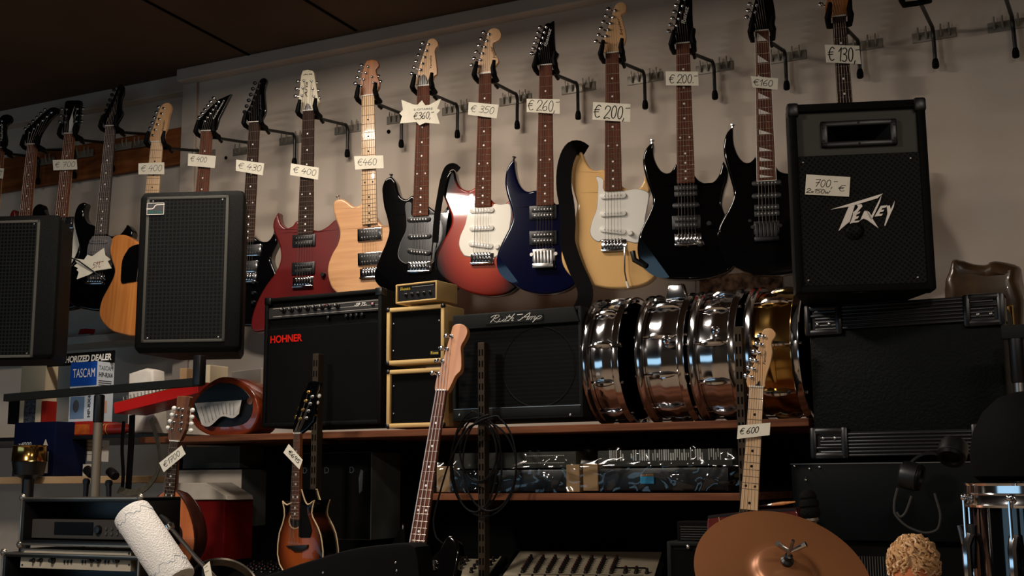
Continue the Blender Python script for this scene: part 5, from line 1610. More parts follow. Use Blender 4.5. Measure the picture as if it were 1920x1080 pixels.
MB().lathe([(.026, 0), (.026, .001), (.031, .001), (.031, 0)], (c[0], .0068, c[1]), (0, -1, 0), 28, cap=False).build('rosette', M['walnut'], g.root)
ps = g.fr.uvs(q('D', [(1310, 700), (1350, 705), (1370, 760), (1360, 830), (1320, 850), (1300, 800)]), .007)
MB().prism(spline(ps, 3), .0055, .008, .0005, 1).build('pickguard', M['bowl'], g.root)
g.neck(M['walnut'], M['ebony'], nstr=8, nfret=24)
g.head(q('C', [(1325, 577), (1345, 570), (1380, 568), (1410, 572), (1425, 582), (1413, 640), (1400, 700), (1392, 800), (1362, 880), (1337, 912), (1268, 912), (1258, 870), (1265, 820), (1298, 740), (1322, 650)]), M['walnut'], n=2)
g.tuners([run('C', (1340, 665), (1290, 818), (1303, 662), (1258, 808), 4), run('C', (1370, 670), (1358, 822), (1440, 676), (1428, 828), 4)], M['steel'], bmat=M['white'])
g.strings(-.29, order=[3, 2, 1, 0, 4, 5, 6, 7])
price_tag(g.fr, q('D', [(1193, 232), (1360, 102), (1392, 165), (1228, 302)]), '€1700', 'white slanted card price tag reading € 1700 on the lute neck', yl=-.012, h=.5, wide=.74, x0=.1)

# small cutaway acoustic in tobacco sunburst
g = Guitar('acoustic_guitar', 'small tobacco-sunburst acoustic guitar with sharp cutaway and cream binding', 'guitar', [(550, 813.5), (562, 813.5), (544, 975), (559.5, 975)], -1.0, yaw=0, frac=.66)
face = g.fr.uvs(q('W', [(160, 322), (180, 345), (207, 360), (240, 345), (285, 335), (330, 300), (338, 250), (344, 204), (354, 206), (368, 260), (385, 312), (400, 342), (415, 356), (440, 348), (462, 330), (485, 312), (472, 350), (463, 390), (456, 440), (466, 485), (490, 530), (520, 590), (545, 660), (560, 740), (570, 830), (568, 920), (540, 1000), (480, 1060), (380, 1090), (260, 1082), (175, 1040), (130, 960), (110, 860), (113, 760), (130, 640), (163, 545), (180, 470), (178, 400)]), .01)
M['tobacco2'] = burst('tobacco_sunburst_face', (150, 72, 28), (98, 42, 18), (7, 5, 4), (.075, .12), (g.fr.uv(*q1('W', 330, 800), .01)[0], 0, g.fr.uv(*q1('W', 330, 800), .01)[1]), coat=.4, stops=(.4, .75, 1.05))
g.y0 = .01
g.bd = MB().prism(face, .01, .085, .002, 2).build('body', M['tobacco2'], g.root)
for yy in (.0105, .0845):
    MB().tube([(x, yy, z) for x, z in face] + [(face[0][0], yy, face[0][1])], .0022, 5, cap=False).build('binding', M['pad'], g.root)
c = g.fr.uv(*q1('W', 290, 525), .01)
MB().lathe([(.001, 0), (.017, 0), (.017, .0006), (.001, .0007)], (c[0], .0095, c[1]), (0, -1, 0), 24).build('soundhole', M['slot'], g.root)
MB().lathe([(.019, 0), (.019, .0008), (.022, .0008), (.022, 0)], (c[0], .0095, c[1]), (0, -1, 0), 24, cap=False).build('rosette', M['pad'], g.root)
MB().prism(g.fr.uvs(q('W', [(330, 300), (355, 350), (380, 373), (402, 380), (410, 450), (440, 530), (460, 620), (440, 692), (355, 692), (325, 680), (325, 520)]), .009), .0075, .0105).build('pickguard', M['blackmatte'], g.root, sm=False)
MB().prism(g.fr.uvs(q('W', [(198, 772), (420, 764), (414, 800), (350, 832), (280, 832), (240, 800), (205, 785)]), .006), .003, .0105, .002, 2).build('bridge', M['blacksat'], g.root)
g.neck(M['amber'], M['rose'], nstr=8, inlay='dot')
g.head(q('G', [(545, 690), (560, 660), (632, 662), (635, 690), (612, 760), (600, 860), (590, 960), (490, 1056), (438, 1056), (445, 970), (480, 850), (505, 760)]), M['black'], n=2)
g.tuners([run('G', (558, 740), (495, 940), (535, 735), (460, 932), 4)], M['gold'])
p1_ = g.posts
g.tuners([run('G', (585, 775), (540, 935), (626, 768), (583, 922), 4)], M['steel'], bmat=M['white'])
g.posts = p1_ + g.posts
g.strings(g.fr.uv(*q1('W', 310, 775), .006)[1], bw=.018, y=.0, order=[3, 2, 1, 0, 4, 5, 6, 7])
price_tag(g.fr, q('H', [(405, 90), (510, 210), (485, 280), (365, 155)]), '€695', 'small white slanted card price tag reading € 695', yl=-.01, h=.4, wide=.7, x0=.18, z0=.35, pen=.0018)

# bass leaning against the shelf
g = Guitar('bass_guitar', 'four-string bass guitar with plain wooden headstock leaning against the shelf', 'bass guitar', [(816, 734), (836, 730.5), (760, 1056), (790, 1056)], -.9, yaw=4, tilt=-14, frac=.69)
g.body(g.fr.uvs(q('H', [(1262, 680), (1235, 715), (1195, 790), (1150, 900), (1110, 1000), (1080, 1100), (1060, 1250), (1100, 1380), (1250, 1450), (1450, 1450), (1600, 1380), (1660, 1250), (1645, 1120), (1668, 1000), (1680, 900), (1665, 820), (1635, 780), (1600, 775), (1570, 810), (1530, 880), (1480, 930), (1420, 955), (1390, 990), (1290, 990), (1278, 900), (1272, 780)]), .011), M['black'])
g.neck(M['walnut'], M['rose'], nstr=4, nfret=20, rstr=.0013)
g.head(q('G', [(1640, 240), (1690, 228), (1730, 245), (1746, 290), (1722, 350), (1697, 400), (1700, 480), (1697, 570), (1655, 620), (1622, 690), (1588, 738), (1505, 738), (1512, 640), (1548, 540), (1590, 400), (1620, 300)]), wood('bass_head_wood', (196, 134, 88), (170, 108, 66), (60, 60, 4), .4), n=3, th=.02)
g.tuners([run('G', (1628, 325), (1528, 605), (1585, 318), (1480, 596), 4)])
g.strings(-.78, order=[3, 2, 1, 0], m=M['basswire'])
for a in ((1385, 1035), (1500, 985), (1500, 1020)):
    g.knob(q1('H', *a), M['chrome'], .008, .012)

# natural-headed guitar with red-brown body
g = Guitar('acoustic_guitar', 'guitar with pale maple neck and six-a-side headstock standing in front of the drums', 'guitar', [(1405, 727), (1431, 726), (1387.5, 957), (1420.5, 955)], -1.0, yaw=6, frac=.6)
bp = g.fr.uvs(q('R', [(350, 748), (540, 726), (720, 706), (1010, 690), (1032, 760), (1040, 900), (1000, 1100), (900, 1250), (600, 1280), (400, 1200), (340, 1000), (342, 800)]), .012)
g.body(bp, M['redwood'], th=.08, b=.004, sharp=True)
k = MB().prism([bp[0], bp[1], bp[2], bp[3], (bp[3][0], bp[3][1] - .006), (bp[2][0], bp[2][1] - .006), (bp[1][0], bp[1][1] - .006), (bp[0][0], bp[0][1] - .006)], .0095, .012)
k.build('edge_binding', M['blacksat'], g.root, sm=False)
for X in (430, 535, 710, 720):
    a, b = g.fr.uv(*q1('R', X, 745 - (X - 430) * .05), .011), g.fr.uv(*q1('R', X + 12, 860), .011)
    MB().strip([(a[0], .0108, a[1]), (b[0], .0108, b[1])], Vector((1, 0, 0)), .0012, th=.0006).build('inlay_line', M['pad'], g.root, sm=False)
g.neck(M['maple'], M['maplefb'], inlaymat=M['ddot'], nfret=12)
g.head(q('P', [(760, 402), (790, 382), (830, 386), (856, 420), (850, 450), (826, 490), (832, 560), (816, 650), (792, 720), (777, 790), (766, 828), (658, 828), (640, 792), (640, 765), (680, 680), (710, 600), (740, 480)]), M['maple'], 'Fender', M['printgrey'], logopos=(q1('P', 782, 655), q1('P', 790, 545), .007))
g.tuners([run('P', (768, 445), (675, 748), (742, 438), (640, 740))])
g.strings(-.5, order=INL)
c = g.fr.uv(*q1('P', 722, 800), .006)
MB().prism([(c[0] - .006, c[1] - .006), (c[0] + .006, c[1] - .003), (c[0] + .004, c[1] + .008)], .003, .0065).build('string_tree', M['blacksat'], g.root)
price_tag(g.fr, q('R', [(575, 72), (818, 50), (812, 143), (567, 172)]), '€ 600', 'white card price tag reading € 600 on the pale maple neck', yl=-.009, h=.45, wide=.6, x0=.06, z0=.32)
# wire brush
a, b = P(1424, 949, -.97), P(1491, 941, -.97)
t = thing('drum_brush', 'wooden-handled wire drum brush lying on the red-brown guitar body', 'drum brush', Matrix.Translation(a))
d = b - a
MB().tube([(0, 0, 0), d * .33], [.001, .003], 8).build('wires', M['steel'], t)
MB().tube([d * .33, d * .36], .0045, 8).build('ferrule', M['steel'], t)
MB().tube([d * .36, d * .66, d], [.0038, .0045, .0018], 8).build('handle', M['honey'], t)

# ------------------------------------------------------------------ film-wrapped keyboards on the lower shelf
def keyboard(label, px0, px1, ptop, pbot, y, d, band):
    fr = Fr(P(px0, pbot, y)); w, h = fr.uv(px1, ptop)
    t = thing('keyboard', label, 'keyboard', fr.M, 'film-wrapped keyboards on the lower shelf')
    MB().box(.035, w - .035, .012, d, .004, h * .52, .004).build('keyboard_body', M['blacksat'], t)
    MB().box(.035, w - .03, .04, d, h * .55, h - .01, .004).build('control_deck', M['panelgrey'], t)
    MB().box(.006, .05, .006, d, .003, h * .62, .002).build('carton_end', M['cardtan'], t, sm=False)
    if not band:
        MB().box(w - .046, w - .006, .006, d, .003, h * .62, .002).build('carton_end', M['cardtan'], t, sm=False)
        k = MB()
        for i in range(22):
            for zz in (.66, .82):
                k.box(w * .6 + i * .0055, w * .6 + i * .0055 + .003, .0385, .04, h * zz, h * zz + .002)
        k.build('printed_marks', M['whiteprint'], t, sm=False)['kind'] = 'stuff'
    else:
        rnd = random.Random(4)
        k = MB()
        X = w * .16
        while X < w - .04:
            if rnd.random() < .8:
                z0 = h * (.68 + rnd.choice((0, 0, .06)))
                k.box(X, X + rnd.choice((.0022, .0035)), .0385, .04, z0, h * (.92 - rnd.choice((0, 0, .08))))
            X += .0062
        k.build('white_bar_band', M['whiteprint'], t, sm=False)['kind'] = 'stuff'
        a = fr.uv(1199, 907); b = fr.uv(1224, 893)
        k = MB().box(a[0], b[0], .006, .012, a[1], b[1])
        k.mat(1); text_into(k, 'ALESIS', a[0], b[0], b[1] + .001, b[1] + .0055, .0055, bold=.02)
        k.build('label', [M['label'], mat('orange_print', (200, 130, 60), .6)], t, sm=False)
    rnd = random.Random(px0)
    rid = [(rnd.uniform(0, w), rnd.uniform(0, h), rnd.uniform(-1.2, 1.2), rnd.uniform(.006, .014), rnd.uniform(.003, .008)) for _ in range(34)]
    def fn(u, v):
        # front, then over the top
        L = h + d * .7
        s_ = v * L
        x = u * w
        if s_ < h:
            y, z = .0, s_
            ny, nz = -1, 0
        else:
            y, z = s_ - h, h
            ny, nz = 0, 1
        e = .0
        for (a, b, an, wd, am) in rid:
            dd = (x - a) * math.sin(an) + (s_ - b) * math.cos(an)
            al = (x - a) * math.cos(an) - (s_ - b) * math.sin(an)
            e += am * math.exp(-(dd / wd) ** 2 - (al / .05) ** 2)
        e += .0025 * math.sin(x * 70 + s_ * 30) + .002 * math.sin(s_ * 120 - x * 25)
        e = e * .8 if s_ < h else e * .5
        zz = z + nz * e + .002
        if s_ < h * .55:
            return (x, ny * e * .8, zz)
        if s_ < h:
            t_ = (s_ / h - .55) / .45
            return (x, .03 * t_ + ny * e * .8, zz)
        return (x, y + .03, zz)
    MB().grid(fn, 150, 46).build('plastic_wrap', M['foil'], t, ang=80)
keyboard('keyboard wrapped in clear film behind the looped cables', 813, 1088, 838, 925, -.785, .2, False)
keyboard('keyboard wrapped in clear film with a band of white bars and a blue label', 1088, 1386, 832, 923, -.785, .2, True)

# cables looped over the upright
o = P(904, 795, -.86)
k = MB()
def loop(cx, cy, rx, ry, y, ph=0.0):
    pts = []
    for i in range(33):
        a = 2 * math.pi * i / 32 + math.pi / 2
        p = P(cx + rx * math.cos(a), cy - ry * math.sin(a), y - .006 * math.sin(a + ph))
        pts.append(tuple(p - o))
    return pts
pts = []
for (cx, cy, rx, ry, y) in ((900, 842, 38, 60, -.845), (893, 872, 48, 88, -.852), (908, 880, 60, 88, -.858), (890, 866, 42, 94, -.864), (897, 848, 34, 54, -.870), (918, 868, 50, 90, -.876)):
    pts += loop(cx, cy, rx, ry, y)[:32]
tail = [(880, 800), (850, 850), (836, 885), (822, 935), (813, 975), (818, 1008), (836, 1022)]
pts += [tuple(P(a, b, -.885) - o) for a, b in tail]
cb = MB().tube(spline(pts, 2, closed=False), .0026, 6).build('cable', M['cable'], None, Matrix.Translation(o))
tag(cb, 'black audio cables hung in loops over the slotted upright', 'cable')

# ------------------------------------------------------------------ mixing desks below the shelves
dd = ray(1450, 353)
wd = dd.cross(ZW).normalized()
def mixer(label, bl, br, y, depth, m, rows, cols, kpos, group='mixing desks below the shelves', strip=True):
    o = P(*bl, y)
    fr = Fr(o, wd, dd)
    w = fr.uv(*br)[0]
    t = thing('mixing_desk', label, 'mixing desk', fr.M, group)
    k = MB().box(-.012, w + .012, .004, .07, -.03, depth, .004)
    k.build('chassis', M['blackmatte'], t)
    MB().box(.004, w - .004, 0, .006, -.028, depth - .01, .001).build('panel', m, t, sm=False)
    kn = None
    for (X, Z) in kpos(w):
        if kn is None:
            b = MB().lathe([(.0065, 0), (.0065, .004), (.0045, .006), (.004, .014), (.003, .015)], (0, 0, 0), (0, -1, 0), 12)
            b.mat(1).box(-.0007, .0007, -.0152, -.012, 0, .0045)
            kn = b.build('knob', [M['blacksat'], M['logored']], t)
            kn.location = (X, 0, Z)
        else:
            copychild(kn, t, loc=(X, 0, Z))
    return t, fr, w
def kp(w):
    return [(w * (.13 + .083 * c), .028 + .02 * r) for r in range(7) for c in range(8)] + [(w * (.8 + .07 * (i % 3)), .03 + .018 * (i // 3)) for i in range(5)]
t, fr, w = mixer('large cream mixing desk with rows of black knobs in the dark below the keyboards', (940, 1079), (1230, 1079), -.78, .24, M['mixer'], 7, 8, kp)
MB().box(w * .1, w * .92, -.0006, 0, .012, .015).build('printed_stripe', M['ink'], t, sm=False)
MB().box(w * .72, w * .92, -.002, 0, .07, .08).build('push_button_row', M['blacksat'], t, sm=False)
for i in range(9):
    MB().box(w * (.13 + .083 * i) - .003, w * (.13 + .083 * i) + .003, -.008, 0, -.022, -.012, .001).build('fader', M['blacksat'], t, sm=False)
def kp2(w):
    return [(w * (.25 + .22 * c), .03 + .035 * r) for r in range(4) for c in range(4)]
t, fr, w = mixer('smaller cream mixing desk to the left, behind the bass guitar', (800, 1079), (916, 1079), -.78, .2, M['mixer'], 4, 4, kp2)
MB().box(w * .2, w * .95, -.004, 0, .16, .185).build('dark_display', M['screen'], t, sm=False)
def kp3(w):
    return [(w * (.1 + .08 * c), .03 + .025 * r) for r in range(4) for c in range(11)]
t, fr, w = mixer('black mixing desk in the shadow behind the small sunburst guitar', (430, 1079), (640, 1079), -.77, .16, M['blackmatte'], 4, 11, kp3)

zt_ = min(P(px, 1079, -.78).z for px in (430, 800, 1230)) - .09
tag(MB().box(P(425, 1079, -.75).x, P(1240, 1079, -.75).x, -.79, -.33, zt_ - .02, zt_, .002).build('counter_top', M['blackmatte'], sm=False), 'black counter carrying the mixing desks', 'counter')
# black padded case at the bottom centre
yb = -1.4
o = P(640, 1080, yb)
prof = [P(a, b, yb) - o for a, b in ((470, 1088), (520, 1072), (560, 1058), (600, 1046), (640, 1034), (672, 1027), (710, 1022), (744, 1019), (767, 1019), (778, 1026), (783, 1048), (788, 1100), (795, 1200), (470, 1200))]
k = MB().prism([(p.x, p.z) for p in prof], 0, .07, .006, 2)
cs = k.build('case_body', M['blackmatte'], None, None)
t = thing('equipment_case', 'black curved-lid equipment case at the bottom centre edge', 'case', Matrix.Translation(o))
cs.parent = t
for a in ((742, 1055), (744, 1070), (606, 1074)):
    p = P(*a, yb) - o
    MB().ball((p.x, -.001, p.z), .003, .002, .003, 8, 5).build('rivet', M['steel'], t)

# ------------------------------------------------------------------ cartons below the long shelf
def side_deco(mi=1):
    def f(k, w, h, d):
        k.mat(mi).box(.001, w - .001, -.0012, .001, .001, h - .001)
    return f
solid('carton', 'large white carton below the long shelf at left', 'carton', (332, 986), (454, 880), -.62, .13, M['cardwhite'], mats=[M['cardgrey'], M['cardwhite']], deco=side_deco())
solid('carton', 'grey carton standing on the large white one', 'carton', (342, 879), (450, 836), -.6, .13, M['cardgrey'])
def redd(k, w, h, d):
    k.mat(1)
    st, a = hand('9', w * .9, h * 1.0, .02)
solid('carton', 'red carton with a dented white lid behind the lute', 'carton', (350, 1050), (422, 938), -.78, .14, M['cardred'])
fr = Fr(P(325, 937, -.79)); w, h = fr.uv(427, 905)
k = MB().prism([(0, 0), (w, 0), (w - .004, .012), (w * .6, h), (.01, h)], 0, .13, .002, 1)
tag(k.build('white_box', M['cardwhite'], None, fr.M), 'low dented white box lying on top of the red carton', 'carton')
def ddlet(k, w, h, d):
    k.mat(1).box(.002, w - .002, -.0012, .001, .002, h - .002)
    k.mat(2)
    for f in (.0, .31, .66):
        text_into(k, 'D', w * (f + .0) + .012, w * f + .028, h * .76, h * .83, -.002)
    k.prism([(w * .84, h * .52), (w * .88, h * .56), (w * .89, h * .78), (w * .86, h * .8), (w * .83, h * .7)], -.002, -.001)
solid('carton', 'tall black carton with pale letters and grey side below the long shelf', 'carton', (560, 1010), (697, 847), -.66, .17, M['cardgrey'], mats=[M['cardgrey'], M['blackmatte'], M['printgrey']], deco=ddlet)

# ------------------------------------------------------------------ left side shelves
a, b = P(60, 640, -.13), P(258, 640, -.13)
tag(MB().box(-5.4, b.x, -.13, .06, P(190, 641, -.13).z, P(190, 627, -.13).z, .002).build('shelf_board', M['whiteshelf'], sm=False), 'white shelf under the honey brown guitar body', 'shelf')
zw = P(190, 627, -.13).z
fr = Fr(P(140, 632, -.10)); fr.o.z = zw
w, h = .055, .03
k = MB().box(0, .085, 0, .06, 0, .012, .001)
tag(k.build('book', M['cardwhite'], None, fr.M, sm=False), 'pale flat book lying on the white shelf', 'book')
fr2 = yawfr(146, 630, -.095, -25); fr2.o.z = zw + .0125
k = MB().prism([(0, 0), (.07, 0), (.082, .018), (.02, .022)], 0, .045, .001, 1)
tag(k.build('box', [M['bookred']], None, fr2.M, sm=False), 'small dark red tilted packet on the pale book', 'packet')
# dark side shelf that carries the boxes
zd = P(190, 815, -.58).z
tag(MB().box(-5.5, P(300, 815, -.58).x, -.58, .05, zd - .014, zd, .002).build('shelf_board', M['blacksat'], sm=False), 'dark narrow shelf at far left under the headphone carton', 'shelf')
def orange(k, w, h, d):
    k.mat(1).box(.004, w * .8, -.001, 0, .004, h * .8)
o_, fr, w, h = solid('carton', 'small orange box under the blue and white carton', 'carton', (135, 813), (177, 786), -.57, .12, M['cardorange'], mats=[M['bookred'], M['cardorange']], deco=orange)
o_.location.z = fr.o.z = zd + .0006
ztop = fr.o.z + h
fr = Fr(P(128, 787, -.56)); fr.o.z = max(zd, ztop) + .001
w, h = fr.uv(183, 677)
d = .085
k = MB().box(0, w, 0, d, 0, h, .001)
k.mat(1).box(0, w, -.0008, 0, h * .6, h)
k.mat(2); text_into(k, 'TASCAM', w * .1, w * .93, h * .74, h * .89, -.0014, bold=.0)
k.mat(3).box(w * .05, w * .58, -.0008, 0, h * .05, h * .42)
k.mat(4).ball((w * .27, -.0008, h * .26), w * .12, .0006, h * .11, 14, 6)
k.mat(5).ball((w * .52, -.0008, h * .5), w * .15, .0006, h * .05, 14, 6)
k.mat(4)
n0 = len(k.v); text_into(k, 'HP-RX4', 0, .05, 0, .012, 0, bold=.03)
for i in range(n0, len(k.v)):
    x, y, z = k.v[i]; k.v[i] = (w * .82 - z * 1.2, -.0014, h * .07 + x * 1.6)
n0 = len(k.v); text_into(k, 'TASCAM', 0, d * .8, 0, h * .07, 0)
text_into(k, 'HP-RX4', 0, d * .8, -h * .12, -h * .04, 0, bold=.03)
for i in range(3):
    k.box(0, d * .75, 0, .0001, -h * (.19 + .035 * i), -h * (.175 + .035 * i))
for i in range(n0, len(k.v)):
    x, y, z = k.v[i]; k.v[i] = (w + .0008 + abs(y), x + d * .1, z + h * .86)
k.mat(6).box(w, w + .0008, d * .25, d * .65, h * .15, h * .35)
bx = k.build('headphone_carton', [M['cardlight'], M['cardblue'], M['logowhite'], mat('photo_blue', (96, 120, 150), .5), M['printgrey'], M['logored'], mat('photo_tan', (190, 150, 130), .6)], None, fr.M, sm=False)
tag(bx, 'blue and white headphone carton under the black dealer sign', 'carton')
hbox = bx.location.z + P(150, 677, -.56).z - P(150, 787, -.56).z + .001
fr = Fr(P(88, 679, -.5)); w, h = fr.uv(215, 647)
fr.o.z = hbox
k = MB().box(0, w, 0, .006, 0, h, .002)
a = fr.uv(*q1('B', 480, 1175)); b = fr.uv(*q1('C', 840, 210)); a2 = fr.uv(*q1('C', 490, 300))
lx1 = b[0]; lx0 = a2[0]
full = (lx1 - lx0) / .8
k.mat(1); text_into(k, 'AUTHORIZED DEALER', lx1 - full, lx1, h * .22, h * .76, -.0006, shear=.12, bold=.035)
z0_ = h * .2
k.build('sign_board', [M['blackmatte'], M['logowhite']], None, fr.M, sm=False)
sg = bpy.data.objects['sign_board']; sg.name = 'dealer_sign'
tag(sg, 'black sign with white italic words AUTHORIZED DEALER under the white shelf', 'sign')
p0, p1 = P(197, 799, -.55), P(246, 797, -.55)
d_ = p1 - p0
k = MB().lathe([(.001, 0), (.02, 0), (.02, d_.length * .75), (.012, d_.length), (.001, d_.length)], p0 - p0, d_, 18)
k.mat(1).lathe([(.0205, .004), (.0205, .006)], (0, 0, 0), d_, 18).lathe([(.0205, .02), (.0205, .022)], (0, 0, 0), d_, 18)
tub = k.build('tube_packet', [mat('dark_red_tin', (130, 34, 24), .35), M['logogold']], None, Matrix.Translation((p0.x, p0.y, zd + .021)))
tag(tub, 'red cylindrical tin lying beside the orange box', 'tin')

# books at the far left
bz = P(60, 790, -.66).z
navy, fr, w, h = solid('carton', 'navy blue carton marked 4000 at the left picture edge', 'carton', (22, 893), (105, 790), -.66, .15, M['cardnavy'], mats=[M['cardnavy'], M['whiteprint'], M['cardwhite']],
    deco=lambda k, w, h, d: (k.mat(1), text_into(k, 'x4000', w * .12, w * .44, h * .56, h * .63, -.0008, shear=.1), k.mat(2).prism([(w * .72, h * .55), (w * .84, h * .55), (w * .78, h * .68)], -.0008, 0), k.box(w * .78, w * .86, -.0008, 0, h * .05, h * .45)))
ztop = fr.o.z + h + .001
for (a, b, top, m, lb, dp) in ((17, 37, 738, 'bookblack', 'black spine book standing on the navy carton', .12), (38, 46, 745, 'bookcream', 'thin cream book standing on the navy carton', .1), (47, 67, 741, 'bookdark', 'dark mottled book between two cream ones', .11), (68, 78, 742, 'bookcream', 'plain cream book between the mottled book and the red one', .1), (79, 88, 752, 'bookred', 'red book at the right end of the row', .08)):
    x0, x1 = P(a, 740, -.6).x, P(b, 740, -.6).x
    z1 = P(a, top, -.6).z
    k = MB().box(0, x1 - x0, 0, dp - .03, 0, z1 - ztop, .001)
    tag(k.build('book', [M[m], M['bookcream'], M['bookred']], None, Matrix.Translation((x0, -.6, ztop)), sm=False), lb, 'book', 'books on the navy carton')
x0, x1 = P(40, 700, -.5).x, P(86, 700, -.5).x
z1, z0 = P(60, 642, -.5).z, P(60, 674, -.5).z
k = MB().box(0, x1 - x0, 0, .06, 0, z1 - ztop, .001)
k.mat(1).box((x1 - x0) * .35, (x1 - x0) * .78, -.001, 0, z0 - ztop, z1 - ztop - .012)
k.mat(2).box((x1 - x0) * .42, (x1 - x0) * .7, -.0016, 0, z0 - ztop + .012, z0 - ztop + .02)
tag(k.build('box', [M['bookcream'], M['bookred'], M['bookcream']], None, Matrix.Translation((x0, -.5, ztop)), sm=False), 'tall cream box with a red label showing above the crossbar', 'box')
p = P(55, 866, -.74)
k = MB().lathe([(.001, .001), (.062, .001), (.06, .004), (.058, .05), (.060, .056), (.056, .058), (.054, .012), (.001, .01)], (0, 0, 0), (0, 0, 1), 36)
tag(k.build('brass_cup', M['brass'], None, Matrix.Translation(p)), 'shiny brass-coloured cylinder in front of the navy carton', 'cup')
k = MB().lathe([(.001, -.0), (.058, -.0), (.05, -.045), (.02, -.06), (.014, -p.z + .01), (.001, -p.z + .005)], (0, 0, 0), (0, 0, 1), 24)
tag(k.build('stand', M['blacksat'], None, Matrix.Translation(p)), 'dark stand under the shiny brass-coloured cylinder', 'stand')
def sheet(name, label, cat, corners, y, m, lines=0, lean=.0):
    pts = [P(a, b, y + (lean if i < 2 else 0)) for i, (a, b) in enumerate(corners)]
    c = sum(pts, Vector()) / 4
    k = MB()
    nrm = (pts[1] - pts[0]).cross(pts[3] - pts[0]).normalized() * .0004
    L = [p - c for p in pts]
    k.add([tuple(v - nrm) for v in L] + [tuple(v + nrm) for v in L], [(0, 1, 2, 3), (7, 6, 5, 4), (0, 4, 5, 1), (1, 5, 6, 2), (2, 6, 7, 3), (3, 7, 4, 0)])
    k.mat(1)
    rnd = random.Random(label)
    for i in range(lines):
        v = .15 + .7 * i / max(lines, 1)
        u0, u1 = .12, rnd.uniform(.5, .88)
        def at(u, vv):
            return (L[0] * (1 - u) + L[1] * u) * (1 - vv) + (L[3] * (1 - u) + L[2] * u) * vv - nrm * 2.5 * (1 if nrm.dot(CAM - c) < 0 else -1)
        k.add([tuple(at(u0, v)), tuple(at(u1, v)), tuple(at(u1, v + .025)), tuple(at(u0, v + .025))], [(0, 1, 2, 3)])
    return tag(k.build(name, [m, M['printgrey']], None, Matrix.Translation(c), sm=False), label, cat)
sheet('paper_sheet', 'written white sheet leaning beside the navy carton', 'paper', [(104, 828), (144, 836), (122, 894), (104, 893)], -.55, M['paperw'], 7)
sheet('paper_sheet', 'blank curled sheet right of the written one', 'paper', [(136, 852), (156, 858), (154, 893), (126, 893)], -.52, M['paperw'], 3)
sheet('notice', 'white notice behind the silver pole', 'paper', [(157, 823), (205, 826), (203, 866), (155, 864)], -.5, M['paperw'], 4)
o_, fr, w, h = solid('box', 'small white box with red figures reading 450', 'box', (154, 893), (178, 870), -.53, .03, M['paperw'], mats=[M['paperw'], M['logored']], deco=lambda k, w, h, d: (k.mat(1), text_into(k, '450', w * .1, w * .9, h * .3, h * .8, -.0006, bold=.02)))
a, b = P(-60, 907, -.7), P(208, 905, -.7)
rb = MB().box(a.x, b.x, -.7, -.4, P(100, 907, -.7).z, P(100, 893.5, -.7).z, .002).build('shelf_board', M['cardtan'], sm=False)
tag(rb, 'pale wooden shelf edge above the equipment racks at left', 'shelf')

# microphone clips
for (a, b, c), lb in ((((168, 885), (162, 903), (160, 938)), 'black microphone clip on a stand in front of the pale shelf edge, left one'), (((211, 888), (204, 906), (204, 938)), 'black microphone clip on a stand beside the hanging straps')):
    y = -.95
    o = P(*c, y)
    t = thing('microphone_clip', lb, 'microphone clip', Matrix.Translation(o), 'microphone clips at left')
    pa, pb = P(*a, y) - o, P(*b, y) - o
    MB().tube([(0, 0, -.3), (0, 0, .0), pb], [.007, .0075, .009], 10).build('stand_tube', M['blacksat'], t)
    MB().lathe([(.012, -.02), (.015, -.018), (.0155, .012), (.013, .022)], pa, (1, -.3, -.45), 14).build('clip', M['plastic'], t)
    MB().lathe([(.011, -.006), (.011, .006)], pb, (0, -1, 0), 12).build('hinge', M['plastic'], t)
# hanging straps
def hang(name, label, cat, px, y, w, m, wdir=None):
    pts = spline([tuple(P(a, b, y)) for a, b in px], 4, closed=False)
    o = Vector(pts[0])
    pts = [Vector(p) - o for p in pts]
    wds = []
    for i, p in enumerate(pts):
        d = pts[min(i + 1, len(pts) - 1)] - pts[max(i - 1, 0)]
        wds.append((d.cross(Vector((0, -1, 0))) + Vector((0, .4, 0)) * d.length) if wdir is None else wdir)
    return tag(MB().strip(pts, wds, w, th=.003).build(name, m, None, Matrix.Translation(o)), label, cat)
hang('guitar_strap', 'olive webbing strap hanging in a wide loop beside the lute neck', 'strap', [(283, 785), (295, 825), (300, 860), (292, 892), (272, 916), (245, 924), (222, 918)], -.9, .022, M['webbing'])
hang('guitar_strap', 'black leather strap hanging straight at the left of the webbing loop', 'strap', [(248, 778), (246, 830), (243, 880), (240, 925)], -.86, .04, M['leather'])
hang('guitar_strap', 'narrow black leather strap hanging next to the wider one', 'strap', [(232, 790), (229, 840), (231, 890), (228, 925)], -.88, .02, M['leather'])

# zither on the shelf
a, b = P(214, 776, -.6), P(372, 737, -.6)
xd = (b - a).normalized()
zf = Fr(a, xd, ZW)
w = (b - a).length
h = zf.uv(214, 762)[1] + .012
t = thing('zither', 'bright red sided zither lying tilted behind the crossbar stand', 'zither', zf.M)
MB().box(0, w, 0, .16, 0, h, .002).build('case', M['redpaint'], t, sm=False)
MB().box(.004, w - .004, .004, .156, h, h + .003).build('soundboard', M['walnut'], t, sm=False)
for i in range(20):
    MB().lathe([(.0022, 0), (.0022, .016), (.001, .017)], (.03 + i * (w - .05) / 20, .02, h + .003), (0, 0, 1), 6).build('tuning_pin', M['steel'], t)
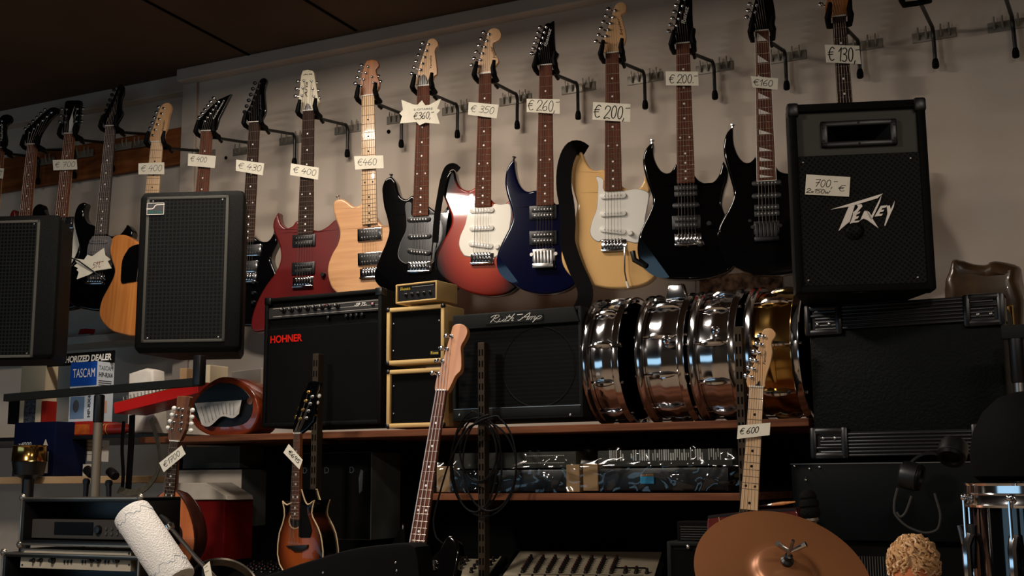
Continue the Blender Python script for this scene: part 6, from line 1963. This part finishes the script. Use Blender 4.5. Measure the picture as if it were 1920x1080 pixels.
# violin-wood instrument body lying on the shelf
of = Fr(P(420, 812, -.66))
vo = of.uvs([(356, 760), (366, 738), (380, 722), (398, 708), (416, 701), (440, 704), (462, 716), (478, 735), (485, 758), (482, 782), (470, 802), (448, 811), (415, 813), (385, 808), (362, 790)])
of.o.z = zs + .001 - min(p[1] for p in vo)
t = thing('lute_body', 'orange-brown round instrument body leaning on the shelf with a sheet over it', 'lute', of.M)
vo2 = spline(vo, 4)
MB().prism(vo2, 0, .12, .008, 3).build('rim', M['violin'], t)
cx = sum(p[0] for p in vo2) / len(vo2); cz = sum(p[1] for p in vo2) / len(vo2)
MB().prism([(cx + (p[0] - cx) * .86 - .004, cz + (p[1] - cz) * .74 + .006) for p in vo2], -.002, .002, .001, 1).build('dark_face', M['blacksat'], t)
c = of.uv(470, 752)
MB().lathe([(.012, 0), (.012, .002), (.004, .003)], (c[0], -.002, c[1]), (0, -1, 0), 16).build('end_block', M['walnut'], t)
def clothfn(u, v):
    a = (365 + 90 * u, 755 - 8 * u + (0 if v == 0 else 0))
    top = (365 + 88 * u, 756 - 6 * u)
    bot = (378 + 70 * u, 796 - 12 * u - 18 * max(0, u - .4) + 6 * math.sin(u * 9))
    px = (top[0] * (1 - v) + bot[0] * v, top[1] * (1 - v) + bot[1] * v)
    p = P(px[0], px[1], -.675 - .008 * v - .004 * math.sin(u * 20 + v * 4))
    return tuple(p)
k = MB().grid(clothfn, 24, 8)
k.mat(1)
for i in range(9):
    u = .12 + i * .09
    s0 = [Vector(clothfn(u + .02 * j / 6, .15 + .7 * j / 6)) + Vector((0, -.0012, 0)) for j in range(7)]
    k.strip(s0, Vector((1, 0, 0)), .003, th=.0004)
tag(k.build('sheet_music', [M['paperw'], mat('faint_print', (150, 150, 150), .8)]), 'folded printed sheet draped over the orange-brown instrument body', 'paper')
# small cartons behind
solid('carton', 'white carton on the shelf behind the orange-brown instrument', 'carton', (433, 740), (490, 690), -.45, .12, M['cardwhite'], yaw=-18)
solid('carton', 'cream carton under the square-grille loudspeaker', 'carton', (369, 742), (394, 684), -.45, .1, M['bookcream'])
solid('carton', 'tan carton left of the cream one, half behind the crossbar', 'carton', (335, 745), (350, 690), -.45, .1, M['cardtan'])
k = MB().prism(Fr(P(262, 720, -.42)).uvs([(236, 812), (240, 700), (258, 694), (272, 690), (286, 694), (292, 812)]), 0, .07, .012, 3)
tag(k.build('paper_bag', M['paperw'], None, Fr(P(262, 720, -.42)).M), 'crumpled white paper bag behind the crossbar stand', 'bag')

# ------------------------------------------------------------------ racks at bottom left
def rackcase(label, bl, tr, y, d):
    fr = Fr(P(*bl, y)); w, h = fr.uv(*tr)
    t = thing('rack_case', label, 'equipment rack', fr.M, 'road racks at bottom left')
    k = MB()
    e = .012
    k.box(0, w, 0, d, 0, e, .003).box(0, w, 0, d, h - e, h, .003).box(0, e, 0, d, 0, h, .003).box(w - e, w, 0, d, 0, h, .003)
    k.box(e, w - e, d - .01, d, e, h - e)
    k.build('case_shell', M['blacksat'], t)
    k = MB()
    for (x0, x1, z0, z1) in ((0, w, -.001, .005), (0, w, h - .005, h + .001), (-.001, .005, 0, h), (w - .005, w + .001, 0, h)):
        k.box(x0, x1, -.003, .004, z0, z1, .0015)
    k.build('metal_edging', M['casemetal'], t)
    for sx in (0, w):
        for sz in (0, h):
            MB().ball((sx, .002, sz), .011, .007, .011, 10, 6).build('ball_corner', M['casemetal'], t)
    return t, fr, w, h
t, fr, w, h = rackcase('upper equipment rack with an aluminium-edged frame and a dark display unit', (36, 1021), (262, 933), -1.36, .16)
a, b = fr.uv(*q1('D', 215, 800)), fr.uv(*q1('D', 905, 665))
u = MB().box(.012, w - .014, .03, .14, a[1], b[1], .002).build('rack_unit', M['darkpanel'], t, sm=False)
a2, b2 = fr.uv(*q1('D', 345, 770)), fr.uv(*q1('D', 640, 680))
MB().box(a2[0], b2[0], .027, .03, a2[1], b2[1], .001).build('display', M['screen'], u, sm=False)
MB().lathe([(.012, 0), (.012, .006), (.01, .01), (.001, .011)], (fr.uv(*q1('D', 680, 720))[0], .03, (a[1] + b[1]) / 2), (0, -1, 0), 16).build('dial', M['blacksat'], u)
for i in range(4):
    for j in range(2):
        x = fr.uv(*q1('D', 740 + i * 42, 710))[0]
        MB().box(x - .003, x + .003, .026, .03, a[1] + .012 + j * .014, a[1] + .019 + j * .014, .001).build('button', M['panelgrey'], u, sm=False)
t, fr, w, h = rackcase('lower equipment rack with a pale knob-covered amplifier front', (2, 1096), (262, 1043), -1.36, .16)
a, b = fr.uv(*q1('D', 118, 1020)), fr.uv(*q1('D', 952, 898))
u = MB().box(a[0], b[0], .015, .14, a[1], b[1], .001).build('rack_unit', M['beigepanel'], t, sm=False)
for X, r in ((222, .006), (278, .006), (368, .009), (660, .007), (712, .008), (850, .008)):
    c = fr.uv(*q1('D', X, 965))
    MB().lathe([(r, 0), (r, .004), (r * .7, .006), (r * .6, .014), (.001, .015)], (c[0], .015, c[1]), (0, -1, 0), 14).build('knob', M['blacksat'], u)
for X in (455, 480, 505, 590, 612, 760, 785):
    c = fr.uv(*q1('D', X, 975))
    MB().box(c[0] - .002, c[0] + .002, .010, .015, c[1] - .004, c[1] + .004).build('switch', M['blacksat'], u, sm=False)
for X in (135, 938):
    for Z in (915, 1000):
        c = fr.uv(*q1('D', X, Z))
        MB().lathe([(.003, 0), (.003, .001), (.001, .0015)], (c[0], .015, c[1]), (0, -1, 0), 8).build('rack_screw', M['blacksat'], u)

# kitchen roll on a stand
yt = -1.52
p0, p1 = P(246, 961, yt), P(333, 1090, yt)
ax = (p1 - p0)
L_ = ax.length
r = .5 * 71 * (p0 - CAM).dot(CV) / FPX
t = thing('paper_towel_roll', 'white paper towel roll with faint blue wavy borders, tilted at lower left', 'paper roll', Fr(p0, ax.cross(YW).normalized(), -ax).M)
k = MB().lathe([(.02, -.002), (r - .006, -.001), (r - .001, .003), (r, .008), (r, L_ - .006), (r - .002, L_), (.02, L_)], (0, 0, 0), (0, 0, -1), 56)
k.mat(1).lathe([(.02, L_ + .0005), (.018, L_ - .01), (.018, .01), (.02, -.0025)], (0, 0, 0), (0, 0, -1), 24)
k.build('roll', [M['towel'], M['cardtan']], t)
for zz in (.026, L_ - .036):
    pts = []
    for i in range(140):
        a = 2 * math.pi * i / 140
        pts.append(((r + .0004) * math.cos(a), (r + .0004) * math.sin(a), -zz - .006 * math.sin(a * 7) - .004 * math.sin(a * 17 + 1) * math.sin(a * 3)))
    MB().tube(pts, .0007, 4).build('printed_border', M['printblue'], t)
# microphone boom behind the roll
y = -1.4
o = P(322, 985, y)
t = thing('microphone_stand', 'black and chrome microphone boom arm beside the paper roll', 'microphone stand', Matrix.Translation(o))
pp = [P(a, b, y) - o for a, b in ((300, 968), (318, 987))]
MB().tube([pp[0], pp[0] + (pp[1] - pp[0]) * .5, pp[1]], [.007, .012, .010], 12).build('boom_grip', M['rubber'], t)
pp2 = [P(a, b, y) - o for a, b in ((318, 987), (326, 1002), (368, 1046))]
MB().lathe([(.008, -.008), (.012, -.004), (.012, .006), (.008, .01)], pp2[0], pp2[1] - pp2[0], 12).build('collar', M['chrome'], t)
MB().tube([pp2[0], pp2[2], pp2[2] + (pp2[2] - pp2[1]) * .9], .0055, 10).build('boom_rod', M['chrome'], t)
q0 = pp2[2] + (pp2[2] - pp2[1]) * .4
MB().tube([q0, Vector((q0.x, q0.y, -o.z + .02))], .009, 10).build('upright_tube', M['blacksat'], t)
MB().lathe([(.15, .0), (.15, .012), (.02, .03)], (q0.x, q0.y, -o.z), (0, 0, 1), 20).build('base', M['blacksat'], t)
# metal hoop at the bottom edge
c = P(418, 1108, -1.3)
nrm = (CU * .7 - CV * .55 + CR * .35).normalized()
k = MB().lathe([(.088, -.013), (.094, -.015), (.095, .012), (.092, .015), (.088, .013), (.088, -.013)], (0, 0, 0), nrm, 48)
tag(k.build('metal_hoop', M['darkcymbal'], None, Matrix.Translation(c)), 'dark polished metal drum hoop at the bottom edge beside the paper roll', 'drum hoop')
sheet('price_tag', 'small white tag in front of the dark metal hoop', 'price tag', [(381, 1063), (393, 1052), (398, 1082), (386, 1084)], -1.42, M['paper'], 2)

# ------------------------------------------------------------------ right side clutter
fr = Fr(P(1489, 1012, -.9)); w, h = fr.uv(1885, 868)
h = P(1524, 860, -.87).z - fr.o.z - .012
t = thing('power_amplifier', 'wide blue-black metal amplifier under the leatherette cabinet', 'amplifier', fr.M)
MB().box(0, w, 0, .3, 0, h, .003).build('chassis', M['blackamp'], t)
MB().box(-.001, w, -.002, .004, h - .002, h + .0005).build('top_edge', M['steel'], t, sm=False)
for a in ((1490, 874), (1518, 879), (1537, 876), (1511, 900)):
    cc = fr.uv(*a)
    MB().ball((max(cc[0], .004), -.001, min(cc[1], h - .004)), .0032, .003, .0032, 8, 6).build('screw', M['steel'], t)
solid('power_amplifier', 'black vented amplifier below the blue-black one', 'amplifier', (1498, 1150), (1885, 1019), -.88, .3, M['blackmatte'], mats=[M['blackmatte'], M['panelgrey']],
      deco=lambda k, w, h, d: (k.mat(1), [k.box(w * .12 + i * .006, w * .12 + i * .006 + .002, -.001, 0, h * .5, h * .8) for i in range(28)]))
fr = Fr(P(1252, 1120, -.86)); w, h = fr.uv(1340, 1016)
t = thing('practice_amplifier', 'small grey framed amplifier behind the cymbal', 'amplifier', fr.M)
cabinet(fr, w, h, .12, M['greytolex'], root=t, frame=.012, inset=.008)
MB().box(.011, w - .011, .004, .01, .011, h - .02, .001).build('grille_cloth', M['grillecloth'], t, sm=False)
cc = fr.uv(1291, 1025)
lathe_part('knob', M['steel'], t, (cc[0], .0, cc[1]), [(.005, 0), (.005, .006), (.003, .008), (.0005, .0085)])
solid('power_amplifier', 'black louvred amplifier at the back left of the cymbal', 'amplifier', (1270, 1015.5), (1338, 978), -.85, .1, M['blackmatte'], mats=[M['blackmatte'], M['panelgrey']],
      deco=lambda k, w, h, d: (k.mat(1), [k.box(w * .1, w * .95, -.001, 0, h * (.12 + .12 * i), h * (.15 + .12 * i)) for i in range(6)]))
# microphone
y = -1.2
p0, p1 = P(1513, 918, y), P(1532, 1045, y)
ax = p1 - p0; L_ = ax.length
t = thing('microphone', 'black ribbed microphone pointing up behind the cymbal', 'microphone', Matrix.Translation(p0))
MB().lathe([(.001, 0), (.010, .002), (.017, .010), (.0185, .016), (.0165, .02), (.0205, .026), (.021, .034), (.0175, .038), (.021, .043), (.0215, .052), (.018, .058), (.016, .06)], (0, 0, 0), ax, 24).build('grille_head', M['foam'], t)
MB().lathe([(.015, .058), (.0155, .066), (.010, .07), (.0095, .085), (.013, .1), (.015, .13), (.014, L_ + .1), (.001, L_ + .102)], (0, 0, 0), ax, 20).build('body', M['metalgrey'], t)
# cymbal on its stand
c = P(1468, 1079, -1.42)
Zc = (c - CAM).dot(CV)
Rc = 167 * Zc / FPX
up = (CU * math.cos(R(5)) + CR * math.sin(R(5)))
nrm = (up * .82 - CV * .57).normalized()
t = thing('cymbal', 'bronze crash cymbal with smudges at the bottom right', 'cymbal', Matrix.Translation(c))
prof = [(.006, .036)]
rb = Rc * .36
prof += [(rb * s_, .012 + .024 * math.sqrt(max(0, 1 - s_ ** 2 * .98))) for s_ in (.1, .25, .4, .55, .7, .82, .92)]
prof += [(rb, .0125)] + [(rb + (Rc - rb) * s_, .0125 * (1 - s_ ** 1.6)) for s_ in (.15, .3, .45, .6, .75, .9, 1)]
prof += [(Rc, -.0012), (Rc * .98, -.0014)] + [(rb + (Rc - rb) * s_, .0125 * (1 - s_ ** 1.6) - .0014) for s_ in (.6, .3, 0)] + [(rb * .7, .026), (.006, .0345)]
MB().lathe(prof, (0, 0, 0), nrm, 96).build('plate', M['bronze'], t, ang=60)
rod = c + nrm * .036
t2 = thing('cymbal_stand', 'chrome stand with a wing nut holding the bronze cymbal', 'cymbal stand', Matrix.Translation(rod))
J = nrm * .03
MB().tube([nrm * -.12, nrm * .01, J, nrm * .062], [.004, .004, .0035, .0035], 10).build('rod', M['steel'], t2)
MB().lathe([(.012, .001), (.013, .008), (.009, .012), (.008, .02), (.004, .022)], (0, 0, 0), nrm, 14).build('felt_washer', M['blacksat'], t2)
rr = CR * 1.0
for s_ in (-1, 1):
    e = (rr * s_ * .9 + nrm * .75).normalized()
    MB().tube([J, J + e * .018, J + e * .036], [.0035, .005, .0058], 10).build('wing', M['chrome'], t2)
b0 = nrm * -.12
MB().tube([b0, b0 + Vector((0, 0, -.06)), Vector((b0.x, b0.y, -rod.z + .02))], .009, 10).build('stand_tube', M['chrome'], t2)
MB().lathe([(.18, .0), (.18, .012), (.02, .03)], (b0.x, b0.y, -rod.z), (0, 0, 1), 20).build('base', M['blacksat'], t2)
# golden-haired doll head
c = P(1713, 1062, -1.3)
px = (c - CAM).dot(CV) / FPX
t = thing('figurine', 'small figurine head with wavy golden hair at the bottom right edge', 'figurine', Matrix.Translation(c))
k = MB().ball((0, 0, -.2 * 0 - 14 * px), 40 * px, 42 * px, 52 * px, 24, 16)
k.lathe([(.6 * 40 * px, -80 * px), (.5 * 40 * px, -40 * px), (.4 * 40 * px, -30 * px)], (0, 0, 0), (0, 0, 1), 20)
k.build('head', M['skin'], t)
MB().lathe([(.001, -260 * px), (80 * px, -258 * px), (78 * px, -140 * px), (60 * px, -90 * px), (26 * px, -72 * px), (.001, -70 * px)], (0, 0, 0), (0, 0, 1), 28).build('robe', M['bookdark'], t)
rnd = random.Random(11)
k = MB().ball((0, .004, 4 * px), 43 * px, 44 * px, 48 * px, 28, 18)
for i in range(210):
    th = rnd.uniform(0, 2 * math.pi); ph = rnd.uniform(.02, 1.55)
    rx, ry, rz = 44 * px, 45 * px, 50 * px
    pts = []
    tw = rnd.uniform(-.7, .7)
    wv, wp = rnd.uniform(7, 12), rnd.uniform(0, 6)
    lift = rnd.uniform(.97, 1.09)
    for j in range(9):
        s_ = j / 8
        p2 = ph + s_ * rnd.uniform(.5, .6)
        t2_ = th + tw * s_ + .11 * math.sin(s_ * wv + wp)
        bump = lift + .045 * math.sin(s_ * wv + wp + 1.2)
        pts.append((rx * bump * math.sin(p2) * math.cos(t2_), .004 + ry * bump * math.sin(p2) * math.sin(t2_), 4 * px + rz * bump * math.cos(p2)))
    r0 = rnd.uniform(1.8, 3.6) * px
    k.tube(pts, [r0 * .5, r0, r0 * 1.1, r0, r0 * 1.05, r0, r0 * .9, r0 * .6, r0 * .2], 6)
k.build('hair', M['hair'], t)
# headphones
y = -1.12
c1, c2 = P(1711, 893, y), P(1786, 848, y)
o = c1
t = thing('headphones', 'black headphones hanging with their grey cable in front of the amplifier', 'headphones', Matrix.Translation(o))
for cc, axd in ((c1, (CR * .8 - CV * .5 - CU * .15)), (c2, (-CR * .35 - CV * .5 - CU * .55))):
    k = MB().lathe([(.001, -.026), (.022, -.026), (.028, -.022), (.03, -.012), (.03, .01), (.026, .014), (.022, .012), (.021, .004), (.001, .003)], cc - o, axd, 28)
    k.build('ear_cup', M['blacksat'], t)
    k = MB().lathe([(.019, .004), (.027, .006), (.029, .014), (.026, .02), (.019, .018), (.017, .01)], cc - o, axd, 28)
    k.build('ear_pad', M['leather'], t)
MB().lathe([(.001, .0045), (.018, .0045), (.018, .005), (.001, .0052)], c1 - o, (CR * .8 - CV * .5 - CU * .15), 20).build('inner_pad', M['pad'], t)
pts = [P(a, b, y + .02) - o for a, b in ((1706, 872), (1722, 856), (1745, 848), (1768, 852), (1782, 862))]
MB().strip(spline([tuple(p) for p in pts], 4, closed=False), Vector((.3, 1, .2)), .026, th=.005).build('headband', M['blacksat'], t)
cp_ = [(1683, 915), (1677, 940), (1677, 960), (1684, 972), (1698, 985), (1716, 994), (1736, 999), (1754, 995), (1761, 985), (1763, 965), (1758, 945), (1752, 925)]
MB().tube(spline([tuple(P(a, b, y - .02) - o) for a, b in cp_], 4, closed=False), .0026, 7).build('cable', M['greycable'], t)
cp_ = [(1681, 960), (1688, 969), (1697, 962), (1704, 945), (1709, 930)]
MB().tube(spline([tuple(P(a, b, y - .02) - o) for a, b in cp_], 4, closed=False), .0026, 7).build('cable', M['greycable'], t)
# drum on the right with a black bag on it
y = -1.5
cx = P(1965, 960, y)
Zd = (cx - CAM).dot(CV); Rd = 150 * Zd / FPX
zt = P(1815, 906, y).z; zb = P(1815, 945, y).z
o = Vector((cx.x, y, zb))
t = thing('drum', 'black drum with chrome hoop cut by the right picture edge', 'drum', Matrix.Translation(o))
MB().lathe([(Rd - .012, -.26), (Rd - .012, -.002)], (0, 0, 0), (0, 0, 1), 64).build('shell', M['black'], t)
hh = zt - zb
MB().lathe([(Rd - .012, -.004), (Rd, -.004), (Rd + .001, .0), (Rd - .002, .006), (Rd - .003, hh * .45), (Rd, hh * .5), (Rd - .003, hh * .55), (Rd - .003, hh - .004), (Rd, hh), (Rd - .006, hh + .001), (Rd - .010, hh - .01)], (0, 0, 0), (0, 0, 1), 64).build('hoop', M['chrome'], t)
MB().lathe([(.001, hh - .008), (Rd - .008, hh - .008)], (0, 0, 0), (0, 0, 1), 48).build('drumhead', M['head'], t)
for i in range(8):
    a = 2 * math.pi * i / 8 + .42
    e = Vector((math.cos(a), math.sin(a), 0))
    MB().tube([e * (Rd + .004) + Vector((0, 0, hh * .3)), e * (Rd + .004) + Vector((0, 0, -.06))], .003, 8).build('tension_rod', M['chrome'], t)
    MB().tube([e * (Rd - .004) + Vector((0, 0, -.05)), e * (Rd + .004) + Vector((0, 0, -.07)), e * (Rd + .004) + Vector((0, 0, -.12)), e * (Rd - .004) + Vector((0, 0, -.14))], .008, 8).build('lug', M['chrome'], t)
    MB().ball(e * (Rd + .004) + Vector((0, 0, hh * .35)), .006, .006, .006, 10, 6).build('rod_head', M['chrome'], t)
s0 = P(1812, 985, y - .03) - o
sm_ = MB().prism([(s0.x - .012, s0.z), (s0.x + .018, s0.z + .004), (s0.x + .02, s0.z - .075), (s0.x + .004, s0.z - .075)], s0.y - .0, s0.y + .03, .003, 2)
sm_.build('strainer', M['blacksat'], t)
MB().tube([(s0.x - .012, s0.y - .002, s0.z), (s0.x + .003, s0.y - .002, s0.z - .074)], .004, 8).build('strainer_edge', M['chrome'], t)
oo = Vector((P(1935, 900, y + .04).x, y + .05, zt + .002))
bag = MB().lathe([(.001, .0), (Rd * .62, .0), (Rd * .72, .01), (Rd * .74, .05), (Rd * .68, .09), (Rd * .55, .125), (Rd * .35, .15), (Rd * .15, .16), (.001, .162)], (0, 0, 0), (0, 0, 1), 40).build('drum_bag', M['blackmatte'], None, Matrix.Translation(oo))
tag(bag, 'black domed padded bag resting on the drum at the right edge', 'bag')
# brown film-wrapped brass behind the leatherette cabinet
of = Fr(P(1850, 600, -.42))
pl = of.uvs([(1776, 640), (1776, 545), (1779, 515), (1785, 491), (1800, 489), (1826, 497), (1848, 499), (1856, 494), (1874, 493), (1910, 502), (1914, 530), (1912, 640)])
rnd = random.Random(5)
k = MB().prism(spline(pl, 3), -.05, .1, .035, 5)
k.v = [(v[0] + .004 * math.sin(v[2] * 60 + v[1] * 40), v[1] + .008 * math.sin(v[0] * 45 + v[2] * 25), v[2]) for v in k.v]
bg = k.build('plastic_bag', noisy('brown_plastic_bag', (84, 62, 38), (56, 42, 28), 14, .3, coat=.4), None, of.M, ang=80)
tag(bg, 'crumpled brown plastic bag behind the leatherette cabinet at right', 'bag')
a = P(1890, 590, -.52)
k = MB().lathe([(.014, -.16), (.014, .02), (.016, .022), (.001, .023)], (0, 0, 0), (0, 0, 1), 20)
tag(k.build('brass_tube', M['brass'], None, Matrix.Translation(a)), 'short brass tube in front of the brown plastic bag', 'tube')
